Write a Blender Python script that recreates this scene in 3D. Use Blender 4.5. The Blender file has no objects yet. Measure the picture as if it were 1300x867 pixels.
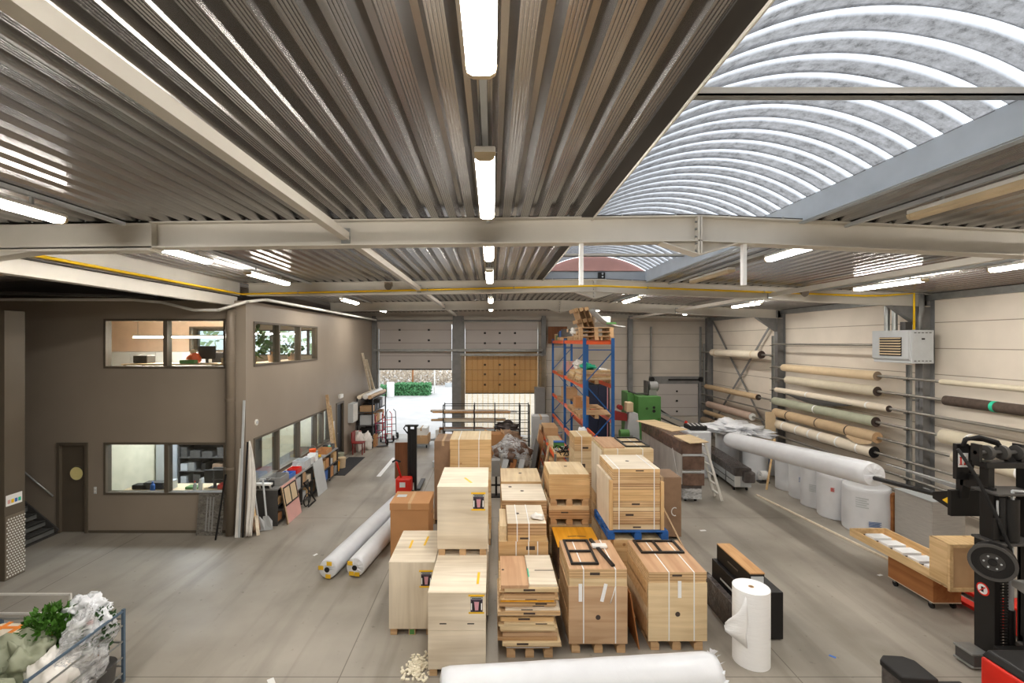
import bpy, bmesh, math, random
from mathutils import Vector, Matrix, noise
random.seed(7)
SC = bpy.context.scene
COL = SC.collection
PI = math.pi
# ------------------------------------------------------------------ materials
def lin(c):
    out = []
    for v in c[:3]:
        v = v / 255.0
        out.append(v / 12.92 if v <= 0.04045 else ((v + 0.055) / 1.055) ** 2.4)
    return (out[0], out[1], out[2], 1.0)

def new_mat(name):
    m = bpy.data.materials.new(name)
    m.use_nodes = True
    nt = m.node_tree
    nt.nodes.clear()
    out = nt.nodes.new('ShaderNodeOutputMaterial')
    return m, nt, out

def N(nt, kind, **kw):
    n = nt.nodes.new(kind)
    for k, v in kw.items():
        if k.startswith('i_'):
            n.inputs[k[2:].replace('_', ' ')].default_value = v
        else:
            setattr(n, k, v)
    return n

def ramp(nt, fac, stops):
    r = nt.nodes.new('ShaderNodeValToRGB')
    el = r.color_ramp.elements
    el[0].position, el[0].color = stops[0][0], stops[0][1]
    el[1].position, el[1].color = stops[-1][0], stops[-1][1]
    for p, c in stops[1:-1]:
        e = el.new(p); e.color = c
    nt.links.new(fac, r.inputs[0])
    return r.outputs[0]

def mul(c, k):
    return (min(1, c[0] * k), min(1, c[1] * k), min(1, c[2] * k), 1)

def paint(name, col, rough=0.5, metal=0.0, var=0.08, scale=4.0, stretch=(1, 1, 1), bump=0.0, bscale=None, spec=0.4):
    m, nt, out = new_mat(name)
    c = lin(col)
    p = N(nt, 'ShaderNodeBsdfPrincipled')
    p.inputs['Roughness'].default_value = rough
    p.inputs['Metallic'].default_value = metal
    p.inputs['Specular IOR Level'].default_value = spec
    tc = N(nt, 'ShaderNodeTexCoord')
    mp = N(nt, 'ShaderNodeMapping')
    mp.inputs['Scale'].default_value = stretch
    nt.links.new(tc.outputs['Object'], mp.inputs['Vector'])
    nz = N(nt, 'ShaderNodeTexNoise')
    nz.inputs['Scale'].default_value = scale
    nz.inputs['Detail'].default_value = 6
    nt.links.new(mp.outputs[0], nz.inputs['Vector'])
    col_out = ramp(nt, nz.outputs['Fac'], [(0.3, mul(c, 1 - var)), (0.7, mul(c, 1 + var))])
    nt.links.new(col_out, p.inputs['Base Color'])
    if bump:
        nb = N(nt, 'ShaderNodeTexNoise')
        nb.inputs['Scale'].default_value = bscale or scale * 3
        nb.inputs['Detail'].default_value = 5
        nt.links.new(mp.outputs[0], nb.inputs['Vector'])
        b = N(nt, 'ShaderNodeBump')
        b.inputs['Strength'].default_value = bump
        b.inputs['Distance'].default_value = 0.03
        nt.links.new(nb.outputs['Fac'], b.inputs['Height'])
        nt.links.new(b.outputs[0], p.inputs['Normal'])
    nt.links.new(p.outputs[0], out.inputs[0])
    return m

def wood(name, c1, c2, axis='Y', scale=3.0, rough=0.62, lines=0.0, knots=False):
    """timber: grain along one axis, optional ply lines stacked in Z"""
    m, nt, out = new_mat(name)
    p = N(nt, 'ShaderNodeBsdfPrincipled')
    p.inputs['Roughness'].default_value = rough
    p.inputs['Specular IOR Level'].default_value = 0.25
    tc = N(nt, 'ShaderNodeTexCoord')
    oi = N(nt, 'ShaderNodeObjectInfo')
    add = N(nt, 'ShaderNodeVectorMath', operation='ADD')
    sc = N(nt, 'ShaderNodeVectorMath', operation='SCALE')
    sc.inputs[0].default_value = (7.3, 4.1, 9.7)
    nt.links.new(oi.outputs['Random'], sc.inputs['Scale'])
    nt.links.new(tc.outputs['Object'], add.inputs[0])
    nt.links.new(sc.outputs[0], add.inputs[1])
    mp = N(nt, 'ShaderNodeMapping')
    s = {'X': (0.35, 5, 5), 'Y': (5, 0.35, 5), 'Z': (5, 5, 0.35)}[axis]
    mp.inputs['Scale'].default_value = s
    nt.links.new(add.outputs[0], mp.inputs['Vector'])
    nz = N(nt, 'ShaderNodeTexNoise')
    nz.inputs['Scale'].default_value = scale
    nz.inputs['Detail'].default_value = 8
    nz.inputs['Distortion'].default_value = 0.6
    nt.links.new(mp.outputs[0], nz.inputs['Vector'])
    a, b = lin(c1), lin(c2)
    c = ramp(nt, nz.outputs['Fac'], [(0.28, a), (0.55, b), (0.75, mul(b, 1.12))])
    # broad tone drift from board to board
    nb = N(nt, 'ShaderNodeTexNoise')
    nb.inputs['Scale'].default_value = 1.3
    nt.links.new(add.outputs[0], nb.inputs['Vector'])
    tone = ramp(nt, nb.outputs['Fac'], [(0.3, (0.82, 0.80, 0.76, 1)), (0.7, (1, 1, 1, 1))])
    mx = N(nt, 'ShaderNodeMix', data_type='RGBA', blend_type='MULTIPLY')
    mx.inputs[0].default_value = 1
    nt.links.new(c, mx.inputs[6]); nt.links.new(tone, mx.inputs[7])
    col = mx.outputs[2]
    if lines:
        w = N(nt, 'ShaderNodeTexWave', wave_type='BANDS', bands_direction='Z')
        w.inputs['Scale'].default_value = lines
        w.inputs['Distortion'].default_value = 0.15
        nt.links.new(tc.outputs['Object'], w.inputs['Vector'])
        ln = ramp(nt, w.outputs['Fac'], [(0.04, (0.5, 0.42, 0.34, 1)), (0.3, (1, 1, 1, 1))])
        m2 = N(nt, 'ShaderNodeMix', data_type='RGBA', blend_type='MULTIPLY')
        m2.inputs[0].default_value = 0.8
        nt.links.new(col, m2.inputs[6]); nt.links.new(ln, m2.inputs[7])
        col = m2.outputs[2]
    if knots:
        vo = N(nt, 'ShaderNodeTexVoronoi')
        vo.inputs['Scale'].default_value = 2.6
        nt.links.new(add.outputs[0], vo.inputs['Vector'])
        kn = ramp(nt, vo.outputs['Distance'], [(0.045, (0.35, 0.2, 0.1, 1)), (0.09, (1, 1, 1, 1))])
        m3 = N(nt, 'ShaderNodeMix', data_type='RGBA', blend_type='MULTIPLY')
        m3.inputs[0].default_value = 0.7
        nt.links.new(col, m3.inputs[6]); nt.links.new(kn, m3.inputs[7])
        col = m3.outputs[2]
    nt.links.new(col, p.inputs['Base Color'])
    nt.links.new(p.outputs[0], out.inputs[0])
    return m

def emit(name, col, strength):
    m, nt, out = new_mat(name)
    e = N(nt, 'ShaderNodeEmission')
    e.inputs[0].default_value = lin(col)
    e.inputs[1].default_value = strength
    nt.links.new(e.outputs[0], out.inputs[0])
    return m

def glass(name, tint=(250, 252, 252), gloss=0.12, rough=0.02, haze=0.0, hazecol=(255, 255, 255)):
    m, nt, out = new_mat(name)
    t = N(nt, 'ShaderNodeBsdfTransparent'); t.inputs[0].default_value = lin(tint)
    g = N(nt, 'ShaderNodeBsdfGlossy'); g.inputs['Roughness'].default_value = rough
    mx = N(nt, 'ShaderNodeMixShader'); mx.inputs[0].default_value = gloss
    nt.links.new(t.outputs[0], mx.inputs[1]); nt.links.new(g.outputs[0], mx.inputs[2])
    last = mx.outputs[0]
    if haze:
        d = N(nt, 'ShaderNodeBsdfDiffuse'); d.inputs[0].default_value = lin(hazecol)
        tl = N(nt, 'ShaderNodeBsdfTranslucent'); tl.inputs[0].default_value = lin(hazecol)
        dd = N(nt, 'ShaderNodeMixShader'); dd.inputs[0].default_value = 0.45
        nt.links.new(d.outputs[0], dd.inputs[1]); nt.links.new(tl.outputs[0], dd.inputs[2])
        m2 = N(nt, 'ShaderNodeMixShader'); m2.inputs[0].default_value = haze
        nt.links.new(last, m2.inputs[1]); nt.links.new(dd.outputs[0], m2.inputs[2])
        last = m2.outputs[0]
    nt.links.new(last, out.inputs[0])
    return m

def film(name, col, clear=0.5, rough=0.25, wrinkle=0.5, scale=6.0):
    """stretch film: wrinkled, patchily see-through"""
    m, nt, out = new_mat(name)
    p = N(nt, 'ShaderNodeBsdfPrincipled')
    p.inputs['Base Color'].default_value = lin(col)
    p.inputs['Roughness'].default_value = rough
    t = N(nt, 'ShaderNodeBsdfTransparent')
    tc = N(nt, 'ShaderNodeTexCoord')
    mp = N(nt, 'ShaderNodeMapping'); mp.inputs['Scale'].default_value = (1, 1, 2.5)
    mp.inputs['Rotation'].default_value = (0.4, 0.3, 0.2)
    nt.links.new(tc.outputs['Object'], mp.inputs[0])
    nz = N(nt, 'ShaderNodeTexNoise'); nz.inputs['Scale'].default_value = scale; nz.inputs['Detail'].default_value = 7
    nz.inputs['Distortion'].default_value = 1.2
    nt.links.new(mp.outputs[0], nz.inputs['Vector'])
    b = N(nt, 'ShaderNodeBump'); b.inputs['Strength'].default_value = wrinkle; b.inputs['Distance'].default_value = 0.05
    nt.links.new(nz.outputs['Fac'], b.inputs['Height']); nt.links.new(b.outputs[0], p.inputs['Normal'])
    f = ramp(nt, nz.outputs['Fac'], [(0.35, (clear - 0.25,) * 3 + (1,)), (0.65, (clear + 0.25,) * 3 + (1,))])
    mx = N(nt, 'ShaderNodeMixShader')
    nt.links.new(f, mx.inputs[0])
    nt.links.new(p.outputs[0], mx.inputs[1]); nt.links.new(t.outputs[0], mx.inputs[2])
    nt.links.new(mx.outputs[0], out.inputs[0])
    return m

def concrete(name):
    m, nt, out = new_mat(name)
    p = N(nt, 'ShaderNodeBsdfPrincipled')
    tc = N(nt, 'ShaderNodeTexCoord')
    def nz(scale, st, det=6, rot=0, dist=0):
        mp = N(nt, 'ShaderNodeMapping'); mp.inputs['Scale'].default_value = st
        mp.inputs['Rotation'].default_value = (0, 0, rot)
        nt.links.new(tc.outputs['Object'], mp.inputs[0])
        n = N(nt, 'ShaderNodeTexNoise'); n.inputs['Scale'].default_value = scale; n.inputs['Detail'].default_value = det
        n.inputs['Distortion'].default_value = dist
        nt.links.new(mp.outputs[0], n.inputs['Vector'])
        return n.outputs['Fac']
    base = ramp(nt, nz(0.55, (1, 1, 1)), [(0.3, lin((136, 129, 118))), (0.5, lin((156, 149, 138))), (0.72, lin((172, 165, 153)))])
    streak = ramp(nt, nz(0.9, (2.2, 0.25, 1), 7, 0.5, 0.8), [(0.30, (0.66, 0.65, 0.63, 1)), (0.52, (1, 1, 1, 1))])
    m1 = N(nt, 'ShaderNodeMix', data_type='RGBA', blend_type='MULTIPLY'); m1.inputs[0].default_value = 0.85
    nt.links.new(base, m1.inputs[6]); nt.links.new(streak, m1.inputs[7])
    spots = ramp(nt, nz(9, (1, 1, 1), 3), [(0.23, (0.55, 0.53, 0.5, 1)), (0.33, (1, 1, 1, 1))])
    m2 = N(nt, 'ShaderNodeMix', data_type='RGBA', blend_type='MULTIPLY'); m2.inputs[0].default_value = 0.8
    nt.links.new(m1.outputs[2], m2.inputs[6]); nt.links.new(spots, m2.inputs[7])
    # sawn joints every six metres
    br = N(nt, 'ShaderNodeTexBrick'); br.offset = 0.0
    mp = N(nt, 'ShaderNodeMapping'); mp.inputs['Location'].default_value = (2.0, -0.6, 0)
    nt.links.new(tc.outputs['Object'], mp.inputs[0]); nt.links.new(mp.outputs[0], br.inputs['Vector'])
    br.inputs['Color1'].default_value = (1, 1, 1, 1); br.inputs['Color2'].default_value = (1, 1, 1, 1)
    br.inputs['Mortar'].default_value = (0.35, 0.33, 0.3, 1)
    br.inputs['Scale'].default_value = 1.0; br.inputs['Mortar Size'].default_value = 0.009
    br.inputs['Mortar Smooth'].default_value = 0.4
    br.inputs['Brick Width'].default_value = 6.0; br.inputs['Row Height'].default_value = 5.6
    m3 = N(nt, 'ShaderNodeMix', data_type='RGBA', blend_type='MULTIPLY'); m3.inputs[0].default_value = 0.8
    nt.links.new(m2.outputs[2], m3.inputs[6]); nt.links.new(br.outputs['Color'], m3.inputs[7])
    nt.links.new(m3.outputs[2], p.inputs['Base Color'])
    rg = ramp(nt, nz(0.8, (1, 1, 1), 6), [(0.3, (0.40, 0.40, 0.40, 1)), (0.7, (0.60, 0.60, 0.60, 1))])
    nt.links.new(rg, p.inputs['Roughness'])
    p.inputs['Specular IOR Level'].default_value = 0.45
    nt.links.new(p.outputs[0], out.inputs[0])
    return m

def panel_wall(name, col, pitch, off, dirt=0.1):
    """sandwich panel wall: dark joint line every `pitch` metres up the wall"""
    m, nt, out = new_mat(name)
    p = N(nt, 'ShaderNodeBsdfPrincipled'); p.inputs['Roughness'].default_value = 0.55
    p.inputs['Specular IOR Level'].default_value = 0.3
    g = N(nt, 'ShaderNodeNewGeometry')
    sx = N(nt, 'ShaderNodeSeparateXYZ'); nt.links.new(g.outputs['Position'], sx.inputs[0])
    a = N(nt, 'ShaderNodeMath', operation='ADD'); a.inputs[1].default_value = 20 * pitch - off
    nt.links.new(sx.outputs['Z'], a.inputs[0])
    d = N(nt, 'ShaderNodeMath', operation='DIVIDE'); d.inputs[1].default_value = pitch
    nt.links.new(a.outputs[0], d.inputs[0])
    f = N(nt, 'ShaderNodeMath', operation='FRACT'); nt.links.new(d.outputs[0], f.inputs[0])
    w = 0.012 / pitch
    ln = ramp(nt, f.outputs[0], [(0.0, (0.42, 0.39, 0.35, 1)), (w, (0.42, 0.39, 0.35, 1)), (w * 2, (1, 1, 1, 1))])
    nz = N(nt, 'ShaderNodeTexNoise'); nz.inputs['Scale'].default_value = 1.1; nz.inputs['Detail'].default_value = 8
    nt.links.new(g.outputs['Position'], nz.inputs['Vector'])
    c = lin(col)
    base = ramp(nt, nz.outputs['Fac'], [(0.3, mul(c, 1 - dirt)), (0.7, mul(c, 1 + dirt * 0.5))])
    mx = N(nt, 'ShaderNodeMix', data_type='RGBA', blend_type='MULTIPLY'); mx.inputs[0].default_value = 1
    nt.links.new(base, mx.inputs[6]); nt.links.new(ln, mx.inputs[7])
    nt.links.new(mx.outputs[2], p.inputs['Base Color'])
    nt.links.new(p.outputs[0], out.inputs[0])
    return m

def vault_mat(name):
    """weathered translucent roof sheet, grimy between the ribs"""
    m, nt, out = new_mat(name)
    tc = N(nt, 'ShaderNodeTexCoord')
    n1 = N(nt, 'ShaderNodeTexNoise'); n1.inputs['Scale'].default_value = 12; n1.inputs['Detail'].default_value = 9
    n1.inputs['Roughness'].default_value = 0.75
    nt.links.new(tc.outputs['Object'], n1.inputs['Vector'])
    grime = ramp(nt, n1.outputs['Fac'], [(0.34, lin((92, 91, 90))), (0.47, lin((132, 131, 131))), (0.66, lin((156, 155, 156)))])
    at = N(nt, 'ShaderNodeAttribute'); at.attribute_name = 'rib'
    mx = N(nt, 'ShaderNodeMix', data_type='RGBA'); nt.links.new(at.outputs['Fac'], mx.inputs[0])
    nt.links.new(grime, mx.inputs[6]); mx.inputs[7].default_value = lin((232, 236, 242))
    tr = N(nt, 'ShaderNodeBsdfTransparent'); tl = N(nt, 'ShaderNodeBsdfTranslucent')
    nt.links.new(mx.outputs[2], tr.inputs[0]); nt.links.new(mx.outputs[2], tl.inputs[0])
    g = N(nt, 'ShaderNodeBsdfDiffuse'); nt.links.new(mx.outputs[2], g.inputs[0])
    a = N(nt, 'ShaderNodeMixShader'); a.inputs[0].default_value = 0.45
    nt.links.new(tr.outputs[0], a.inputs[1]); nt.links.new(tl.outputs[0], a.inputs[2])
    b = N(nt, 'ShaderNodeMixShader'); b.inputs[0].default_value = 0.25
    nt.links.new(a.outputs[0], b.inputs[1]); nt.links.new(g.outputs[0], b.inputs[2])
    nt.links.new(b.outputs[0], out.inputs[0])
    return m

M = {}
M['floor'] = concrete('worn_concrete')
M['deck'] = paint('galvanised_deck', (172, 170, 168), 0.24, 0.88, 0.07, 1.2, (2, 1, 1))
M['beam'] = paint('beam_grey_paint', (205, 200, 190), 0.5, 0, 0.05, 2)
M['beamblue'] = paint('kerb_blue_grey_paint', (176, 184, 192), 0.5, 0, 0.08, 3)
M['beamdark'] = paint('dark_strip_and_shade', (48, 44, 40), 0.7)
M['taupe'] = paint('taupe_wall_paint', (150, 138, 124), 0.55, 0, 0.05, 0.9)
M['taupeD'] = paint('taupe_joinery', (94, 85, 73), 0.5, 0, 0.05, 2)
M['panel'] = panel_wall('cream_panels', (222, 212, 198), 0.6, 0.63)
M['panelB'] = panel_wall('cream_back_panels', (205, 197, 186), 0.62, 0.4)
M['doorw'] = panel_wall('grey_white_door_sections', (196, 190, 186), 0.61, 0.05, 0.05)
M['steel'] = paint('galvanised_steel', (150, 152, 150), 0.38, 0.6, 0.12, 6)
M['column'] = paint('column_grey', (134, 134, 134), 0.5, 0.2, 0.12, 5)
M['polest'] = paint('pole_steel', (142, 138, 130), 0.35, 0.6, 0.1, 6)
M['black'] = paint('black_paint', (25, 24, 24), 0.45, 0, 0.15, 5)
M['blackm'] = paint('black_matt', (28, 27, 27), 0.6, 0, 0.2, 4)
M['rubber'] = paint('rubber', (26, 25, 25), 0.8)
M['red'] = paint('red_paint', (214, 44, 30), 0.4, 0, 0.08, 4)
M['darkred'] = paint('dark_red_paint', (140, 44, 42), 0.5, 0, 0.08, 4)
M['railblue'] = paint('trolley_blue_grey', (88, 106, 124), 0.45, 0.2, 0.1, 4)
M['orange'] = paint('rack_orange', (236, 96, 40), 0.42, 0, 0.07, 4)
M['blue'] = paint('rack_blue', (30, 92, 160), 0.42, 0, 0.1, 4)
M['bluepal'] = paint('pallet_blue', (36, 86, 150), 0.7, 0, 0.2, 6)
M['green'] = paint('machine_green', (82, 134, 70), 0.45, 0, 0.1, 3)
M['yellow'] = paint('yellow_pipe', (240, 196, 20), 0.42, 0, 0.05, 4)
M['yellowb'] = wood('yellow_film_board', (222, 150, 30), (240, 172, 48), 'Y', 2)
M['tape'] = paint('yellow_tape', (238, 190, 40), 0.5)
M['white'] = paint('white_plastic', (236, 236, 234), 0.4, 0, 0.03, 4)
M['whitew'] = paint('white_wrap', (220, 222, 226), 0.3, 0, 0.04, 3, (1, 1, 1), 0.35, 5)
M['foam'] = paint('white_foam', (242, 243, 244), 0.6, 0, 0.02, 4, (1, 1, 9), 0.25, 9)
M['whitem'] = paint('white_metal', (226, 224, 218), 0.4)
M['card'] = paint('cardboard', (188, 138, 92), 0.75, 0, 0.06, 3)
M['cardl'] = paint('cardboard_pale', (196, 160, 120), 0.75, 0, 0.08, 3)
M['cardd'] = paint('cardboard_dark', (150, 122, 98), 0.7, 0, 0.14, 4)
M['plyw'] = wood('pale_poplar_ply', (214, 199, 176), (231, 219, 199), 'X', 2.2)
M['plywz'] = wood('pale_poplar_ply_upright', (214, 199, 176), (231, 219, 199), 'Z', 2.0)
M['ply'] = wood('birch_ply', (210, 183, 144), (228, 207, 171), 'Y', 2.4)
M['plyx'] = wood('birch_ply_cross', (207, 179, 138), (226, 203, 164), 'X', 2.4)
M['plyp'] = wood('pink_hardwood_ply', (186, 144, 110), (206, 167, 132), 'Y', 2.2)
M['plypx'] = wood('tan_hardwood_ply', (185, 149, 114), (203, 171, 138), 'X', 2.2)
M['pine'] = wood('pine_boards', (200, 159, 109), (220, 185, 136), 'X', 3.0, knots=True)
M['pinez'] = wood('pine_posts', (200, 159, 109), (220, 185, 136), 'Z', 3.0)
M['piney'] = wood('pine_boards_long', (204, 167, 118), (225, 193, 146), 'Y', 3.0, knots=True)
M['edge'] = wood('stacked_ply_edges', (196, 161, 117), (219, 187, 145), 'X', 3.0, lines=8)
M['edged'] = wood('stacked_ply_edges_dark', (176, 139, 99), (202, 167, 127), 'X', 3.0, lines=6)
M['pallet'] = wood('pallet_wood', (180, 143, 103), (205, 171, 131), 'X', 3.5)
M['oak'] = wood('oak_top', (191, 142, 95), (213, 168, 119), 'Y', 2.5)
M['brown'] = wood('brown_ply', (150, 96, 56), (172, 116, 70), 'Y', 2.0)
M['brownz'] = wood('brown_sheet', (112, 70, 44), (130, 84, 56), 'Z', 2.0)
M['plank'] = wood('plank', (185, 151, 116), (211, 183, 148), 'Y', 3)
M['greyw'] = paint('grey_wrap', (176, 172, 166), 0.3, 0, 0.18, 3, (1, 1, 0.4), 0.6, 6)
M['brownw'] = paint('brown_wrap', (106, 84, 72), 0.25, 0, 0.35, 6, (1, 1, 1), 0.8, 9)
M['darkw'] = paint('dark_wrap', (84, 78, 76), 0.22, 0, 0.35, 7, (1, 1, 1), 0.9, 9)
M['greyb'] = paint('grey_box', (168, 164, 158), 0.6, 0, 0.08, 5, (1, 1, 8))
M['greyp'] = paint('grey_plastic', (142, 142, 140), 0.5, 0, 0.08, 5)
M['greyd'] = paint('dark_grey', (72, 70, 68), 0.5, 0, 0.12, 4)
M['lgrey'] = paint('light_grey', (190, 194, 196), 0.45, 0, 0.05, 4)
M['pvc'] = paint('taupe_pipe', (122, 111, 97), 0.42, 0, 0.05, 2)
M['glass'] = glass('window_glass', (246, 250, 250), 0.10)
M['strip'] = glass('pvc_strip', (252, 242, 224), 0.05, 0.15, 0.07, (236, 214, 180))
M['doortint'] = panel_wall('door_sections_curtain_tint', (218, 186, 140), 0.5, 0.05, 0.05)  # strip curtain's tint over the door, put into the door's own colour
M['film'] = film('stretch_film', (226, 228, 230), 0.55)
M['filmd'] = film('grey_stretch_film', (150, 146, 142), 0.35)
M['filmw'] = film('milky_film', (240, 242, 244), 0.16, 0.3, 0.7, 5)
M['vault'] = vault_mat('polycarbonate_sheet')
M['lamp'] = emit('lamp_diffuser', (255, 249, 240), 80)
M['lampoff'] = paint('unlit_diffuser', (206, 186, 152), 0.4)
M['panelamp'] = emit('office_lamp_warm', (255, 240, 224), 170)
M['panelampc'] = emit('office_lamp_cool', (242, 246, 255), 36)
M['pink'] = paint('pink_board', (218, 168, 160), 0.6, 0, 0.06, 3)
M['navy'] = paint('navy_panel', (30, 38, 62), 0.35)
M['magenta'] = paint('magenta', (150, 30, 70), 0.4)
M['leaf'] = paint('leaf_green', (66, 110, 34), 0.5, 0, 0.4, 18)
M['leafd'] = paint('leaf_dark', (48, 78, 40), 0.55, 0, 0.4, 18)
M['hedge'] = paint('hedge_green', (92, 150, 100), 0.6, 0, 0.45, 9)
M['treeleaf'] = paint('tree_leaf', (190, 208, 160), 0.6, 0, 0.3, 7)
M['dry'] = paint('dry_shrub', (206, 194, 178), 0.8, 0, 0.3, 7)
M['tarp'] = paint('sage_tarpaulin', (142, 146, 124), 0.55, 0, 0.08, 3)
M['bag'] = paint('white_bag', (232, 228, 222), 0.35, 0, 0.06, 5, (1, 1, 1), 0.5, 6)
M['paving'] = paint('pale_paving', (176, 174, 172), 0.7, 0, 0.1, 1.2)
M['mat'] = paint('doormat', (52, 52, 54), 0.9, 0, 0.2, 20)
M['peach'] = paint('peach_wall', (230, 206, 184), 0.6)
M['cream'] = paint('cream_wall', (216, 210, 184), 0.6)
M['beige'] = paint('beige_textile', (212, 190, 156), 0.8, 0, 0.06, 4)
M['ecru'] = paint('ecru_textile', (204, 194, 172), 0.8, 0, 0.07, 4)
M['tan'] = paint('tan_textile', (192, 166, 132), 0.8, 0, 0.07, 4)
M['sage'] = paint('sage_textile', (168, 170, 148), 0.7, 0, 0.1, 4, (1, 1, 1), 0.3, 5)
M['rose'] = paint('rose_textile', (190, 166, 150), 0.75, 0, 0.06, 4)
M['taupet'] = paint('taupe_textile', (146, 128, 108), 0.8, 0, 0.07, 4)
M['umber'] = paint('umber_textile', (78, 66, 58), 0.9, 0, 0.2, 14)
M['ivory'] = paint('ivory_textile', (222, 210, 190), 0.7, 0, 0.04, 4)
M['core'] = paint('dark_core', (70, 58, 52), 0.7)
M['greentape'] = paint('green_tape', (40, 190, 150), 0.5)
M['portglow'] = paint('porthole_lit', (246, 232, 160), 0.3)  # yellow glow of the lit room behind, put into the glass colour
M['skyblue'] = paint('blue_plastic', (60, 110, 190), 0.4)
M['chips'] = paint('foam_chips', (236, 228, 206), 0.7, 0, 0.05, 9)
M['mesh'] = paint('perforated_plate', (128, 118, 104), 0.45, 0.3, 0.06, 6)
M['ink'] = paint('print_ink', (90, 120, 170), 0.6)
M['photo'] = paint('printed_photo', (70, 58, 72), 0.4, 0, 0.4, 26)
M['pinkp'] = paint('printed_pink', (206, 150, 160), 0.4)
M['stripe'] = paint('orange_stripe', (236, 140, 60), 0.6)
M['smoke'] = film('smoky_plastic', (128, 124, 116), 0.35, 0.3, 0.4, 7)

# ------------------------------------------------------------------ mesh builder
class MB:
    def __init__(s):
        s.bm = bmesh.new(); s.mats = []
    def mi(s, mat):
        if mat not in s.mats: s.mats.append(mat)
        return s.mats.index(mat)
    def face(s, pts, mat, smooth=False):
        vs = [s.bm.verts.new(p) for p in pts]
        f = s.bm.faces.new(vs); f.material_index = s.mi(mat); f.smooth = smooth
        return f
    def hexa(s, c, mat):
        vs = [s.bm.verts.new(p) for p in c]
        k = s.mi(mat)
        for q in ((0, 3, 2, 1), (4, 5, 6, 7), (0, 1, 5, 4), (1, 2, 6, 5), (2, 3, 7, 6), (3, 0, 4, 7)):
            f = s.bm.faces.new([vs[i] for i in q]); f.material_index = k
        return s
    def box(s, x0, x1, y0, y1, z0, z1, mat, T=None):
        c = [Vector(p) for p in ((x0, y0, z0), (x1, y0, z0), (x1, y1, z0), (x0, y1, z0), (x0, y0, z1), (x1, y0, z1), (x1, y1, z1), (x0, y1, z1))]
        if T is not None: c = [T @ p for p in c]
        return s.hexa(c, mat)
    def bar(s, p0, p1, w, h, mat, up=(0, 0, 1)):
        """square bar from p0 to p1, w across, h along the up side"""
        p0, p1 = Vector(p0), Vector(p1)
        d = (p1 - p0).normalized(); u = Vector(up)
        if abs(d.dot(u)) > 0.98: u = Vector((0, 1, 0))
        a = d.cross(u).normalized() * (w / 2); b = a.cross(d).normalized() * (h / 2)
        c = [p0 - a - b, p0 + a - b, p1 + a - b, p1 - a - b, p0 - a + b, p0 + a + b, p1 + a + b, p1 - a + b]
        return s.hexa(c, mat)
    def cyl(s, p0, p1, r, mat, seg=20, r2=None, cap=True, capmat=None, hole=0):
        p0, p1 = Vector(p0), Vector(p1)
        r2 = r if r2 is None else r2
        d = (p1 - p0).normalized()
        u = Vector((0, 0, 1)) if abs(d.z) < 0.95 else Vector((1, 0, 0))
        a = d.cross(u).normalized(); b = d.cross(a).normalized()
        k = s.mi(mat); kc = s.mi(capmat or mat)
        ring = lambda p, rr: [s.bm.verts.new(p + (a * math.cos(2 * PI * i / seg) + b * math.sin(2 * PI * i / seg)) * rr) for i in range(seg)]
        R0, R1 = ring(p0, r), ring(p1, r2)
        for i in range(seg):
            f = s.bm.faces.new((R0[i], R0[(i + 1) % seg], R1[(i + 1) % seg], R1[i])); f.smooth = True; f.material_index = k
        if hole:
            H0, H1 = ring(p0, hole), ring(p1, hole)
            for i in range(seg):
                f = s.bm.faces.new((H0[(i + 1) % seg], H0[i], H1[i], H1[(i + 1) % seg])); f.smooth = True; f.material_index = kc
            for A, B, p, rr in ((R0, H0, p0, r), (R1, H1, p1, r2)):
                O, I = ring(p, rr), ring(p, hole)
                for i in range(seg):
                    f = s.bm.faces.new((O[i], O[(i + 1) % seg], I[(i + 1) % seg], I[i])); f.material_index = kc
        elif cap:
            f = s.bm.faces.new(list(reversed(ring(p0, r)))); f.material_index = kc
            if r2 > 1e-5:
                f = s.bm.faces.new(ring(p1, r2)); f.material_index = kc
        return s
    def tube(s, pts, r, mat, seg=8):
        pts = [Vector(p) for p in pts]
        k = s.mi(mat); prev = None; a = None
        for i, p in enumerate(pts):
            d = (pts[min(i + 1, len(pts) - 1)] - pts[max(i - 1, 0)]).normalized()
            if a is None:
                u = Vector((0, 0, 1)) if abs(d.z) < 0.9 else Vector((1, 0, 0))
                a = d.cross(u).normalized()
            else:
                a = (a - d * a.dot(d)).normalized()
            b = d.cross(a)
            R = [s.bm.verts.new(p + (a * math.cos(2 * PI * j / seg) + b * math.sin(2 * PI * j / seg)) * r) for j in range(seg)]
            if prev:
                for j in range(seg):
                    f = s.bm.faces.new((prev[j], prev[(j + 1) % seg], R[(j + 1) % seg], R[j])); f.smooth = True; f.material_index = k
            else:
                f = s.bm.faces.new(list(reversed(R))); f.material_index = k
            prev = R
        f = s.bm.faces.new(prev); f.material_index = k
        return s
    def prism(s, poly, axis, a0, a1, mat):
        """extrude a 2-D polygon along an axis"""
        def P(q, a):
            return {'X': (a, q[0], q[1]), 'Y': (q[0], a, q[1]), 'Z': (q[0], q[1], a)}[axis]
        A = [s.bm.verts.new(P(q, a0)) for q in poly]; B = [s.bm.verts.new(P(q, a1)) for q in poly]
        k = s.mi(mat); n = len(poly)
        for i in range(n):
            f = s.bm.faces.new((A[i], A[(i + 1) % n], B[(i + 1) % n], B[i])); f.material_index = k
        f = s.bm.faces.new(A); f.material_index = k
        f = s.bm.faces.new(B); f.material_index = k
        return s
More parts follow.
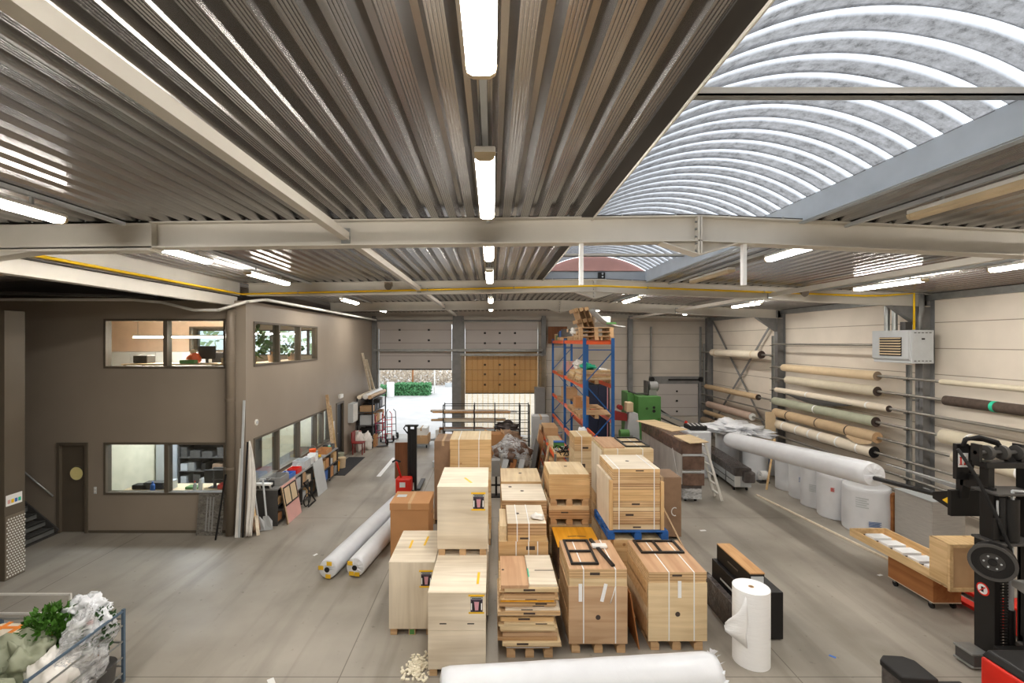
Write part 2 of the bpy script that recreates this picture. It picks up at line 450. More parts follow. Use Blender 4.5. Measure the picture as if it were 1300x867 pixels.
    def blob(s, c, size, mat, amp=0.25, freq=1.6, seed=0, sub=4, zmin=None, ridged=False, smooth=True):
        t = bmesh.new()
        bmesh.ops.create_icosphere(t, subdivisions=sub, radius=1)
        c = Vector(c); k = s.mi(mat); mp = {}
        for v in t.verts:
            q = v.co * freq + Vector((seed * 3.7, seed * 1.3, seed * 5.1))
            h = noise.fractal(q, 0.8, 2.0, 4)
            if ridged: h = 0.5 - abs(h) * 1.6
            p = v.co * (1 + amp * h)
            w = Vector((p.x * size[0], p.y * size[1], p.z * size[2])) + c
            if zmin is not None and w.z < zmin: w.z = zmin
            mp[v] = s.bm.verts.new(w)
        for f in t.faces:
            g = s.bm.faces.new([mp[v] for v in f.verts]); g.smooth = smooth; g.material_index = k
        t.free()
        return s
    def leaves(s, c, size, n, leaf, mat, seed=1, fill=False):
        rnd = random.Random(seed); k = s.mi(mat); c = Vector(c)
        for i in range(n):
            while True:
                v = Vector((rnd.uniform(-1, 1), rnd.uniform(-1, 1), rnd.uniform(-1, 1)))
                if 0.05 < v.length < 1: break
            if not fill: v = v * (0.65 + 0.35 * rnd.random()) / max(v.length, 0.3)
            p = c + Vector((v.x * size[0], v.y * size[1], v.z * size[2]))
            d = (v + Vector((rnd.gauss(0, .5), rnd.gauss(0, .5), rnd.gauss(0, .5) + .3))).normalized()
            a = d.cross(Vector((rnd.gauss(0, 1), rnd.gauss(0, 1), rnd.gauss(0, 1)))).normalized()
            L = leaf * rnd.uniform(0.6, 1.25); W = L * 0.32
            n_ = d.cross(a) * (L * 0.12)
            vs = [s.bm.verts.new(q) for q in (p, p + d * L * .5 + a * W + n_, p + d * L, p + d * L * .5 - a * W + n_)]
            f = s.bm.faces.new(vs); f.material_index = k
        return s
    def build(s, name, parent=None, local=False, label=None, bevel=0, at=None, loc=None):
        bm = s.bm
        bmesh.ops.recalc_face_normals(bm, faces=bm.faces[:])
        me = bpy.data.meshes.new(name)
        if parent is not None:
            if not local:
                r = parent
                while r.parent: r = r.parent
                inv = (Matrix.Translation(r.location) @ r.rotation_euler.to_matrix().to_4x4()).inverted()
                bmesh.ops.transform(bm, matrix=inv, verts=bm.verts[:])
        elif at is None and not local:
            xs = [v.co.x for v in bm.verts]; ys = [v.co.y for v in bm.verts]; zs = [v.co.z for v in bm.verts]
            at = ((min(xs) + max(xs)) / 2, (min(ys) + max(ys)) / 2, min(zs))
        if parent is None and at is not None:
            bmesh.ops.translate(bm, vec=-Vector(at), verts=bm.verts[:])
        bm.to_mesh(me); bm.free()
        for m in s.mats: me.materials.append(M[m])
        o = bpy.data.objects.new(name, me)
        COL.objects.link(o)
        if parent is not None: o.parent = parent
        elif at is not None: o.location = at
        if loc is not None: o.location = loc
        if label: o['label'] = label
        if bevel:
            b = o.modifiers.new('bevel', 'BEVEL'); b.width = bevel; b.segments = 2; b.limit_method = 'ANGLE'
        return o

def tag(o, label, cat, group=None, kind=None):
    o['label'] = label; o['category'] = cat
    if group: o['group'] = group
    if kind: o['kind'] = kind
    return o

def thing(name, label, cat, loc=(0, 0, 0), rotz=0, group=None):
    o = bpy.data.objects.new(name, None); COL.objects.link(o)
    o.empty_display_size = 0.2
    o.location = loc; o.rotation_euler = (0, 0, rotz)
    return tag(o, label, cat, group)

def struct(o, label=None):
    o['kind'] = 'structure'
    if label: o['label'] = label
    return o

def dup(root, loc, rotz=None, label=None, group=None):
    r = root.copy(); COL.objects.link(r); r.location = loc
    if rotz is not None: r.rotation_euler = (0, 0, rotz)
    if label: r['label'] = label
    if group: r['group'] = group
    for ch in list(root.children):
        c = ch.copy(); COL.objects.link(c); c.parent = r
        for g in list(ch.children):
            d = g.copy(); COL.objects.link(d); d.parent = c
    return r

def B1(name, x0, x1, y0, y1, z0, z1, mat, label, cat, group=None, bevel=0.004):
    return tag(MB().box(x0, x1, y0, y1, z0, z1, mat).build(name, bevel=bevel), label, cat, group)

ORD = ['first', 'second', 'third', 'fourth', 'fifth', 'sixth', 'seventh', 'eighth', 'ninth', 'tenth', 'eleventh', 'twelfth', 'thirteenth', 'fourteenth', 'fifteenth', 'sixteenth', 'seventeenth', 'eighteenth', 'nineteenth', 'twentieth']
SKY, EXPO = 2.2, 0.22
# ------------------------------------------------------------------ the hall
RX = 2.4                                   # ridge line
def zr(x): return 5.86 - 0.012 * (RX - x) if x < RX else 5.86 - 0.045 * (x - RX)
FR = [-0.05, 5.55, 11.1, 16.7]             # portal frames along the hall
YB, XR, XS, YO = 22.4, 10.3, -5.67, 10.87  # back wall, right wall, office side, office front
XL, YF = -14.3, -4.0

def wall(name, axis, t0, t1, a0, a1, z0, z1, holes, mat):
    mb = MB()
    A = sorted({a0, a1, *[h[0] for h in holes], *[h[1] for h in holes]})
    Z = sorted({z0, z1, *[h[2] for h in holes], *[h[3] for h in holes]})
    for i in range(len(A) - 1):
        for j in range(len(Z) - 1):
            ca, cz = (A[i] + A[i + 1]) / 2, (Z[j] + Z[j + 1]) / 2
            if any(h[0] < ca < h[1] and h[2] < cz < h[3] for h in holes): continue
            if axis == 'X': mb.box(A[i], A[i + 1], t0, t1, Z[j], Z[j + 1], mat)
            else: mb.box(t0, t1, A[i], A[i + 1], Z[j], Z[j + 1], mat)
    return struct(mb.build(name))

# floor inside, paving outside
struct(MB().box(XL, XR + .2, YF, YB + .1, -.2, 0, 'floor').build('floor', at=(0, 0, 0)))
struct(MB().box(-60, 60, YB + .1, 110, -.25, -.02, 'paving').build('floor_yard', at=(0, YB, 0)))

# walls
UPW = (-8.93, -6.13, 3.78, 4.92); LOW = (-8.93, -6.13, .88, 2.08); DOF = (-10.0, -9.29, 0, 2.08)
wall('wall_office_front', 'X', YO, YO + .15, XL, XS, 0, 5.34, [UPW, LOW, DOF], 'taupe')
SUP = (11.22, 15.3, 3.8, 4.88); SLO = (11.22, 16.5, .95, 2.1); SDO = (17.15, 18.0, 0, 2.15)
wall('wall_office_side', 'Y', XS - .15, XS, YO + .15, YB, 0, 5.34, [SUP, SLO, SDO], 'taupe')
wall('wall_office_partition', 'X', 16.6, 16.7, XL, XS - .15, 0, 2.9, [], 'cream')
wall('wall_stair', 'X', 8.66, 9.04, XL, -8.94, 0, 4.97, [], 'taupeD')
GLZ = (-9.1, -7.45, 4.1, 4.85)
wall('wall_upper_partition', 'X', 14.2, 14.28, XL, -7.3, 3.05, 5.24, [GLZ], 'peach')
wall('wall_lower_partition', 'Y', -9.38, -9.3, 11.02, 16.6, 0, 2.85, [], 'cream')
D1 = (-5.36, -1.9, 0, 5.2); D2 = (-1.3, 2.16, 0, 5.2); OW = (-14.0, -7.0, 3.75, 4.95)
wall('wall_back', 'X', YB, YB + .2, XL, XR + .2, 0, 6.1, [D1, D2, OW], 'panelB')
wall('wall_right', 'Y', XR, XR + .2, YF, YB, 0, 6.1, [], 'panel')
wall('wall_left', 'Y', XL - .2, XL, YF, YB, 0, 6.1, [], 'taupe')
wall('wall_front', 'X', YF - .2, YF, XL, XR + .2, 0, 6.1, [], 'panel')
struct(MB().box(XL, XS - .15, YO + .15, YB, 2.85, 3.05, 'cream').build('floor_office'))
struct(MB().box(XL, XS - .15, YO + .15, YB, 5.24, 5.34, 'peach').build('ceiling_office'))
struct(MB().box(-9.28, -6.1, YO - .012, YO, 0, .06, 'taupeD').build('baseboard_office'))

# corrugated roof deck
def deck(mb, x0, x1, y0, y1):
    P = .206; x = x0; pts = []
    while x < x1 - .02:
        pr = [(0, 0), (.011, 0), (.013, .006), (.018, .006), (.02, 0), (.031, 0), (.033, .006), (.038, .006), (.04, 0), (.051, 0), (.053, .006), (.058, .006), (.06, 0), (.068, 0), (.07, .006), (.075, .006), (.077, 0), (.086, 0), (.127, .09), (.165, .09), (.206, 0)]
        for u, h in pr[:-1]:
            if x + u <= x1: pts.append((x + u, zr(x + u) + h))
        x += P
    pts.append((x1, zr(x1)))
    k = mb.mi('deck')
    A = [mb.bm.verts.new((p[0], y0, p[1])) for p in pts]; B = [mb.bm.verts.new((p[0], y1, p[1])) for p in pts]
    for i in range(len(pts) - 1):
        f = mb.bm.faces.new((A[i], B[i], B[i + 1], A[i + 1])); f.material_index = k
SX0, SX1 = 1.19, 3.6
mb = MB(); deck(mb, XL, SX0, YF, YB); deck(mb, SX1, XR + .2, YF, YB); deck(mb, SX0, SX1, 11.25, YB)
# insulation above the deck keeps the daylight out
for a, b, c, d in ((XL, SX0 - .01, YF, YB), (SX1 + .01, XR + .2, YF, YB), (SX0, SX1, 11.3, YB)):
    for u0, u1 in ((a, min(b, RX)), (max(a, RX), b)):
        if u1 > u0: mb.hexa([(u0, c, zr(u0) + .094), (u1, c, zr(u1) + .094), (u1, d, zr(u1) + .094), (u0, d, zr(u0) + .094), (u0, c, zr(u0) + .25), (u1, c, zr(u1) + .25), (u1, d, zr(u1) + .25), (u0, d, zr(u0) + .25)], 'beamdark')
struct(mb.build('ceiling'))

# barrel vault rooflight over the ridge
mb = MB(); rib = []
W2 = (SX1 - SX0) / 2; ZS = 6.05; RISE = .36; R = (W2 * W2 + RISE * RISE) / (2 * RISE)
per = .235; ys = []; y = -3.9
while y < 11.12:
    for u, h in ((0, 0), (.145, 0), (.165, .03), (.2, .05), (.22, .03)): ys.append((y + u, h))
    y += per
NA = 28; prev = None
half = math.asin(W2 / R)
for yy, h in ys:
    row = []
    for i in range(NA + 1):
        t = -half + 2 * half * i / NA
        v = mb.bm.verts.new((RX - .005 + (R + h) * math.sin(t), yy, ZS + (R + h) * math.cos(t) - (R - RISE)))
        row.append(v); rib.append(1.0 if h > .02 else 0.0)
    if prev:
        for i in range(NA):
            f = mb.bm.faces.new((prev[i], row[i], row[i + 1], prev[i + 1])); f.smooth = True; f.material_index = mb.mi('vault')
    prev = row
# closing sheets hold the sheet's own rib flag
o = mb.build('ceiling_rooflight', at=(0, 0, 0))
at = o.data.attributes.new('rib', 'FLOAT', 'POINT')
for i, v in enumerate(rib): at.data[i].value = v
struct(o)
mb = MB()
mb.box(SX1, SX1 + .06, YF, 11.2, 5.78, 6.06, 'beamblue').box(SX0 - .05, SX0 - .02, YF, 11.2, 5.84, 6.06, 'taupet').box(SX0 - .16, SX0 - .03, YF, 11.2, 5.832, 5.842, 'beamdark').box(SX0 - .03, SX0 - .02, YF, 11.2, 5.81, 5.86, 'beam')
mb.box(SX0, SX1, 11.14, 11.2, 5.84, 6.06, 'beamblue')
mb.box(SX1 - .02, SX1 + .1, YF, 11.2, 5.79, 5.81, 'beamblue')
struct(mb.build('trim_1'), 'blue-grey kerb around the rooflight')
poly = [(SX0, 6.06), (SX1, 6.06)] + [(RX + R * math.sin(half - 2 * half * i / 16), ZS + R * math.cos(half - 2 * half * i / 16) - (R - RISE)) for i in range(17)]
struct(MB().prism(poly, 'Y', 11.12, 11.16, 'pink').build('trim_2'), 'timber end panel closing the rooflight arch')
for k, yy in enumerate((3.1, 8.9, -2.4)):
    struct(MB().box(SX0 - .02, SX1 + .02, yy - .035, yy + .035, 6.0, 6.01, 'steel').box(SX0 - .02, SX1 + .02, yy - .035, yy - .025, 6.0, 6.05, 'beam').build('trim_%d' % (3 + k)), 'steel tie angle across the rooflight')

# portal frame rafters
def rafter(yc):
    mb = MB()
    xs = [XL, -5.93, -3.96, RX, XR - .1]
    if yc > 10.9: xs = [-5.72, RX, XR - .1]
    D = .30
    for a, b in zip(xs[:-1], xs[1:]):
        za, zb = zr(a), zr(b)
        for (w, t0, t1) in ((.2, 0, .016), (.012, .016, D - .016), (.2, D - .016, D)):
            mb.hexa([(a, yc - w / 2, za - t1), (b, yc - w / 2, zb - t1), (b, yc + w / 2, zb - t1), (a, yc + w / 2, za - t1),
                     (a, yc - w / 2, za - t0), (b, yc - w / 2, zb - t0), (b, yc + w / 2, zb - t0), (a, yc + w / 2, za - t0)], 'beam')
    # dark strip under the deck
    a, b = xs[0], xs[-1]
    for p, q in ((a, RX), (RX, b)):
        mb.hexa([(p, yc - .07, zr(p)), (q, yc - .07, zr(q)), (q, yc + .07, zr(q)), (p, yc + .07, zr(p)), (p, yc - .07, zr(p) + .02), (q, yc - .07, zr(q) + .02), (q, yc + .07, zr(q) + .02), (p, yc + .07, zr(p) + .02)], 'beamdark')
    # ridge splice: end plates, haunch, bolts
    for s in (-.015, .015): mb.box(RX + s - .01, RX + s + .01, yc - .1, yc + .1, zr(RX) - .44, zr(RX) - .01, 'beam')
    for s in (-1, 1):
        mb.prism([(RX, zr(RX) - D - .15), (RX + s * .42, zr(RX + s * .42) - D), (RX, zr(RX) - D)], 'Y', yc - .006, yc + .006, 'beam')
        mb.bar((RX, yc, zr(RX) - D - .15), (RX + s * .44, yc, zr(RX + s * .44) - D), .18, .014, 'beam')
    for z in range(5):
        for s in (-.06, .06):
            mb.cyl((RX - .045, yc + s, 5.45 + z * .085), (RX - .025, yc + s, 5.45 + z * .085), .014, 'steel', 6)
    # bolted heads along the top flange
    x = xs[0] + .3
    while x < xs[-1]:
        mb.cyl((x, yc - .085, zr(x) - .001), (x, yc - .085, zr(x) + .02), .012, 'steel', 6); x += .62
    return mb
for k, yc in enumerate(FR):
    mb = rafter(yc)
    if yc < 6:   # wider welded length left of the splice, with its haunch
        mb.hexa([(XL, yc - .1, zr(XL) - .33), (-3.96, yc - .1, zr(-3.96) - .33), (-3.96, yc + .1, zr(-3.96) - .33), (XL, yc + .1, zr(XL) - .33), (XL, yc - .1, zr(XL)), (-3.96, yc - .1, zr(-3.96)), (-3.96, yc + .1, zr(-3.96)), (XL, yc + .1, zr(XL))], 'beam')
        mb.box(-3.96, -3.93, yc - .1, yc + .1, 5.47, 5.77, 'beam')
        mb.prism([(-5.3, 5.44), (-7.5, 5.42), (-7.5, 5.12)], 'Y', yc - .1, yc + .1, 'beam')
    struct(mb.build('trim_%d' % (6 + k), at=(RX, yc, 5.5)), ORD[k] + ' steel portal rafter from the camera end')
# eaves beams along the office
mb = MB()
mb.box(-5.96, -5.93, 5.6, 11.1, 5.46, 5.78, 'beam').box(-6.03, -5.86, 5.6, 11.1, 5.44, 5.456, 'beamdark').box(-5.955, -5.935, 5.6, 11.0, 5.24, 5.44, 'beam').box(-6.03, -5.86, 5.6, 11.0, 5.224, 5.24, 'beam')  # dark upper flange is coloured in as the shadow line between the bands
struct(mb.build('trim_10'), 'cream eaves beam running over the office front')
def tie(x, y0, y1, n, label):
    z = zr(x) - .03
    struct(MB().box(x - .045, x + .045, y0, y1, z - .2, z - .11, 'beam').box(x - .05, x + .05, y1 - .03, y1, z - .24, z - .06, 'steel').build('trim_%d' % n), label)
n = 11
for x in (-1.71, 6.5):
    for i in range(4):
        y0 = FR[i] + .02; y1 = (FR[i + 1] if i < 3 else YB) - .02
        tie(x, y0, y1, n, 'square steel tie tube between rafters'); n += 1
# columns on the right wall, back wall columns and rails
def column(x0, x1, yc, z1, along='Y'):
    mb = MB()
    if along == 'Y':
        mb.box(x0, x0 + .014, yc - .1, yc + .1, 0, z1, 'column').box(x1 - .014, x1, yc - .1, yc + .1, 0, z1, 'column').box(x0, x1, yc - .006, yc + .006, 0, z1, 'column')
        mb.box(x0 - .02, x1, yc - .12, yc + .12, 0, .02, 'column')
    else:
        mb.box(x0, x1, yc, yc + .012, 0, z1, 'column').box(x0, x1, yc + .188, yc + .2, 0, z1, 'column').box((x0 + x1) / 2 - .006, (x0 + x1) / 2 + .006, yc, yc + .2, 0, z1, 'column')
    return mb
for yc in (FR[0], FR[1], FR[2], FR[3], 22.15):
    mb = column(10.02, XR, yc, 5.5)
    if 1 < yc < 20:
        mb.prism([(10.02, 4.75), (10.02, zr(10) - .3), (9.3, zr(9.3) - .3)], 'Y', yc - .006, yc + .006, 'column').bar((10.02, yc, 4.75), (9.3, yc, zr(9.3) - .3), .16, .014, 'column')
    struct(mb.build('trim_%d' % n), 'grey steel column on the right wall'); n += 1
struct(MB().box(XR - .14, XR, YF, YB, 5.36, 5.5, 'steel').build('trim_%d' % n), 'eaves rail along the right wall'); n += 1
for x in (-5.56, 2.42, 6.5):
    struct(column(x - .1, x + .1, YB - .2, 5.6, 'X').build('trim_%d' % n), 'grey steel column on the back wall'); n += 1
struct(column(-1.86, -1.34, YB - .2, 5.6, 'X').build('trim_%d' % n), 'steel post between the two big doors'); n += 1
struct(MB().box(-5.66, 10.1, YB - .12, YB, 5.5, 5.6, 'beam').build('trim_%d' % n), 'rail along the top of the back wall'); n += 1
# wind bracing cross
mb = MB().bar((10.2, 21.9, 5.35), (10.2, 16.95, .5), .02, .09, 'column').bar((10.16, 16.95, 5.3), (10.16, 21.9, .5), .02, .09, 'column')
struct(mb.build('trim_%d' % n), 'crossed flat wind braces on the right wall'); n += 1
# long profiled rails on the cream wall
# ------------------------------------------------------------------ windows and doors
def window(n, axis, t, a0, a1, z0, z1, mull, depth=.16):
    r = bpy.data.objects.new('window_%d' % n, None); COL.objects.link(r)
    cx = (a0 + a1) / 2
    r.location = (cx, t, z0) if axis == 'X' else (t, cx, z0)
    struct(r)
    def bx(mb, u0, u1, w0, w1, d0, d1, mat):
        if axis == 'X': mb.box(u0, u1, t + d0, t + d1, w0, w1, mat)
        else: mb.box(t - d1, t - d0, u0, u1, w0, w1, mat)
    f = MB(); w = .05
    for u0, u1, w0, w1 in ((a0, a0 + w, z0, z1), (a1 - w, a1, z0, z1), (a0 + w, a1 - w, z0, z0 + w), (a0 + w, a1 - w, z1 - w, z1)): bx(f, u0, u1, w0, w1, -.02, depth, 'taupeD')
    f.build('window_frame', r, bevel=.004)
    edges = [a0 + w] + list(mull) + [a1 - w]
    for mu in mull:
        g = MB(); bx(g, mu - .045, mu + .045, z0 + w, z1 - w, -.01, depth, 'taupeD'); g.build('mullion', r, bevel=.004)
    for i in range(len(edges) - 1):
        g = MB(); bx(g, edges[i] + (.045 if i else 0), edges[i + 1] - (.045 if i < len(edges) - 2 else 0), z0 + w, z1 - w, .05, .06, 'glass'); g.build('pane', r)
    return r
window(1, 'X', YO, *UPW, [-7.52])
window(2, 'X', YO, *LOW, [-7.5])
window(3, 'Y', XS, *SUP, [12.58, 13.96])
window(4, 'Y', XS, *SLO, [12.55, 13.9, 15.25, 15.85])
window(5, 'X', YB, *OW, [-12.25, -10.5, -8.75])
window(6, 'X', 14.2, *GLZ, [], .1)

# office front door with a round porthole
r = bpy.data.objects.new('door_1', None); COL.objects.link(r); r.location = (-9.64, YO, 0); struct(r)
f = MB()
for u0, u1, w0, w1 in ((-10.0, -9.93, 0, 2.08), (-9.36, -9.29, 0, 2.08), (-9.93, -9.36, 2.01, 2.08)): f.box(u0, u1, YO - .03, YO + .12, w0, w1, 'taupeD')
f.build('door_frame', r, bevel=.004)
MB().box(-9.93, -9.36, YO + .04, YO + .09, .01, 2.01, 'taupeD').build('door_leaf', r)
p = MB().cyl((-9.58, YO + .035, 1.36), (-9.58, YO + .02, 1.36), .15, 'portglow', 28).build('porthole', r)
MB().cyl((-9.58, YO + .04, 1.36), (-9.58, YO + .012, 1.36), .175, 'taupeD', 28, hole=.15).build('porthole_rim', r)
# dark far office door
r = bpy.data.objects.new('door_2', None); COL.objects.link(r); r.location = (XS, 17.55, 0); struct(r)
f = MB()
for u0, u1, w0, w1 in ((17.15, 17.22, 0, 2.15), (17.93, 18.0, 0, 2.15), (17.22, 17.93, 2.08, 2.15)): f.box(XS - .15, XS + .03, u0, u1, w0, w1, 'taupeD')
f.build('door_frame', r)
MB().box(XS - .1, XS - .05, 17.22, 17.93, .01, 2.08, 'black').build('door_leaf', r)
MB().bar((XS - .02, 17.3, 1.02), (XS - .02, 17.42, 1.02), .02, .02, 'steel').build('door_handle', r)

# big sectional doors
def sectional(n, x0, x1, ztop, zbot, yd, hx, zh, label, split=None):
    r = bpy.data.objects.new('door_%d' % n, None); COL.objects.link(r); r.location = ((x0 + x1) / 2, yd, zbot); struct(r, label)
    m = MB(); z = ztop - .3
    m.box(x0, x1, yd, yd + .05, split or zbot, z, 'doorw')
    if split: MB().box(x0, x1, yd, yd + .05, zbot, split, 'doortint').build('lower_sections', r)
    m.hexa([(x0, yd, z), (x1, yd, z), (x1, yd + .05, z), (x0, yd + .05, z), (x0, yd - .22, ztop), (x1, yd - .22, ztop), (x1, yd - .17, ztop), (x0, yd - .17, ztop)], 'doorw')
    m.build('door_curtain', r)
    MB().box(x0, x1, yd - .01, yd + .06, zbot - .05, zbot, 'rubber').build('bottom_seal', r)
    for hxx in hx:
        for hz in zh: MB().box(hxx - .05, hxx + .05, yd - .03, yd, hz - .045, hz + .045, 'black').build('hinge', r)
    for xx in (x0 - .05, x1 + .02):
        MB().box(xx, xx + .03, yd - .07, yd + .02, 0, ztop - .25, 'steel').build('guide_rail', r)
    MB().cyl((x0 - .15, yd - .18, ztop + .12), (x1 + .15, yd - .18, ztop + .12), .045, 'steel', 12).build('spring_shaft', r)
    return r
sectional(3, -5.34, -1.92, 5.25, 3.1, YB - .06, (-4.38, -3.0), (4.95, 4.46, 3.97, 3.47), 'raised grey-white sectional door, left, open to the yard')
sectional(4, -1.28, 2.14, 5.25, 1.98, YB - .06, (-.35, .35, 1.07), (5.08, 4.8, 4.32, 3.3, 2.85, 2.36), 'half raised sectional door behind the strip curtain', 3.9)
# closed dock door in the right part of the back wall
r = bpy.data.objects.new('door_5', None); COL.objects.link(r); r.location = (8.75, YB, 0); struct(r, 'small closed dock door right of the green machine')
MB().box(7.72, 9.7, YB - .06, YB - .01, .9, 2.4, 'doorw').build('door_curtain', r)
MB().box(7.6, 9.82, YB - .08, YB - .01, 2.4, 2.75, 'column').build('lintel', r)
for hz in (2.05, 1.6, 1.1): MB().box(8.68, 8.76, YB - .09, YB - .06, hz - .04, hz + .04, 'black').build('hinge', r)
for xx in (7.42, 9.75):
    MB().box(xx, xx + .16, YB - .1, YB, 0, 2.75, 'column').build('jamb', r)
    MB().box(xx + .05, xx + .11, YB - .14, YB - .02, 2.75, 5.1, 'steel').build('guide_rail', r)
    MB().cyl((xx + .08, YB - .1, 2.62), (xx + .08, YB - .22, 2.62), .12, 'black', 12).build('pulley', r)
MB().cyl((8.3, YB - .14, 2.6), (9.7, YB - .14, 2.6), .035, 'black', 10).build('shaft', r)
# steel rail that carries the strip curtain, and the strips
struct(MB().box(-5.55, 2.35, YB - .34, YB - .26, 3.93, 4.05, 'steel').box(-1.5, 2.3, YB - .42, YB - .36, 3.74, 3.84, 'steel').build('trim_%d' % n), 'galvanised rail across both big doors'); n += 1
sc_ = thing('strip_curtain', 'yellowed clear plastic strip curtain hanging in the right-hand loading doorway', 'curtain', (.5, YB - .4, .05))
MB().box(-1.5, 2.35, YB - .41, YB - .38, 3.72, 3.78, 'steel').build('hanging_rail', sc_)
x = -1.45; i = 0
while x < 2.25:
    w = .3; a = .028 * (1 if i % 2 else -1)
    g = MB(); k = g.mi('strip'); cols = []
    for q in range(5):
        u = x + w * q / 4; d = YB - .4 + a + .02 * math.sin(q * PI / 4)
        cols.append((g.bm.verts.new((u, d, .05)), g.bm.verts.new((u, d, 3.74))))
    for q in range(4):
        f = g.bm.faces.new((cols[q][0], cols[q + 1][0], cols[q + 1][1], cols[q][1])); f.smooth = True
    g.build('strip', sc_); x += .245; i += 1

# ------------------------------------------------------------------ roof fittings
def lamp(x, y0, y1, z, lit, label, group):
    t = thing('fluorescent_lamp', label, 'lamp', (x, (y0 + y1) / 2, z + .11), 0, group)
    MB().box(x - .07, x + .07, y0, y1, z + .05, z + .09, 'whitem').build('housing', t, bevel=.01)
    g = MB(); m = 'lamp' if lit else 'lampoff'
    pr = [(-.068, .05), (-.06, .015), (-.035, 0), (.035, 0), (.06, .015), (.068, .05)]
    g.prism([(x + a, z + b) for a, b in pr], 'Y', y0 + .03, y1 - .03, m)
    g.build('diffuser', t)
    for e in (y0, y1 - .03): MB().prism([(x + a * 1.06, z - .003 + b) for a, b in pr], 'Y', e, e + .03, 'lampoff').build('end_cap', t)
    for e in (y0 + .3, y1 - .3): MB().box(x - .012, x + .012, e - .012, e + .012, z + .09, zr(x) - .046, 'steel').build('hanger', t)
YS = [(-2.2, -.65), (.6, 2.16), (3.11, 4.66), (5.75, 7.1), (8.2, 9.8), (13.3, 14.85), (17.2, 18.7)]  # first span lies behind the camera, lamps added to light the front
ROWS = [('left row over the grey office', -4.25, 5.56, 'LLLLLLL', [-1, 0, 1, 2, 3, 4, 5]),
        ('centre row above the crates', -.05, 5.6, 'LLLLLLL', 0),
        ('row beside the rooflight', 4.15, 5.6, 'LLUXULL', 0),
        ('row nearest the right wall', 7.65, 5.46, 'LLLLLLL', 0)]
for rn, x, z, lit, _ in ROWS:
    for i, (y0, y1) in enumerate(YS):
        dy = .15 if x == 7.65 else 0
        on = lit[i] != 'U'
        lamp(x, y0 + dy, y1 + dy, z, on, ('lit' if on else 'unlit yellowed') + ' fluorescent tube lamp, ' + ORD[i] + ' along the ' + rn, 'fluorescent lamps under the roof')
for rn, x, z, *_ in ROWS:
    tag(MB().box(x - .02, x + .02, -3, 19, zr(x) - .045, zr(x) - .005, 'lgrey').build('cable_duct'), 'pale cable duct above the lamps of the ' + rn, 'cable duct', 'lamp cable ducts')
# yellow gas pipe
P = [(-5.83, 4.2, 5.5), (-5.83, 10.9, 5.5), (-5.78, 10.95, 5.5), (RX, 10.95, 5.69), (8.6, 10.95, 5.46), (9.0, 10.9, 5.46), (9.62, 10.78, 5.5), (9.62, 10.78, 4.67)]
g = MB().tube(P, .022, 'yellow', 10)
pp = tag(g.build('gas_pipe'), 'yellow gas pipe along the second rafter down to the heater', 'pipe')
for x in (-4.5, -1.5, .5, 3.6, 6.3):
    MB().box(x - .012, x + .012, 10.93, 11.01, (5.5 + (x + 6) / 8.4 * .19 if x < RX else 5.69 - (x - RX) * .0371) - .03, (5.5 + (x + 6) / 8.4 * .19 if x < RX else 5.69 - (x - RX) * .0371) + .03, 'steel').build('pipe_clip', pp)
# cable tray round the office
def tray(name, pts, w, label, mat='steel'):
    g = MB()
    for a, b in zip(pts[:-1], pts[1:]):
        a, b = Vector(a), Vector(b); d = (b - a).normalized(); s = d.cross(Vector((0, 0, 1))).normalized() * w / 2
        g.bar(a, b, w, .006, mat)
        for q in (-1, 1): g.bar(a + s * q + Vector((0, 0, .025)), b + s * q + Vector((0, 0, .025)), .006, .05, mat)
        L = (b - a).length; u = .05
        while u < L: g.bar(a + d * u - s + Vector((0, 0, .03)), a + d * u + s + Vector((0, 0, .03)), .012, .012, mat); u += .09
    return tag(g.build(name), label, 'cable tray')
tray('cable_tray', [(-13.5, 10.45, 5.3), (-8.0, 10.45, 5.3), (-7.3, 10.45, 5.24), (-6.6, 10.45, 5.07), (-6.05, 10.45, 5.07), (-5.5, 10.6, 5.27), (-5.35, 11.1, 5.36), (-5.35, 21.6, 5.36)], .12, 'grey cable tray bending round the office corner below the roof', 'whitem')
tray('cable_ladder', [(-13.5, 9.2, 5.42), (-10.3, 9.8, 5.38), (-7.6, 10.7, 5.38)], .22, 'dark cable ladder above the stair wall', 'greyd')
for k, x in enumerate((1.04, 2.94)):
    tag(MB().box(x - .022, x + .022, 5.5, 5.56, 5.06, zr(x) - .3, 'white').build('hanging_rod'), 'white square rod hanging under the nearest rafter, ' + ('left of' if k == 0 else 'right of') + ' the ridge joint', 'rod', 'hanging rods')
for x, w, l in ((-2.4, .1, 'small brown siren on the second rafter over the left doorway'), (7.1, .09, 'small dark siren on the second rafter near the heater')):
    t = thing('alarm_siren', l, 'siren', (x, 10.98, zr(x) - .22))
    MB().box(x - .09, x + .09, 10.9, 10.97, zr(x) - .13, zr(x) - .03, 'taupet').build('siren_body', t)
    MB().cyl((x + .03, 10.9, zr(x) - .1), (x + .03, 10.76, zr(x) - .15), .05, 'taupeD', 14, r2=.085).build('siren_horn', t)
t = thing('junction_box', 'small black junction box on the rooflight kerb at the second rafter', 'box', (2.55, 11.1, 5.9))
MB().box(2.48, 2.64, 11.06, 11.13, 5.88, 6.02, 'black').build('box_body', t)
for zz in (5.915, 5.985): MB().cyl((2.58, 11.06, zz), (2.58, 11.05, zz), .022, 'lgrey', 10).build('socket', t)
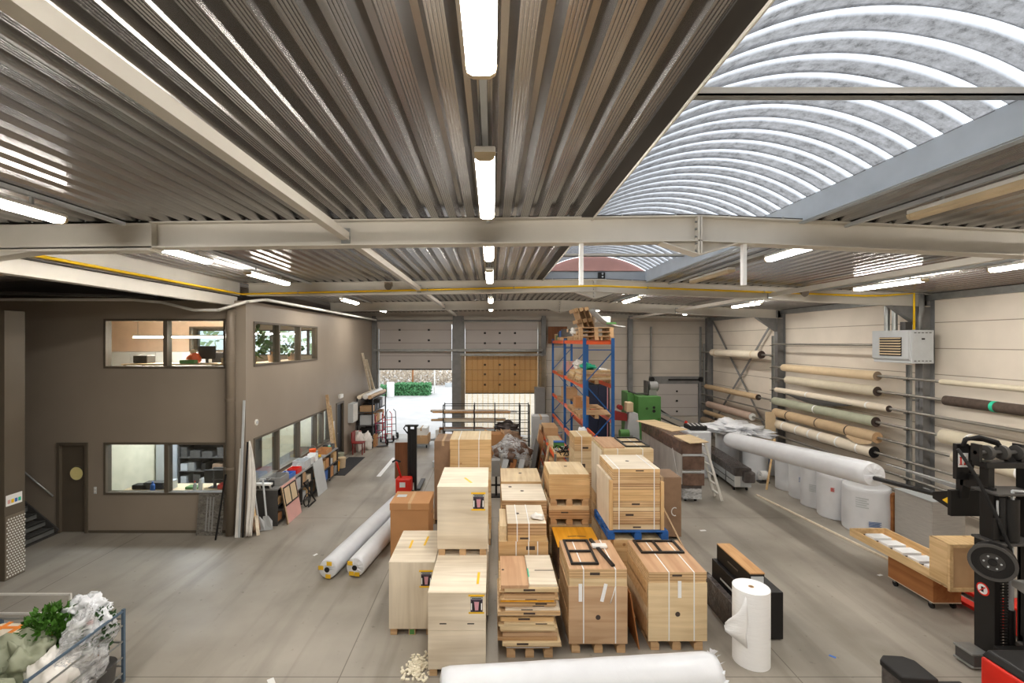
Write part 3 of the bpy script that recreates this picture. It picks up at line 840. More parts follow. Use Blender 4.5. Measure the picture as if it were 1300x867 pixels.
# gas heater on the right wall
t = thing('gas_heater', 'grey gas warm air heater with louvred front high on the right wall', 'heater', (9.75, 11.2, 3.88))
hb = MB().box(9.49, 10.0, 10.7, 11.76, 3.9, 4.66, 'lgrey').build('heater_casing', t, bevel=.01)
MB().prism([(9.49, 3.95), (9.44, 4.0), (9.44, 4.66), (9.49, 4.66)], 'Y', 10.72, 11.74, 'lgrey').build('front_hood', t)
MB().box(9.425, 9.44, 10.9, 11.5, 4.06, 4.5, 'black').build('louvre_opening', t)
for i in range(7):
    z = 4.09 + i * .062
    MB().hexa([(9.4, 10.9, z), (9.4, 11.5, z), (9.436, 11.5, z + .03), (9.436, 10.9, z + .03), (9.4, 10.9, z + .008), (9.4, 11.5, z + .008), (9.436, 11.5, z + .038), (9.436, 10.9, z + .038)], 'beige').build('louvre', t)
for i in range(5):
    for z in (3.95, 4.59): MB().box(9.55 + i * .085, 9.6 + i * .085, 10.694, 10.7, z, z + .018, 'greyd').build('vent_slot', t)
MB().box(9.72, 9.79, 10.692, 10.7, 4.44, 4.475, 'black').build('badge', t)
MB().box(9.66, 9.82, 11.05, 11.2, 4.66, 4.86, 'greyd').build('valve', t)
for y, z0 in ((11.3, 4.66), (11.52, 4.66)): MB().cyl((9.62, y, z0), (9.62, y, 5.6), .055, 'steel', 16).build('flue_pipe', t)
MB().tube([(9.9, 10.95, 4.66), (9.9, 10.95, 4.95), (9.95, 10.95, 5.1), (9.95, 10.95, 5.5)], .05, 'column', 12).build('exhaust_pipe', t)
for y in (10.78, 11.68): MB().cyl((9.75, y, 4.66), (9.75, y, 5.5), .006, 'steel', 6).build('hanging_wire', t)
# waste pipe at the office corner
g = MB().tube([(-5.98, 10.865, 5.07), (-5.97, 10.81, 5.06), (-5.96, 10.77, 5.03), (-5.95, 10.75, 4.95), (-5.95, 10.74, 4.8), (-5.95, 10.74, 0)], .098, 'pvc', 20)
t = tag(g.build('drain_pipe', at=(-5.95, 10.73, 0)), 'thick taupe drain pipe down the office corner', 'pipe')
for z in (4.62, 3.9, 3.05, 1.5): MB().cyl((-5.95, 10.73, z), (-5.95, 10.73, z + .05), .108, 'pvc', 20).build('pipe_collar', t)
# ------------------------------------------------------------------ crates and stacks in the middle of the hall
def pallet(x0, x1, y0, y1, z0, label, mat='pallet', group='pallets under the crates', h=.14):
    t = thing('pallet', label, 'pallet', ((x0 + x1) / 2, (y0 + y1) / 2, z0), 0, group)
    g = MB(); n = 6; wb = (y1 - y0) / n
    for i in range(n): g.box(x0, x1, y0 + wb * i + .012, y0 + wb * (i + 1) - .012, z0 + h - .022, z0 + h, mat)
    for s in (0, .5, 1):
        xx = x0 + (x1 - x0 - .1) * s
        g.box(xx, xx + .1, y0, y1, z0 + h - .044, z0 + h - .022, mat)
    g.build('top_deck', t)
    for s in (0, .5, 1):
        xx = x0 + (x1 - x0 - .12) * s
        for q in (0, .5, 1):
            yy = y0 + (y1 - y0 - .14) * q
            MB().box(xx, xx + .12, yy, yy + .14, z0 + .022, z0 + h - .044, mat).build('block', t)
        MB().box(xx, xx + .12, y0, y1, z0, z0 + .022, mat).build('bottom_runner', t)
    return t

def poster(g, x0, x1, z0, z1, y):
    """printed product sheet between two strips of yellow tape"""
    w, h = x1 - x0, z1 - z0
    P = lambda u, v: (x0 + u * w, y, z0 + v * h)
    def q(u0, u1, v0, v1, m, d=0):
        g.box(x0 + u0 * w, x0 + u1 * w, y - .001 - d, y, z0 + v0 * h, z0 + v1 * h, m)
    q(0.08, .94, .06, .94, 'photo')
    q(-.08, 1.06, .9, 1, 'tape', .001); q(-.06, 1.04, 0, .09, 'tape', .001)
    q(.1, .92, .76, .86, 'lgrey', .0005)
    q(.16, .86, .78, .83, 'black', .001)
    for u0, u1, v0, v1 in ((.34, .68, .18, .62),):
        g.hexa([P(u0 + .06, v0), P(u1 - .06, v0), P(u1, v1), P(u0, v1)] + [(p[0], p[1] - .002, p[2]) for p in (P(u0 + .06, v0), P(u1 - .06, v0), P(u1, v1), P(u0, v1))], 'pinkp')
    for a, b in (((.22, .68), (.32, .14)), ((.78, .68), (.7, .14))):
        pa, pb = P(*a), P(*b); g.bar((pa[0], y - .003, pa[2]), (pb[0], y - .003, pb[2]), .022, .003, 'black', (0, 1, 0))
    for u in (.14, .86): q(u - .04, u + .04, .2, .55, 'white', .0006)

def crate(label, x0, x1, y0, y1, z0, z1, post, tapes, slots=False, seam=None, group='pale poplar plywood crates', feet=.1, m='plyw', upper=False):
    t = thing('wooden_crate', label, 'crate', ((x0 + x1) / 2, (y0 + y1) / 2, z0), 0, group)
    b = z0 + feet
    g = MB().box(x0 + .006, x1 - .006, y0 + .012, y1, b, z1 - .012, m); g.build('body', t)
    MB().box(x0, x1, y0, y1, z1 - .012, z1, 'plyw').build('lid', t, bevel=.002)
    f = MB()
    if seam:
        f.box(x0 + .003, x1 - .003, y0, y0 + .012, seam + .002, z1 - .012, m).box(x0 + .003, x1 - .003, y0, y0 + .012, b, seam - .002, m)
    else: f.box(x0 + .003, x1 - .003, y0, y0 + .012, b, z1 - .012, m)
    fp = f.build('front_panel', t, bevel=.0015)
    for xx in (x0 + .02, (x0 + x1) / 2 - .05, x1 - .13):
        MB().box(xx, xx + .1, y0 + .02, y1 - .02, z0, b, 'pallet').build('skid', t)
    g = MB(); poster(g, *post, y0 - .001); pl = g.build('product_sheet', t); pl['label'] = 'printed picture sheet held by yellow tape'
    for (a, c) in tapes:
        q = MB(); q.bar((a[0], a[1], z1 + .001), (c[0], c[1], z1 + .001), .035, .002, 'tape'); q.build('tape', t)['label'] = 'yellow tape'
    if slots:
        for xx in (x0 + .2, x1 - .2): MB().box(xx - .045, xx + .045, y0 - .001, y0 + .004, .69, .705, 'blackm').build('hand_slot', t)
    return t
crate('nearest pale plywood crate with two hand slots, at the left front of the group', -.847, -.083, 6.2, 7.38, 0, 1.105, (-.3, -.115, .83, 1.08), [((-.2, 6.42), (-.19, 6.75))], True, .61)
crate('pale plywood crate standing behind the nearest one and carrying the raised crate', -.847, -.06, 7.42, 8.55, 0, 1.105, (-.3, -.12, .8, 1.05), [])
crate('raised pale plywood crate standing on top of the nearest pair of crates', -.85, -.065, 7.27, 8.4, 1.105, 2.165, (-.31, -.115, 1.8, 2.08), [((-.45, 7.75), (-.33, 7.48))])
crate('low pale plywood crate on the floor left of the two stacked crates', -1.55, -.86, 7.07, 8.25, 0, 1.10, (-1.08, -.9, .72, .98), [((-1.32, 7.55), (-1.32, 7.85)), ((-1.1, 7.65), (-1.08, 8.0))], m='plywz')
t = [o for o in bpy.data.objects if o.get('category') == 'crate'][-1]
MB().box(-1.24, -1.17, 7.085, 7.09, .01, .085, 'green').build('skid_mark', t)['label'] = 'green block under the crate'
# the tall cardboard box beside it
def carton(label, x0, x1, y0, y1, z0, z1, m='card', lid=0, tape='plank', group=None, name='cardboard_box', holes=False, rotz=0, sheet=None):
    cx, cy = (x0 + x1) / 2, (y0 + y1) / 2
    t = thing(name, label, 'box', (cx, cy, z0), rotz, group)
    a, b, h = (x1 - x0) / 2, (y1 - y0) / 2, z1 - z0
    MB().box(-a, a, -b, b, 0, h - .004, m).build('carton', t, local=True, bevel=.006)
    if lid: MB().box(-a - .012, a + .012, -b - .012, b + .012, h - lid, h, m).build('lid', t, local=True, bevel=.006)
    else:
        MB().box(-a, -.002, -b, b, h - .004, h, m).box(.002, a, -b, b, h - .004, h, m).build('top_flap', t, local=True)
    e = .013 if lid else .001
    MB().box(-.03, .03, -b - e - .001, b + e + .001, h, h + .0015, tape).box(-.03, .03, -b - e - .0015, -b - e, h - .12, h, tape).build('packing_tape', t, local=True)
    if holes: MB().box(a + e, a + e + .002, -.06, .06, h * .72, h * .72 + .05, 'cardd').build('hand_hole', t, local=True)
    if sheet: MB().box(-a + .05, -a + .25, 0, .16, h + .001, h + .003, sheet).build('shipping_note', t, local=True)
    return t
carton('tall tan cardboard box with deep lid behind the left pale crate', -2.05, -1.28, 9.5, 10.25, 0, 1.15, 'card', .14, 'cardl', holes=True, sheet='lgrey')

# bundles of flat panels tied with straps
def bundle(name, label, x0, x1, y0, y1, z0, z1, layers, cat='crate stack', front=None, top='ply', straps=(), side='edge', jit=.01, seed=0, slot=True, group='strapped plywood panel stacks', fz=None, hole=True):
    rnd = random.Random(seed)
    t = thing(name, label, cat, ((x0 + x1) / 2, (y0 + y1) / 2, z0), 0, group)
    z = z0; fr = [rnd.uniform(.6, 1.5) for _ in range(layers)]; S = sum(fr)
    mats = [side, 'pine', side, 'plyx', 'edged']
    for i in range(layers):
        h = (z1 - z0) * fr[i] / S
        d = [rnd.uniform(0, jit) for _ in range(4)]
        mm = mats[rnd.randrange(len(mats))]
        g = MB().box(x0 + d[0], x1 - d[1], y0 + d[2] + (.02 if fz and z < fz else 0), y1 - d[3], z + .002, z + h - .002, mm)
        if i == layers - 1:
            g.box(x0 + d[0], x1 - d[1], y0 + d[2], y1 - d[3], z + h - .002, z + h, top)
        if slot and h > .06 and rnd.random() < .45:
            xx = rnd.uniform(x0 + .2, x1 - .35); g.box(xx, xx + .14, y0 + d[2] - .001, y0 + d[2] + .003, z + h * .35, z + h * .65, 'core')
        g.build('panel_layer', t, bevel=.003)
        z += h
    if front:
        MB().box(x0 - .004, x1 + .004, y0 - .004, y0 + .012, z0, front[0], front[1]).build('front_panel', t, bevel=.002)
        if hole: MB().cyl(((x0 + x1) / 2, y0 - .004, (z0 + front[0]) / 2 - .03), ((x0 + x1) / 2, y0 - .006, (z0 + front[0]) / 2 - .03), .035, 'core', 16).build('hand_hole', t)
    yy0 = y0 - .008
    for s in straps:
        xx = x0 + (x1 - x0) * s
        MB().box(xx - .008, xx + .008, yy0, yy0 + .003, z0 + .01, z1 + .003, 'white').box(xx - .008, xx + .008, yy0, y1 + .004, z1 + .0005, z1 + .0035, 'white').build('strap', t)
    return t
def top_hole(t, x, y, z): MB().cyl((x, y, z), (x, y, z + .002), .035, 'core', 14).build('finger_hole', t)
def steel_grille(name, label, x0, x1, y0, y1, z, bars, axis='X', h=.025, group='black steel frames on the crates'):
    t = thing(name, label, 'frame', ((x0 + x1) / 2, (y0 + y1) / 2, z), 0, group); w = .035
    MB().box(x0, x1, y0, y0 + w, z, z + h, 'black').box(x0, x1, y1 - w, y1, z, z + h, 'black').box(x0, x0 + w, y0 + w, y1 - w, z, z + h, 'black').box(x1 - w, x1, y0 + w, y1 - w, z, z + h, 'black').build('outer_frame', t)
    for b in bars:
        g = MB()
        if axis == 'X': g.box(x0 + w, x1 - w, b - w / 2, b + w / 2, z, z + h, 'black')
        else: g.box(b - w / 2, b + w / 2, y0 + w, y1 - w, z, z + h, 'black')
        g.build('crossbar', t)
    return t
# left stack behind the raised crate
t = bundle('plywood_stack', 'tall strapped plywood stack behind the raised pale crate', -.92, -.02, 10.2, 11.2, .14, 2.28, 9, straps=(.22, .7), seed=3, side='pine', top='ply')
pallet(-.9, -.04, 10.22, 11.18, 0, 'pallet under the tall plywood stack behind the raised crate')
carton('grey-brown wrapped cardboard box left of the tall plywood stack', -1.4, -.98, 11.4, 12.3, .12, 2.0, 'cardd', group=None)
pallet(-1.5, -.95, 11.4, 12.35, 0, 'small pallet under the grey-brown wrapped box', group='pallets under the crates', h=.118)

# second column: loose panel pile, then three wide crates one behind the other
rnd = random.Random(11)
pallet(.2, .84, 6.58, 7.4, 0, 'pallet under the loose pile of plywood panels')
MB_ = MB().box(.19, .8, 6.56, 7.2, .142, .175, 'foam'); tag(MB_.build('foam_sheet', bevel=.01), 'white foam sheet squeezed under the loose panel pile', 'foam sheet')
z = .178; HS = []
NP = 20
for i in range(NP):
    h = rnd.choice((.022, .03, .04, .05, .06)); HS.append(h)
k = (1.0 - z) / sum(HS)
def nth_top(j): return 'topmost' if j == 0 else (ORD[j] + ' from the top')
for i, h in enumerate(HS):
    h *= k
    dx0, dx1, dy = rnd.uniform(-.05, .06), rnd.uniform(-.06, .06), rnd.uniform(-.03, .06)
    mm = rnd.choice(['plyx', 'edged', 'pine', 'plypx', 'edge'])
    if i == 15: mm = 'yellowb'
    if i in (9, 11): mm = 'plyw'
    lab = 'plywood panel in the uneven loose pile, ' + ORD[i] + ' from the bottom'
    if i == 15: lab = 'yellow faced panel in the uneven plywood pile on a pallet'
    g = MB().box(.12 + dx0, .9 + dx1, 6.5 + dy, 7.42 + dy, z + .0005, z + h - .0005, mm)
    o = tag(g.build('plywood_sheet', bevel=.003), lab, 'panel', 'panels in the loose pile')
    if rnd.random() < .5 and mm != 'yellowb':
        xx = rnd.uniform(.25, .6); MB().box(xx, xx + .16, 6.5 + dy - .002, 6.5 + dy + .01, z + h * .3, z + h * .8, 'core').build('notch', o)
    z += h
ztop = z
a = tag(MB().box(.12, .50, 6.5, 7.4, ztop, ztop + .045, 'plyp').build('plywood_sheet', bevel=.002), 'pinkish half panel lying left on top of the uneven plywood pile', 'panel', 'panels in the loose pile')
MB().cyl((.155, 6.95, ztop + .045), (.155, 6.95, ztop + .047), .02, 'core', 12).build('finger_hole', a)
a = tag(MB().box(.51, .9, 6.54, 7.44, ztop, ztop + .04, 'plyw').build('plywood_sheet', bevel=.002), 'pale half panel with a slit, right on top of the uneven pile', 'panel', 'panels in the loose pile')
MB().box(.62, .9, 6.93, 6.95, ztop + .04, ztop + .042, 'core').build('slit', a)
MB().box(.512, .53, 6.75, 7.0, ztop + .04, ztop + .042, 'greentape').build('green_tape', a)

t = bundle('plywood_stack', 'strapped plywood stack with stepped top just behind the loose pile', .1, .9, 7.55, 8.4, .14, 1.2, 5, straps=(.35, .6, .78), seed=5, side='pine', jit=.03, top='plyx')
t2 = bundle('plywood_stack', 'pale crate lid bundle set on the stepped stack behind the loose pile', .24, .87, 7.55, 8.42, 1.2, 1.49, 3, straps=(.25, .55), seed=6, side='pine', top='plyw', group='strapped plywood panel stacks')
top_hole(t2, .42, 8.0, 1.49)
tag(MB().box(.12, .235, 7.6, 8.4, 1.2, 1.43, 'ply').build('board_offcut', bevel=.003), 'narrow plywood offcut beside the pale lid bundle', 'board')
g = MB().blob((.74, 7.75, 1.53), (.1, .08, .045), 'bag', .5, 1.6, 4, 3, 1.495)
tag(g.build('plastic_wrapper'), 'crumpled clear wrapper lying on the pale lid bundle', 'wrapper')
pallet(.12, .88, 7.57, 8.38, 0, 'pallet under the stepped stack behind the loose pile')
t = bundle('plywood_stack', 'wide plywood crate with two finger holes, third back in the second column', .17, .98, 8.5, 9.5, .14, 1.54, 6, seed=8, top='plyw', side='pine')
top_hole(t, .57, 9.05, 1.54); top_hole(t, .35, 9.3, 1.54)
pallet(.2, .95, 8.52, 9.45, 0, 'pallet under the third crate back in the second column')
t = bundle('plywood_stack', 'hindmost wide plywood crate of the second column, near the wrapped junk pallet', .17, 1.0, 9.58, 10.6, .14, 1.56, 6, seed=9, top='ply', side='pine')
top_hole(t, .6, 10.2, 1.56)
pallet(.2, .97, 9.6, 10.55, 0, 'pallet under the hindmost crate of the second column')

# third column
pallet(1.12, 1.88, 6.68, 7.6, 0, 'pallet under the strapped stack with the narrow black frames')
t = bundle('plywood_stack', 'strapped panel stack with brown front board and hanging white tape, front centre', 1.08, 1.9, 6.66, 7.65, .14, 1.19, 7, front=(.95, 'plypx'), straps=(.25, .8), seed=12, side='edge', top='plyp')
for xx, a in ((1.24, 0), (1.60, .06)):
    MB().bar((xx, 6.652, .99), (xx - a, 6.650, .74), .05, .002, 'foam', (0, 1, 0)).build('tape_end', t)
MB().tube([(1.73, 6.646, .95), (1.70, 6.64, .85), (1.66, 6.642, .72)], .006, 'white').build('strap_tail', t)
steel_grille('steel_grille', 'black steel frame with one bar, left on the front centre stack', 1.13, 1.53, 6.78, 7.6, 1.197, [7.2])
tag(MB().bar((1.58, 7.62, 1.212), (1.72, 6.72, 1.212), .05, .03, 'black').build('steel_bar'), 'loose black steel bar beside the frame on the front centre stack', 'bar')
tag(MB().box(1.55, 1.78, 7.3, 7.42, 1.2, 1.24, 'bag').build('label_bag', bevel=.01), 'white and red plastic bag by the loose black bar', 'bag')
# leaning brown board between the two front stacks
tag(MB().box(-.008, .008, -.45, .45, 0, .82, 'brown', Matrix.Translation((2.1, 7.2, 0)) @ Matrix.Rotation(-.16, 4, 'Y')).build('leaning_board'), 'brown board leaning in the gap between the two front stacks', 'board')
t = bundle('plywood_stack', 'shrouded box with bright yellow top sheet behind the front centre stack', 1.13, 1.9, 8.15, 9.05, .14, .85, 3, seed=14, top='yellowb', side='brownw', straps=(), slot=False)
for x, y, s in ((1.45, 8.6, 1), (1.62, 8.62, -1)): MB().bar((x - .08, y, .852), (x + .08, y + .02 * s, .852), .025, .002, 'core').build('stencil_mark', t)
pallet(1.15, 1.88, 8.18, 9.0, 0, 'pallet under the box with the yellow top sheet')
z = .14
for i, (h, lab) in enumerate(((.72, 'lowest of three stacked crates on pallets behind the yellow top box'), (.24, 'middle of three stacked crates on pallets behind the yellow top box'), (.46, 'topmost of three stacked crates on pallets behind the yellow top box'))):
    t = bundle('plywood_stack', lab, 1.09, 1.88, 9.1, 10.08, z, z + h, 3 if i else 4, seed=20 + i, side='pine', top='ply', jit=.012)
    if i == 2: top_hole(t, 1.5, 9.7, z + h)
    z += h
    if i < 2:
        pallet(1.12, 1.85, 9.1, 10.05, z, 'wooden pallet ' + ('above the lowest' if i == 0 else 'under the topmost') + ' of the three stacked crates', group='pallets between the stacked crates'); z += .14
pallet(1.12, 1.85, 9.12, 10.05, 0, 'floor pallet under the three stacked crates behind the yellow top box')
print('N1 top', z)

# right column
pallet(2.26, 3.0, 6.74, 7.7, 0, 'pallet under the right front crate')
t = bundle('plywood_stack', 'right front plywood crate with centre hole and black frame on top', 2.22, 3.05, 6.72, 7.8, .14, 1.12, 6, front=(.97, 'plyx'), straps=(.35, .78), seed=15, side='edge', top='plyp')
MB().bar((2.66, 6.71, 1.0), (2.66, 6.708, .76), .05, .002, 'foam', (0, 1, 0)).build('tape_end', t)
for a, b in ((.3, .44), (.5, .62), (.68, .82), (.86, .96)): MB().box(2.212, 2.222, 6.76, 7.76, a - .08, b - .02, 'pine' if a != .5 else 'plyx').build('side_slat', t)
steel_grille('steel_grille', 'black steel frame with one bar on the right front crate', 2.3, 2.97, 7.3, 7.75, 1.126, [2.62], 'Y')
t = bundle('plywood_stack', 'low pine crate under the blue pallet', 2.08, 3.02, 8.1, 9.1, 0, 1.0, 5, seed=16, side='pine', top='ply')
pallet(1.98, 3.02, 8.1, 9.2, 1.004, 'blue pallet under the large strapped stack', 'bluepal')
t = bundle('plywood_stack', 'large strapped plywood stack on the blue pallet', 2.08, 2.9, 8.16, 9.18, 1.148, 2.2, 12, straps=(.13, .87), seed=17, side='edge', top='plyw', jit=.006)
top_hole(t, 2.48, 8.7, 2.2)
MB().box(2.02, 2.072, 8.2, 9.15, 1.15, 2.02, 'plywz').build('side_panel', t); MB().box(2.02, 2.078, 8.14, 8.2, 1.15, 2.0, 'pinez').build('corner_post', t); MB().box(2.905, 2.96, 8.14, 8.22, 1.15, 1.98, 'pinez').build('corner_post', t)
pallet(2.25, 3.2, 9.46, 10.5, 0, 'pallet under the tall stack behind the large strapped stack')
t = bundle('plywood_stack', 'tall strapped stack with black frames on top, behind the blue pallet stack', 2.22, 3.22, 9.43, 10.6, .14, 2.25, 11, straps=(.28, .78), seed=18, side='edge', top='plyx')
MB().box(2.19, 2.215, 9.5, 10.45, 1.2, 2.2, 'plywz').build('side_panel', t)
tag(MB().box(2.23, 2.66, 9.5, 10.55, 2.256, 2.276, 'plyp').build('plywood_sheet', bevel=.002), 'pinkish panel on the tall stack beside two black frames', 'panel')
steel_grille('steel_grille', 'black steel frame with one bar on the tall rear stack', 2.7, 3.2, 9.6, 10.5, 2.257, [10.05])
t = bundle('plywood_stack', 'slim strapped plywood stack beside the blue and orange rack foot', 1.98, 2.42, 11.4, 12.2, 0, 2.1, 9, straps=(.4,), seed=19, side='edge', top='plyx')
t = carton('tall grey-brown wrapped box right of the blue pallet stack', 3.35, 4.2, 10.5, 11.2, .06, 1.38, 'cardd', tape='plank')
MB().tube([(4.05 + .07 * math.cos(a), 10.497, .62 + .09 * math.sin(a)) for a in [1 + .45 * i for i in range(10)]], .012, 'white').build('tape_loop', t)
pallet(3.4, 4.15, 10.55, 11.15, 0, 'dark low pallet under the grey-brown wrapped box', 'black', h=.058)
tag(MB().bar((3.62, 10.35, 1.0), (3.9, 9.2, .02), .035, .02, 'plank').build('leaning_lath'), 'pale lath leaning between the wrapped box and the right front crate', 'lath')

# rolls wrapped in white film
def wrapped_roll(label, p0, p1, r, group=None, ends=True, tapes=(), name='wrapped_roll', mat='whitew', seed=0):
    p0, p1 = Vector(p0), Vector(p1); mid = (p0 + p1) / 2
    t = thing(name, label, 'roll', (mid.x, mid.y, min(p0.z, p1.z) - r), 0, group)
    d = (p1 - p0).normalized(); u = Vector((0, 0, 1)); a = d.cross(u).normalized(); b = a.cross(d)
    g = MB(); k = g.mi(mat); NS, NR = 28, 36; prev = None; first = None
    for i in range(NR + 1):
        f = i / NR
        rr = r * (.93 if i in (0, NR) else 1)
        row = []
        for j in range(NS):
            th = 2 * PI * j / NS
            h = noise.noise(Vector((f * 9, math.cos(th) * 1.6 + seed * 5, math.sin(th) * 1.6)))
            q = rr * (1 + .022 * h)
            # a lengthwise fold of the film
            if abs((j - 6) % NS) < 2: q *= 1.018
            row.append(g.bm.verts.new(p0.lerp(p1, f) + (a * math.cos(th) + b * math.sin(th)) * q))
        if prev:
            for j in range(NS):
                ff = g.bm.faces.new((prev[j], prev[(j + 1) % NS], row[(j + 1) % NS], row[j])); ff.smooth = True; ff.material_index = k
        else: first = row
        prev = row
    for row, c, s in ((first, p0, -1), (prev, p1, 1)):
        cv = g.bm.verts.new(c + d * s * .012)
        mids = [g.bm.verts.new(c + (v.co - c) * .55 + d * s * (.02 + .02 * noise.noise(Vector((j, seed, 1.3))))) for j, v in enumerate(row)]
        for j in range(NS):
            for q in ((row[j], row[(j + 1) % NS], mids[(j + 1) % NS], mids[j]), (mids[j], mids[(j + 1) % NS], cv)):
                ff = g.bm.faces.new(q); ff.material_index = k
    g.build('film_wrap', t)
    if ends:
        MB().cyl(p0 - d * .022, p0 - d * .03, r * .27, 'blackm', 16).build('tube_core', t)
        for th in tapes:
            c = p0 - d * .026 + (a * math.cos(th) + b * math.sin(th)) * r * .68
            MB().bar(c - a * .05, c + a * .05, .004, .075, 'tape', b).build('yellow_sticker', t)
    return t
wrapped_roll('white film wrapped roll on the floor, left of the pair by the cardboard box', (-3.05, 8.75, .185), (-2.5, 12.5, .185), .18, 'white rolls on the floor left of the crates', True, (1.2, 2.9, 4.9), seed=1)
wrapped_roll('white film wrapped roll on the floor, right of the pair by the cardboard box', (-2.56, 8.82, .185), (-2.06, 12.3, .185), .18, 'white rolls on the floor left of the crates', True, (2.4, 4.2, 5.1), seed=2)
tt = wrapped_roll('large white wrapped roll lying across in front of the crates', (2.78, 5.88, .255), (-.6, 5.6, .255), .25, None, False, seed=3)
g = MB(); rnd = random.Random(5)
for i in range(16):
    th = i * PI / 8; a = Vector((2.76, 5.88 + .19 * math.cos(th), .255 + .19 * math.sin(th)))
    b = a + Vector((.05 + .05 * rnd.random(), .06 * math.cos(th), .06 * math.sin(th))); c = a + Vector((.02, .1 * math.cos(th + .5), .1 * math.sin(th + .5)))
    g.face([a, b, c], 'whitew')
g.build('film_tail', tt)
# standing foam roll with a loose end
t = thing('foam_roll', 'upright white packing foam roll with a loose end by the black cabinet', 'roll', (3.57, 6.52, 0))
MB().cyl((3.57, 6.52, 0), (3.57, 6.52, 1.02), .235, 'foam', 40, hole=.036).build('foam_body', t)
MB().cyl((3.57, 6.52, .9), (3.57, 6.52, 1.022), .036, 'cardl', 16, hole=.028).build('cardboard_core', t)
g = MB(); prev = None; k = g.mi('foam')
for i in range(9):
    f = i / 8; x = 3.42 - .30 * f; y = 6.34 - .04 * f + .05 * f * f
    z1_ = 1.0 - .42 * f - .05 * math.sin(f * 5); z0_ = .28 + .24 * f
    row = [g.bm.verts.new((x, y + .02 * math.sin(q * 2 + f * 4), z0_ + (z1_ - z0_) * q / 4)) for q in range(5)]
    if prev:
        for q in range(4):
            ff = g.bm.faces.new((prev[q], prev[q + 1], row[q + 1], row[q])); ff.smooth = True; ff.material_index = k
    prev = row
o = g.build('loose_end', t); sm = o.modifiers.new('thick', 'SOLIDIFY'); sm.thickness = .006
# black cabinet lying behind it
t = thing('black_cabinet', 'low black cabinet on the floor behind the foam roll', 'cabinet', (4.0, 7.5, 0))
MB().box(3.74, 4.28, 6.95, 8.05, .02, .71, 'black').build('cabinet_body', t, bevel=.006)
MB().box(3.735, 3.74, 7.2, 7.75, .5, .53, 'lgrey').build('handle', t)
for x in (3.78, 4.2): 
    for y in (7.0, 7.95): MB().box(x, x + .05, y, y + .05, 0, .02, 'blackm').build('foot', t)
t = thing('drawer_unit', 'long black drawer unit with oak top lying on the black cabinet', 'cabinet', (3.9, 7.4, .71))
MB().box(3.8, 4.02, 6.98, 8.0, .712, .965, 'black').build('unit_body', t, bevel=.004)
MB().box(3.8, 4.02, 6.97, 8.0, .965, .985, 'oak').build('oak_top', t, bevel=.002)
MB().box(3.82, 4.0, 6.965, 6.98, .76, .93, 'lgrey').build('end_label', t)
MB().box(3.792, 3.8, 7.3, 7.62, .84, .86, 'taupeD').build('grip_slot', t)
tag(MB().box(3.6, 3.7, 6.9, 8.1, 0, .46, 'darkw').build('film_slab', bevel=.01), 'dark film wrapped panel on edge between right front crate and black cabinet', 'panel')
tag(MB().bar((2.95, 5.97, .012), (3.3, 5.9, .012), .05, .012, 'blackm').build('black_strip'), 'black strip on the floor right of the large white roll', 'strip')
# foam chips by the nearest crate
g = MB(); rnd = random.Random(3)
for i in range(210):
    r_ = abs(rnd.gauss(0, .42)); a = rnd.uniform(0, 2 * PI)
    x, y = -1.02 + .2 * r_ * math.cos(a) * 1.1, 6.36 + .28 * r_ * math.sin(a) * 1.3
    z = .012 + max(0, .1 - r_ * .16) * rnd.random()
    T = Matrix.Translation((x, y, z)) @ Matrix.Rotation(rnd.uniform(0, 6), 4, 'Z') @ Matrix.Rotation(rnd.uniform(-.4, .4), 4, 'X')
    g.box(-.026, .026, -.014, .014, -.009, .009, 'chips', T)
tag(g.build('foam_chips'), 'spilled cream foam packing chips by the nearest pale crate', 'foam chips', None, 'stuff')
# ------------------------------------------------------------------ office rooms behind the glass
def office_lamp(label, x0, x1, y0, y1, z, m):
    t = thing('ceiling_lamp', label, 'lamp', ((x0 + x1) / 2, (y0 + y1) / 2, z), 0, 'office ceiling lamps')
    MB().box(x0, x1, y0, y1, z + .03, z + .07, 'whitem').build('housing', t)
    MB().box(x0 + .01, x1 - .01, y0 + .01, y1 - .01, z, z + .03, m).build('diffuser', t)
    for x in (x0 + .1, x1 - .1): MB().box(x - .005, x + .005, (y0 + y1) / 2 - .005, (y0 + y1) / 2 + .005, z + .07, z + .6 if z > 4 else 2.85, 'steel').build('hanger', t)
office_lamp('long pendant tube lamp seen through the upper front office window', -9.4, -6.6, 12.35, 12.45, 4.5, 'panelamp')
office_lamp('pendant tube lamp deeper in the upper office, behind the side windows', -8.6, -6.6, 15.9, 16.0, 4.64, 'panelamp')
office_lamp('ceiling lamp in the lower office behind the front window', -8.6, -6.6, 12.2, 12.7, 2.72, 'panelampc')
office_lamp('ceiling lamp in the lower office behind the side windows', -8.0, -6.4, 14.6, 15.0, 2.72, 'panelampc')
def desk(label, x0, x1, y0, y1, z0, h=.74, m='ply'):
    t = thing('desk', label, 'desk', ((x0 + x1) / 2, (y0 + y1) / 2, z0), 0, 'office desks')
    MB().box(x0, x1, y0, y1, z0 + h - .03, z0 + h, m).build('desk_top', t, bevel=.004)
    for x in (x0 + .03, x1 - .07):
        for y in (y0 + .03, y1 - .07): MB().box(x, x + .04, y, y + .04, z0, z0 + h - .03, 'greyd').build('leg', t)
    return t
desk('wooden desk right behind the upper front office window', -8.8, -6.3, 11.2, 11.9, 3.05, .82)
desk('desk behind the upper side windows with plants on it', -6.6, -5.95, 12.3, 15.1, 3.05, .78)
desk('desk behind the lower front office window', -8.8, -6.3, 11.1, 11.8, 0, .86)
desk('desk behind the lower side windows', -6.6, -5.95, 12.3, 16.2, 0, .8, 'greyd')
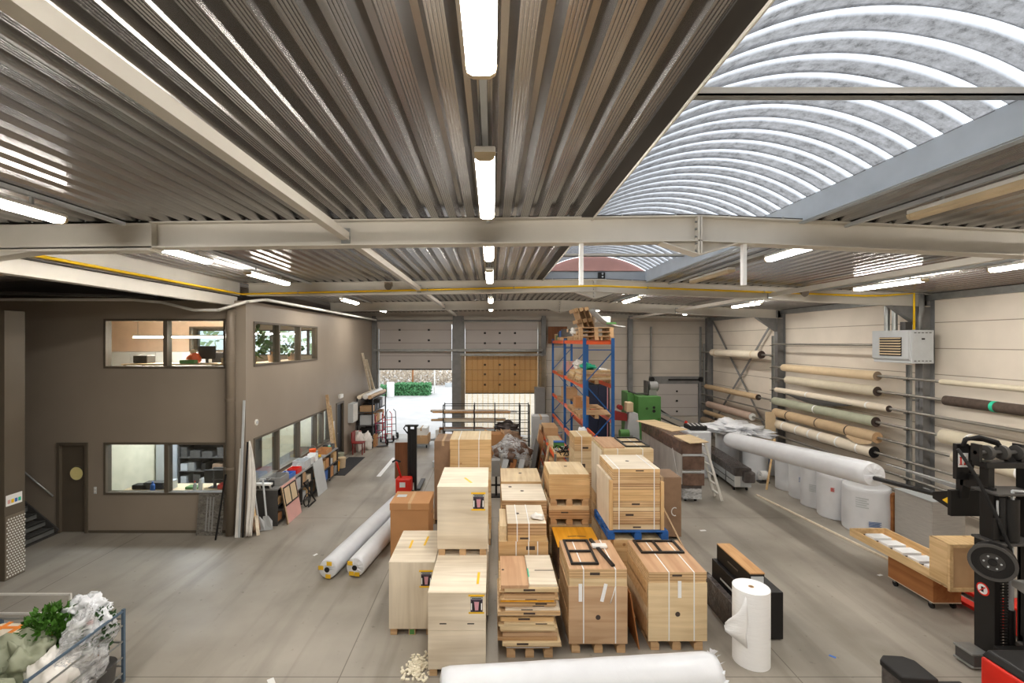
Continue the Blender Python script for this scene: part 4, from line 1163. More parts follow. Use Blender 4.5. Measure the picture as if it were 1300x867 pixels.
def cabinet(name, label, x0, x1, y0, y1, z0, z1, m, doors=2, shelves=0, face='Y', cat='cabinet', group=None):
    t = thing(name, label, cat, ((x0 + x1) / 2, (y0 + y1) / 2, z0), 0, group)
    if shelves:
        g = MB(); w = .025
        g.box(x0, x0 + w, y0, y1, z0, z1, m).box(x1 - w, x1, y0, y1, z0, z1, m).box(x0 + w, x1 - w, y1 - w, y1, z0, z1, m)
        g.build('carcass', t)
        for i in range(shelves + 1):
            z = z0 + (z1 - z0 - w) * i / shelves
            MB().box(x0 + w, x1 - w, y0, y1 - w, z, z + w, m).build('shelf', t)
    else:
        MB().box(x0, x1, y0, y1, z0, z1, m).build('carcass', t, bevel=.004)
        for i in range(doors):
            a = x0 + (x1 - x0) * i / doors; b = x0 + (x1 - x0) * (i + 1) / doors
            d = MB().box(a + .006, b - .006, y0 - .018, y0, z0 + .03, z1 - .006, m).build('door', t, bevel=.003)
            MB().box(b - .05, b - .03, y0 - .03, y0 - .018, (z0 + z1) / 2 - .08, (z0 + z1) / 2 + .08, 'steel').build('handle', d)
    return t
cabinet('filing_cabinet', 'low grey cabinets against the partition of the upper office', -11.2, -8.3, 13.7, 14.15, 3.05, 4.1, 'lgrey', 4)
cabinet('filing_cabinet', 'grey wall cabinet in the lower office behind the front window', -9.25, -8.82, 13.0, 13.45, 0, 1.9, 'lgrey', 1)
shelf = cabinet('bookcase', 'dark shelf full of parts seen through the lower front window', -8.78, -6.65, 13.2, 13.65, 0, 2.3, 'greyd', 0, 6, cat='shelf')
rnd = random.Random(21)
for lv in range(1, 6):
    z = .025 + (2.3 - .025) * lv / 6; x = -8.72; i = 0
    while x < -6.98:
        w = rnd.uniform(.12, .3); h = rnd.uniform(.12, .28)
        mm = rnd.choice(['greyd', 'lgrey', 'black', 'cardd', 'red' if rnd.random() < .3 else 'greyp', 'skyblue' if rnd.random() < .3 else 'greyd'])
        tag(MB().box(x, x + w, 13.22, 13.55, z, z + h, mm).build('storage_box'), 'box on the dark office shelf, %s level up, %s from the left' % (ORD[lv - 1], ORD[i]), 'box', 'boxes on the dark office shelf')
        x += w + rnd.uniform(.02, .2); i += 1
def chair(label, x, y, z0, m='black', rz=0):
    t = thing('office_chair', label, 'chair', (x, y, z0), rz, None)
    MB().box(-.24, .24, -.24, .24, .42, .5, m).build('seat', t, local=True, bevel=.03)
    MB().box(-.23, .23, .2, .27, .55, 1.08, m).build('backrest', t, local=True, bevel=.03)
    MB().cyl((0, 0, .1), (0, 0, .42), .03, 'steel', 10).build('gas_column', t, local=True)
    for i in range(5):
        a = i * 2 * PI / 5
        MB().bar((0, 0, .1), (.28 * math.cos(a), .28 * math.sin(a), .06), .04, .03, 'blackm').cyl((.28 * math.cos(a) - .02, .28 * math.sin(a), .03), (.28 * math.cos(a) + .02, .28 * math.sin(a), .03), .03, 'rubber', 10).build('leg', t, local=True)
chair('black office chair behind the lower front window', -7.15, 12.25, 0)
chair('black office chair at the upper window desk', -7.2, 12.3, 3.05)
def monitor(label, x, y, z, w=.5):
    t = thing('monitor', label, 'monitor', (x, y, z))
    MB().box(-w / 2, w / 2, -.02, .02, .1, .42, 'black').build('screen', t, local=True, bevel=.006)
    MB().box(-.03, .03, -.02, .02, .01, .1, 'greyd').build('stand', t, local=True); MB().box(-.12, .12, -.09, .09, 0, .012, 'greyd').build('foot', t, local=True)
monitor('dark monitor on the lower office desk, right half', -6.75, 11.5, .86)
monitor('dark monitor on the upper office desk beside the mullion', -7.0, 11.6, 3.87, .42)
def bottle(label, x, y, z, h, r, m, cap, group=None):
    t = thing('spray_bottle', label, 'bottle', (x, y, z), 0, group)
    MB().cyl((x, y, z), (x, y, z + h * .65), r, m, 14).cyl((x, y, z + h * .65), (x, y, z + h * .82), r, m, 14, r2=r * .4).build('bottle_body', t)
    MB().cyl((x, y, z + h * .82), (x, y, z + h), r * .45, cap, 10).build('cap', t)
bottle('white pump bottle on the lower window desk', -6.95, 11.25, .86, .27, .045, 'white', 'white')
bottle('clear bottle with red tin beside it on the lower window desk', -7.05, 11.2, .86, .24, .04, 'lgrey', 'red')
bottle('blue bottle standing left on the lower window desk', -8.05, 11.2, .86, .22, .05, 'skyblue', 'skyblue')
for i, (x, w, h, m, l) in enumerate(((-8.45, .35, .1, 'black', 'black keyboard tray on the lower window desk'), (-8.1, .5, .16, 'greyd', 'dark device left on the lower window desk'), (-7.75, .2, .2, 'lgrey', 'pale box on the lower window desk beside the mullion'), (-7.2, .3, .06, 'green', 'flat green tray on the lower window desk'), (-6.45, .25, .12, 'red', 'red and white box at the right end of the lower window desk'))):
    tag(MB().box(x - w / 2, x + w / 2, 11.3, 11.5, .862, .862 + h, m).build('desk_tray' if 'tray' in l else 'desk_box', bevel=.01), l, 'tray' if 'tray' in l else 'box')
g = MB().blob((-7.25, 11.5, 3.99), (.16, .14, .14), 'orange', .2, 1.2, 2, 3, 3.87).blob((-7.28, 11.5, 4.15), (.07, .07, .06), 'beige', .1, 1, 3, 2)
tag(g.build('plush_cushion'), 'round orange and cream cushion on the upper window desk', 'cushion')
tag(MB().box(-7.0 + .45, -6.2, 11.4, 11.6, 3.872, 4.0, 'beige').build('cardboard_tray', bevel=.01), 'flat beige cardboard tray at the right of the upper desk', 'tray')
tag(MB().box(-7.45, -7.1, 11.25, 11.4, 3.872, 3.96, 'green').build('green_crate', bevel=.01), 'small green crate on the upper window desk', 'crate')
tag(MB().box(-8.75, -8.4, 11.5, 11.8, 3.872, 4.06, 'greyd').build('printer', bevel=.02), 'grey printer at the left end of the upper window desk', 'printer')
def plant(label, x, y, z, s, lf=.14, m='leaf', n=110, pot='cardd', seed=1):
    t = thing('potted_plant', label, 'plant', (x, y, z))
    MB().cyl((x, y, z), (x, y, z + .2), .09, pot, 16, r2=.12).build('pot', t)
    MB().cyl((x, y, z + .15), (x, y, z + .2 + s[2] * .6), .012, 'brown', 8).build('stem', t)
    MB().leaves((x, y, z + .2 + s[2]), s, n, lf, m, seed).build('foliage', t)
plant('leafy plant in the nearest of the upper side windows', -6.25, 12.3, 3.83, (.3, .3, .34), .22, 'leaf', 120, seed=2)
plant('small plant in the middle upper side window', -6.2, 13.3, 3.83, (.2, .2, .16), .14, 'leafd', 70, seed=3)
plant('bushy plant in the farthest upper side window', -6.2, 14.6, 3.83, (.3, .3, .12), .14, 'leafd', 80, seed=4)
# ------------------------------------------------------------------ stairs and left foreground
t = thing('grating_stairs', 'grey steel grating stairs rising left behind the dark stub wall', 'stairs', (-10.6, 9.95, 0))
for i in range(8):
    x1 = -10.02 - i * .2; z = .15 + i * .165
    g = MB().box(x1 - .25, x1, 9.1, 10.82, z - .03, z - .006, 'greyd').box(x1 - .012, x1, 9.1, 10.82, z - .12, z, 'steel')
    for q in range(24): y = 9.12 + q * .07; g.box(x1 - .25, x1, y, y + .012, z - .006, z, 'steel')
    g.build('tread', t)
for y in (9.07, 10.82): MB().bar((-9.98, y, .02), (-11.6, y, 1.36), .03, .2, 'greyd').build('stringer', t)
MB().box(-10.1, -9.95, 9.08, 10.84, 0, .02, 'greyd').build('foot_plate', t)
t = thing('handrail', 'thin steel handrail on the office wall above the stairs', 'handrail', (-10.5, 10.8, .85))
MB().tube([(-11.6, 10.79, 2.17), (-10.7, 10.79, 1.43), (-10.03, 10.79, .87)], .02, 'steel', 10).build('rail', t)
for x, z in ((-10.2, 1.01), (-11.0, 1.68)): MB().tube([(x, 10.79, z), (x, 10.82, z - .06), (x, 10.87, z - .06)], .01, 'steel', 8).build('bracket', t)
t = thing('perforated_plate', 'perforated steel kick plate on the end of the dark stub wall', 'plate', (-8.93, 8.85, .02))
g = MB().box(-8.936, -8.93, 8.67, 9.03, .02, 1.18, 'mesh')
for i in range(7):
    for j in range(22):
        y = 8.70 + i * .05 + (.025 if j % 2 else 0); z = .06 + j * .05
        g.cyl((-8.93, y, z), (-8.926, y, z), .016, 'whitem', 8)
g.build('plate_sheet', t)
t = thing('notice_label', 'small white notice with coloured squares on the dark stub wall', 'label', (-8.935, 8.8, 1.35))
g = MB().box(-8.937, -8.932, 8.68, 8.98, 1.36, 1.56, 'white')
for i, m in enumerate(('pink', 'yellow', 'skyblue', 'greentape')): g.box(-8.933, -8.9305, 8.71 + i * .065, 8.76 + i * .065, 1.4, 1.47, m)
g.build('sheet', t)
t = thing('light_switch', 'white double light switch beside the office door', 'switch', (-9.13, YO, .9))
MB().box(-9.16, -9.1, YO - .012, YO, .9, 1.06, 'lgrey').build('switch_plate', t, bevel=.003)
for z in (.93, 1.0): MB().box(-9.15, -9.11, YO - .018, YO - .012, z, z + .05, 'whitem').build('rocker', t)
t = thing('switch_box', 'small round white push button on the office side wall', 'button', (XS, 11.35, 2.42))
MB().cyl((XS, 11.35, 2.46), (XS + .02, 11.35, 2.46), .075, 'whitem', 20).build('button_plate', t); MB().cyl((XS + .02, 11.35, 2.46), (XS + .035, 11.35, 2.46), .04, 'lgrey', 16).build('button_cap', t)
# things leaning at the office front and corner
T = Matrix.Translation((-6.42, YO - .16, 0)) @ Matrix.Rotation(-.12, 4, 'X')
g = MB().box(-.29, .29, -.008, .008, 0, .92, 'smoke', T)
o = tag(g.build('clear_sheet'), 'smoky clear plastic sheet leaning under the lower front office window', 'sheet')
for i in range(3): MB().box(-.1 + i * .07, -.07 + i * .07, -.012, -.008, .1, .85, 'greyp', T).build('moulding', o)
tag(MB().bar((-6.12, 10.45, 0.01), (-5.98, 10.6, 1.42), .03, .03, 'black').build('black_rod'), 'black rod leaning against the drain pipe under the window', 'rod')
for (x, h, w, m, l) in ((-5.74, 1.95, .06, 'whitem', 'white batten leaning at the office corner, left of the cloth'), (-5.6, 2.1, .035, 'blackm', 'dark thin batten leaning at the office corner beside the cloth'), (-5.68, 3.05, .045, 'lgrey', 'tall grey batten leaning at the office corner behind the cloth')):
    tag(MB().bar((x, 10.6, 0.005), (x, 10.82, h), w, w * .6, m).build('batten'), l, 'batten', 'battens leaning at the office corner')
g = MB(); prev = None; k = g.mi('bag')
for i in range(21):
    f = i / 20; z = .04 + 2.1 * (1 - f); w = .03 + .22 * math.sin(min(1, f * 1.15) * 2.2) * (1 - .35 * f); x0 = -5.53
    row = [g.bm.verts.new((x0 + w * q / 8 + .0 * f, 10.74 + .05 * math.sin(q * 1.9 + f * 3) * f - .12 * f, z)) for q in range(9)]
    if prev:
        for q in range(8):
            ff = g.bm.faces.new((prev[q], prev[q + 1], row[q + 1], row[q])); ff.smooth = True; ff.material_index = k
    prev = row
o = tag(g.build('hanging_cloth'), 'white cloth draped over a batten at the office corner', 'cloth'); sm = o.modifiers.new('thick', 'SOLIDIFY'); sm.thickness = .015
# shovels and scraps by the bench end
def shovel(label, x, y, tilt, h, m='lgrey'):
    t = thing('shovel', label, 'shovel', (x, y, 0), 0, 'shovels at the bench end')
    T = Matrix.Translation((x, y, .01)) @ Matrix.Rotation(tilt, 4, 'Y') @ Matrix.Rotation(-.05, 4, 'X')
    MB().cyl(T @ Vector((0, 0, .3)), T @ Vector((0, 0, h)), .022, m, 10).build('shaft', t)
    g = MB(); c = [(-.11, 0), (.11, 0), (.12, .2), (.06, .34), (-.06, .34), (-.12, .2)]
    A = [g.bm.verts.new(T @ Vector((a, -.03 + .05 * (abs(a) > .1), b))) for a, b in c]; B = [g.bm.verts.new(T @ Vector((a, -.024 + .05 * (abs(a) > .1), b))) for a, b in c]
    kk = g.mi(m)
    for i in range(6): g.bm.faces.new((A[i], A[(i + 1) % 6], B[(i + 1) % 6], B[i])).material_index = kk
    g.bm.faces.new(A); g.bm.faces.new(list(reversed(B)))
    g.build('blade', t)
    MB().bar(T @ Vector((-.07, 0, h)), T @ Vector((.07, 0, h)), .03, .03, m).build('grip', t)
shovel('grey shovel leaning on the bench end, left of two', -5.38, 10.93, -.16, 1.25)
shovel('grey shovel leaning on the bench end, right of two', -5.22, 10.98, -.12, 1.18)
tag(MB().cyl((-5.53, 10.86, .17), (-5.42, 10.95, .19), .165, 'cardd', 22).build('log_slice'), 'round sawn log slice standing by the shovels', 'log')
tag(MB().bar((-5.34, 10.78, .005), (-5.52, 10.9, .6), .06, .04, 'piney').build('wood_scrap'), 'orange-brown wooden scrap leaning behind the shovels', 'scrap')
tag(MB().bar((-5.30, 10.7, .005), (-5.42, 10.85, .4), .07, .03, 'plyw').build('wood_scrap'), 'short pale wooden scrap leaning before the shovels', 'scrap')
t = thing('trestle', 'folded white metal trestle on the bench end', 'trestle', (-5.45, 11.15, .93))
MB().box(-5.62, -5.2, 11.08, 11.2, 1.02, 1.06, 'whitem').build('crosspiece', t)
for x in (-5.55, -5.3): MB().bar((x, 11.3, .885), (x + .05, 11.14, 1.03), .035, .03, 'whitem').build('leg', t)
# long open workbench along the office side
t = thing('workbench', 'long grey open-shelf workbench along the office side wall', 'workbench', (-5.38, 13.4, 0))
BX0, BX1, BY0, BY1 = -5.64, -5.12, 11.26, 15.7
MB().box(BX0, BX1, BY0, BY1, .85, .88, 'greyp').build('worktop', t, bevel=.004)
MB().box(BX0, BX1, BY0, BY1, .06, .08, 'greyd').build('bottom_shelf', t)
for i in range(7):
    y = BY0 + (BY1 - BY0 - .03) * i / 6
    MB().box(BX0, BX1, y, y + .03, 0, .85, 'greyd').build('divider', t)
    if i < 6: MB().box(BX0, BX1, y + .03, y + (BY1 - BY0 - .03) / 6, .45, .47, 'greyd').build('shelf', t)
rnd = random.Random(31)
for i in range(6):
    y = BY0 + .03 + (BY1 - BY0 - .03) * i / 6
    for z, lv in ((.082, 'bottom'), (.472, 'middle')):
        for q in range(2):
            w = rnd.uniform(.22, .3); h = rnd.uniform(.16, .33); d = rnd.uniform(.2, .4)
            yy = y + .03 + q * .34
            m = rnd.choice(['card', 'cardl', 'greyp', 'lgrey', 'plyw', 'skyblue', 'greyd', 'pine'])
            tag(MB().box(BX1 - d - .03, BX1 - rnd.uniform(.01, .05), yy, yy + w, z, z + h, m).build('storage_box', bevel=.006), 'box on the workbench %s shelf, %s bay, %s of two' % (lv, ORD[i], 'nearer' if q == 0 else 'farther'), 'box', 'boxes in the workbench')
CL = [('storage_crate', 'grey stackable crate near the front end of the workbench', -5.5, -5.16, 11.5, 12.0, .2, 'greyp'), ('tool_case', 'black tool case on the near end of the workbench', -5.62, -5.3, 11.3, 11.62, .14, 'blackm'),
      ('parts_tray', 'blue tray on the workbench behind the grey crate', -5.5, -5.2, 12.1, 12.5, .1, 'skyblue'), ('parts_tray', 'red open tray on the workbench', -5.45, -5.18, 12.55, 12.85, .13, 'red'),
      ('storage_crate', 'pale grey crate in the middle of the workbench', -5.5, -5.15, 13.0, 13.4, .22, 'lgrey'), ('carton_box', 'white carton on the workbench beside the pale crate', -5.42, -5.18, 13.5, 13.72, .2, 'white'),
      ('carton_box', 'second white carton farther along the workbench', -5.42, -5.18, 13.85, 14.05, .22, 'white'), ('open_carton', 'tan cardboard tray near the far end of the workbench', -5.5, -5.16, 14.7, 15.2, .13, 'card'),
      ('paint_bucket', 'orange bucket near the far end of the workbench', -5.6, -5.42, 14.4, 14.6, .22, 'orange'), ('tool_case', 'dark case at the far end of the workbench', -5.5, -5.2, 15.3, 15.6, .16, 'greyd')]
for n_, l, x0, x1, y0, y1, h, m in CL:
    t = thing(n_, l, n_.split('_')[1], ((x0 + x1) / 2, (y0 + y1) / 2, .88))
    if 'bucket' in n_:
        MB().cyl(((x0 + x1) / 2, (y0 + y1) / 2, .88), ((x0 + x1) / 2, (y0 + y1) / 2, .88 + h), .09, m, 18, r2=.11).build('bucket_body', t)
        MB().tube([((x0 + x1) / 2 + .11 * math.cos(a), (y0 + y1) / 2, .88 + h + .1 * math.sin(a)) for a in [i * PI / 8 for i in range(9)]], .006, 'steel').build('handle', t)
    elif 'case' in n_:
        MB().box(x0, x1, y0, y1, .882, .88 + h, m).build('case_body', t, bevel=.012)
        MB().tube([(x1 - .1, y0 + .08, .88 + h), (x1 - .1, y0 + .08, .92 + h), (x1 - .1, y1 - .08, .92 + h), (x1 - .1, y1 - .08, .88 + h)], .012, 'greyp').build('handle', t)
    else:
        w = .014
        MB().box(x0, x1, y0, y1, .881, .895, m).build('base', t)
        for a, b, c, d in ((x0, x1, y0, y0 + w), (x0, x1, y1 - w, y1), (x0, x0 + w, y0 + w, y1 - w), (x1 - w, x1, y0 + w, y1 - w)): MB().box(a, b, c, d, .895, .88 + h, m).build('side_wall', t)
        if 'crate' in n_:
            for z in (.93, .99, 1.04): MB().box(x1, x1 + .004, y0, y1, z, z + .012, m).build('rib', t)
for i, (y0, y1, x, m, l) in enumerate(((12.3, 15.0, -5.58, 'plyw', 'long pale lath lying along the back of the workbench'), (12.6, 14.8, -5.53, 'lgrey', 'long grey profile lying along the back of the workbench'), (11.6, 13.0, -5.56, 'yellow', 'yellow spirit level at the near end of the workbench'))):
    tag(MB().box(x - .018, x + .018, y0, y1, .881 + .0, .93, m).build('long_lath' if 'lath' in l else 'metal_profile' if 'profile' in l else 'spirit_level'), l, 'lath' if 'lath' in l else 'profile' if 'profile' in l else 'level')
rnd = random.Random(77)
for i in range(14):
    y = 11.7 + i * .27; x = rnd.uniform(-5.5, -5.2); s = rnd.uniform(.05, .1)
    m = rnd.choice(['red', 'blackm', 'white', 'skyblue', 'greyd', 'lgrey', 'tape'])
    T = Matrix.Translation((x, y, .9 + .2 * (i % 3 == 0) * 0)) @ Matrix.Rotation(rnd.uniform(0, 3), 4, 'Z')
    zz = .881
    if any(c[2] < x < c[3] and c[4] - .1 < y < c[5] + .1 for c in CL): continue
    tag(MB().box(-s, s, -s * .6, s * .6, 0, s * .7, m, Matrix.Translation((x, y, zz)) @ Matrix.Rotation(rnd.uniform(0, 3), 4, 'Z')).build('hand_tool', bevel=.008), 'small loose tool on the workbench top, spot %s from the near end' % ORD[i], 'tool', 'small tools on the workbench')
for i, (y, x, r, h, m, l) in enumerate(((12.93, -5.3, .05, .17, 'white', 'white tin on the workbench past the red tray'), (13.46, -5.3, .04, .24, 'skyblue', 'blue spray can on the workbench past the pale crate'), (13.79, -5.3, .05, .15, 'red', 'red tin on the workbench between the two white cartons'), (14.12, -5.28, .055, .2, 'lgrey', 'grey tin on the workbench past the white cartons'), (14.28, -5.3, .04, .22, 'blackm', 'black spray can on the workbench before the orange bucket'), (12.05, -5.24, .035, .2, 'tape', 'yellow spray can on the workbench beside the blue tray'), (15.25, -5.26, .045, .18, 'greentape', 'green tin on the workbench near its far end'))):
    t = thing('paint_can', l, 'can', (x, y, .88), 0, 'cans on the workbench')
    MB().cyl((x, y, .881), (x, y, .88 + h * .86), r, m, 14).build('can_body', t); MB().cyl((x, y, .88 + h * .86), (x, y, .88 + h), r * .8, 'lgrey', 14).build('lid', t)
# panels leaning on the bench front
def lean(name, label, x, y, w, h, th, m, tilt=.13, parts=None, cat='panel', yaw=0):
    T = Matrix.Translation((x, y, .004)) @ Matrix.Rotation(yaw, 4, 'Z') @ Matrix.Rotation(-tilt, 4, 'Y')
    o = tag(MB().box(0, th, -w / 2, w / 2, 0, h, m, T).build(name, bevel=.003), label, cat)
    return o, T
o, T = lean('framed_board', 'pink board with black two-pane frame leaning on the workbench', -4.93, 11.75, .82, .92, .03, 'pink', .18, cat='board')
for a, b, c, d in ((-.36, .36, .42, .45), (-.36, .36, .84, .87), (-.36, -.33, .42, .87), (.33, .36, .42, .87), (-.015, .015, .42, .87)): MB().box(.03, .045, a, b, c, d, 'black', T).build('frame_bar', o)
for a, b in ((-.33, -.015), (.015, .33)): MB().box(.031, .034, a, b, .45, .84, 'beige', T).build('inner_panel', o)
MB().box(.0, .034, -.41, -.36, 0, .9, 'plank', T).build('edge_strip', o)
lean('white_board', 'plain pale grey board leaning on the far part of the workbench', -4.94, 13.75, .72, .95, .02, 'lgrey', .17, cat='board')
t = thing('folding_stand', 'black folding stand leaning on the workbench between the two boards', 'stand', (-4.95, 12.8, 0))
for a, b in (((-4.86, 12.5, .02), (-5.05, 12.95, .62)), ((-4.86, 13.0, .02), (-5.05, 12.65, .62)), ((-4.86, 12.5, .04), (-4.86, 13.0, .04)), ((-5.05, 12.65, .6), (-5.05, 12.95, .6))): MB().bar(a, b, .03, .03, 'black').build('strut', t)
MB().tube([(-4.95 + .02 * math.cos(a), 12.62 + .16 * math.cos(a), .17 + .16 * math.sin(a)) for a in [i * PI / 9 for i in range(19)]], .015, 'blackm').build('hoop', t)
# far left corner
for (x, y, r, h, m, l) in ((-5.3, 16.0, .13, .3, 'yellowb', 'ochre bucket on the floor past the workbench end'), (-5.25, 16.45, .15, .34, 'beige', 'cream bucket on the floor past the workbench end'), (-5.42, 16.8, .15, .42, 'sage', 'grey-green drum on the floor past the workbench end'), (-5.48, 16.3, .16, .5, 'greyd', 'dark drum against the wall past the workbench end')):
    t = thing('bucket', l, 'bucket', (x, y, 0))
    MB().cyl((x, y, 0.016), (x, y, h), r * .88, m, 18, r2=r).build('bucket_body', t); MB().cyl((x, y, h), (x, y, h + .02), r * 1.04, m, 18).build('lid', t)
tag(MB().box(-5.45, -4.83, 15.5, 17.95, .001, .013, 'mat').build('door_mat', bevel=.004), 'dark grey doormat on the floor before the dark office door', 'mat')
tag(MB().box(-3.78, -3.64, 15.4, 17.9, .0005, .003, 'white').build('floor_line'), 'white painted line on the floor left of the doorway', 'line')
t = thing('red_chair', 'dark red chair beside the doormat near the office door', 'chair', (-5.25, 18.5, 0))
MB().box(-5.45, -5.02, 18.3, 18.7, .43, .47, 'darkred').build('seat', t, bevel=.01); MB().box(-5.47, -5.43, 18.3, 18.7, .47, .88, 'darkred').build('backrest', t, bevel=.01)
for x in (-5.43, -5.06):
    for y in (18.33, 18.65): MB().box(x, x + .03, y, y + .03, 0, .43, 'darkred').build('leg', t)
for (x, y, s, sd, l) in ((-5.15, 19.3, (.22, .26, .36), 1, 'white plastic sack standing behind the red chair'), (-5.35, 18.95, (.18, .2, .42), 2, 'white sack against the wall behind the red chair')):
    tag(MB().blob((x, y, s[2] * .9), s, 'bag', .4, 1.3, sd, 4, .002).build('plastic_sack'), l, 'sack')
carton('pink and white carton under the wall cabinet by the red chair', -5.62, -5.38, 19.12, 19.4, 0, .75, 'pink', tape='white')
carton('brown carton on the floor before the black shelf rack', -5.12, -4.85, 19.7, 20.05, 0, .5, 'card')
t = thing('wall_box', 'pale electrical cabinet on the office side wall past the dark door', 'cabinet', (-5.58, 18.9, 1.3))
MB().box(XS, -5.47, 18.55, 19.2, 1.2, 1.95, 'lgrey').build('box_body', t, bevel=.008); MB().box(-5.47, -5.455, 18.58, 19.17, 1.23, 1.92, 'whitem').build('door', t)
tag(MB().box(XS, XS + .006, 16.75, 16.95, 1.2, 1.55, 'white').build('paper_notice'), 'white paper notice on the wall left of the dark office door', 'notice')
t = thing('emergency_light', 'white emergency light box on the wall above the dark office door', 'lamp', (XS + .05, 17.5, 2.3))
MB().box(XS, XS + .09, 17.35, 17.7, 2.3, 2.45, 'whitem').build('housing', t, bevel=.01); MB().box(XS + .09, XS + .1, 17.37, 17.68, 2.32, 2.43, 'white').build('diffuser', t)
t = thing('shelf_rack', 'black shelf rack with tubes on top in the far left corner', 'rack', (-5.3, 20.7, 0))
for x in (-5.6, -4.98):
    for y in (19.5, 21.9): MB().box(x, x + .05, y, y + .05, 0, 2.05, 'black').build('upright', t)
for z in (.35, .9, 1.45, 2.0): MB().box(-5.6, -4.93, 19.5, 21.95, z, z + .03, 'greyd').build('shelf', t)
rnd = random.Random(55); i = 0
for z, lv in ((.38, 'lowest'), (.93, 'second'), (1.48, 'third')):
    y = 19.6; i = 0
    while y < 21.5:
        w = rnd.uniform(.25, .5); h = rnd.uniform(.2, .42)
        m = rnd.choice(['card', 'blackm', 'white', 'cardl', 'lgrey', 'greyd'])
        tag(MB().box(-5.5, -4.97, y, y + w, z + .001, z + h, m).build('storage_box', bevel=.01), 'box on the black corner rack, %s shelf, %s from the near end' % (lv, ORD[i]), 'box', 'boxes on the black corner rack'); i += 1
        y += w + rnd.uniform(.05, .2)
for i, (x, r, m, l) in enumerate(((-5.45, .09, 'ivory', 'pale tube on top of the black corner rack, nearest the wall'), (-5.2, .11, 'whitem', 'white tube on top of the black corner rack, middle'), (-5.02, .08, 'plank', 'wooden pole on top of the black corner rack, front edge'))):
    tag(MB().cyl((x, 19.35, 2.031 + r), (x, 22.0, 2.031 + r), r, m, 16).build('tube', bevel=0), l, 'tube', 'tubes on the black corner rack')
for (y, z1_, l) in ((20.3, 3.9, 'long pale plank leaning above the black corner rack, left'), (20.9, 3.6, 'long pale plank leaning above the black corner rack, right')):
    tag(MB().bar((-5.42, y + .7, 2.25), (-5.58, y, z1_), .1, .04, 'plyw').build('long_plank'), l, 'plank', 'planks leaning on the corner rack')
for (y, m, h, l) in ((15.5, 'plank', 2.6, 'weathered brown plank leaning on the wall at the far windows'), (15.75, 'piney', 2.2, 'slim pine plank leaning on the wall at the far windows')):
    tag(MB().bar((-5.28, y + .4, .02), (-5.6, y + .5, h), .1, .04, m).build('long_plank'), l, 'plank', 'planks leaning at the far windows')
# hand trucks by the doorway
def hand_truck(label, x, y, m, rz=0):
    t = thing('hand_truck', label, 'hand truck', (x, y, 0), rz, 'hand trucks by the doorway')
    for s in (-.2, .2):
        MB().tube([(s, 0, .1), (s, .1, .9), (s, .18, 1.2), (s * .6, .25, 1.3)], .018, m).build('side_rail', t, local=True)
        w = MB().cyl((s * 1.35 - .03, .06, .13), (s * 1.35 + .03, .06, .13), .13, 'rubber', 18).build('wheel', t, local=True)
        MB().cyl((s * 1.35 - .035, .06, .13), (s * 1.35 + .035, .06, .13), .06, 'lgrey', 12).build('hub', w, local=True)
    for z, yy in ((.35, .03), (.65, .07), (.95, .11)): MB().bar((-.2, yy, z), (.2, yy, z), .025, .025, m).build('crossbar', t, local=True)
    MB().box(-.24, .24, -.22, .0, .02, .035, 'greyd').build('toe_plate', t, local=True)
hand_truck('magenta hand truck by the left doorway, nearest', -4.68, 19.9, 'magenta', .5)
hand_truck('red hand truck by the left doorway, middle', -4.6, 20.7, 'red', .3)
hand_truck('black hand truck by the left doorway, farthest', -4.55, 21.4, 'greyd', .4)
# ------------------------------------------------------------------ trolley with plants, lower left
CX0, CX1, CY0, CY1 = -6.2, -4.66, 4.72, 5.97
t = thing('cage_trolley', 'blue-grey tube cage trolley full of plants and film, lower left', 'trolley', ((CX0 + CX1) / 2, (CY0 + CY1) / 2, 0))
for x in (CX0, CX1):
    for y in (CY0, CY1): MB().box(x - .016, x + .016, y - .016, y + .016, .1, 1.02 if x == CX1 else .9, 'railblue').build('post', t)
MB().bar((CX1, CY0, 1.0), (CX1, CY1, 1.0), .024, .024, 'railblue').build('top_rail', t)
for z in (.22, .42, .62, .82): MB().bar((CX1, CY0, z), (CX1, CY1, z), .016, .016, 'steel').build('side_wire', t)
for z in (.3, .6, .9): MB().bar((CX0, CY1, z), (CX1, CY1, z), .016, .016, 'steel').build('back_wire', t)
MB().box(CX0, CX1, CY0, CY1, .1, .14, 'greyd').build('base_deck', t)
for x in (CX0 + .1, CX1 - .1):
    for y in (CY0 + .1, CY1 - .1): MB().cyl((x - .02, y, .05), (x + .02, y, .05), .05, 'rubber', 14).build('wheel', t)
def leafy(label, c, s, n, lf, m, seed, z0=.14):
    t = thing('green_plant', label, 'plant', (c[0], c[1], z0))
    MB().cyl((c[0], c[1], z0), (c[0], c[1], z0 + .3), .14, 'greyd', 16, r2=.17).build('pot', t)
    MB().cyl((c[0], c[1], z0 + .25), (c[0], c[1], c[2]), .02, 'brown', 8).build('stem', t)
    MB().leaves(c, s, n, lf, m, seed, True).build('foliage', t)
leafy('bright green leafy plant in the middle of the cage trolley', (-5.22, 5.6, .98), (.3, .26, .25), 900, .085, 'leaf', 4)
leafy('dark green plant wrapped in film at the right corner of the trolley', (-4.8, 5.78, .86), (.12, .16, .24), 420, .075, 'leafd', 6)
tag(MB().box(-4.82, -4.77, 5.62, 5.66, 1.03, 1.06, 'red').build('red_clip', bevel=.01), 'small red clip on the film at the trolley corner', 'clip')
tag(MB().blob((-5.0, 5.84, 1.08), (.2, .17, .17), 'whitew', .55, 1.9, 8, 5, None).blob((-4.86, 5.8, .98), (.17, .15, .14), 'whitew', .55, 2.1, 3, 4).blob((-5.12, 5.8, .97), (.15, .15, .13), 'whitew', .5, 2.2, 5, 4).build('film_bundle'), 'crumpled white film bundle on the back corner of the trolley', 'film')
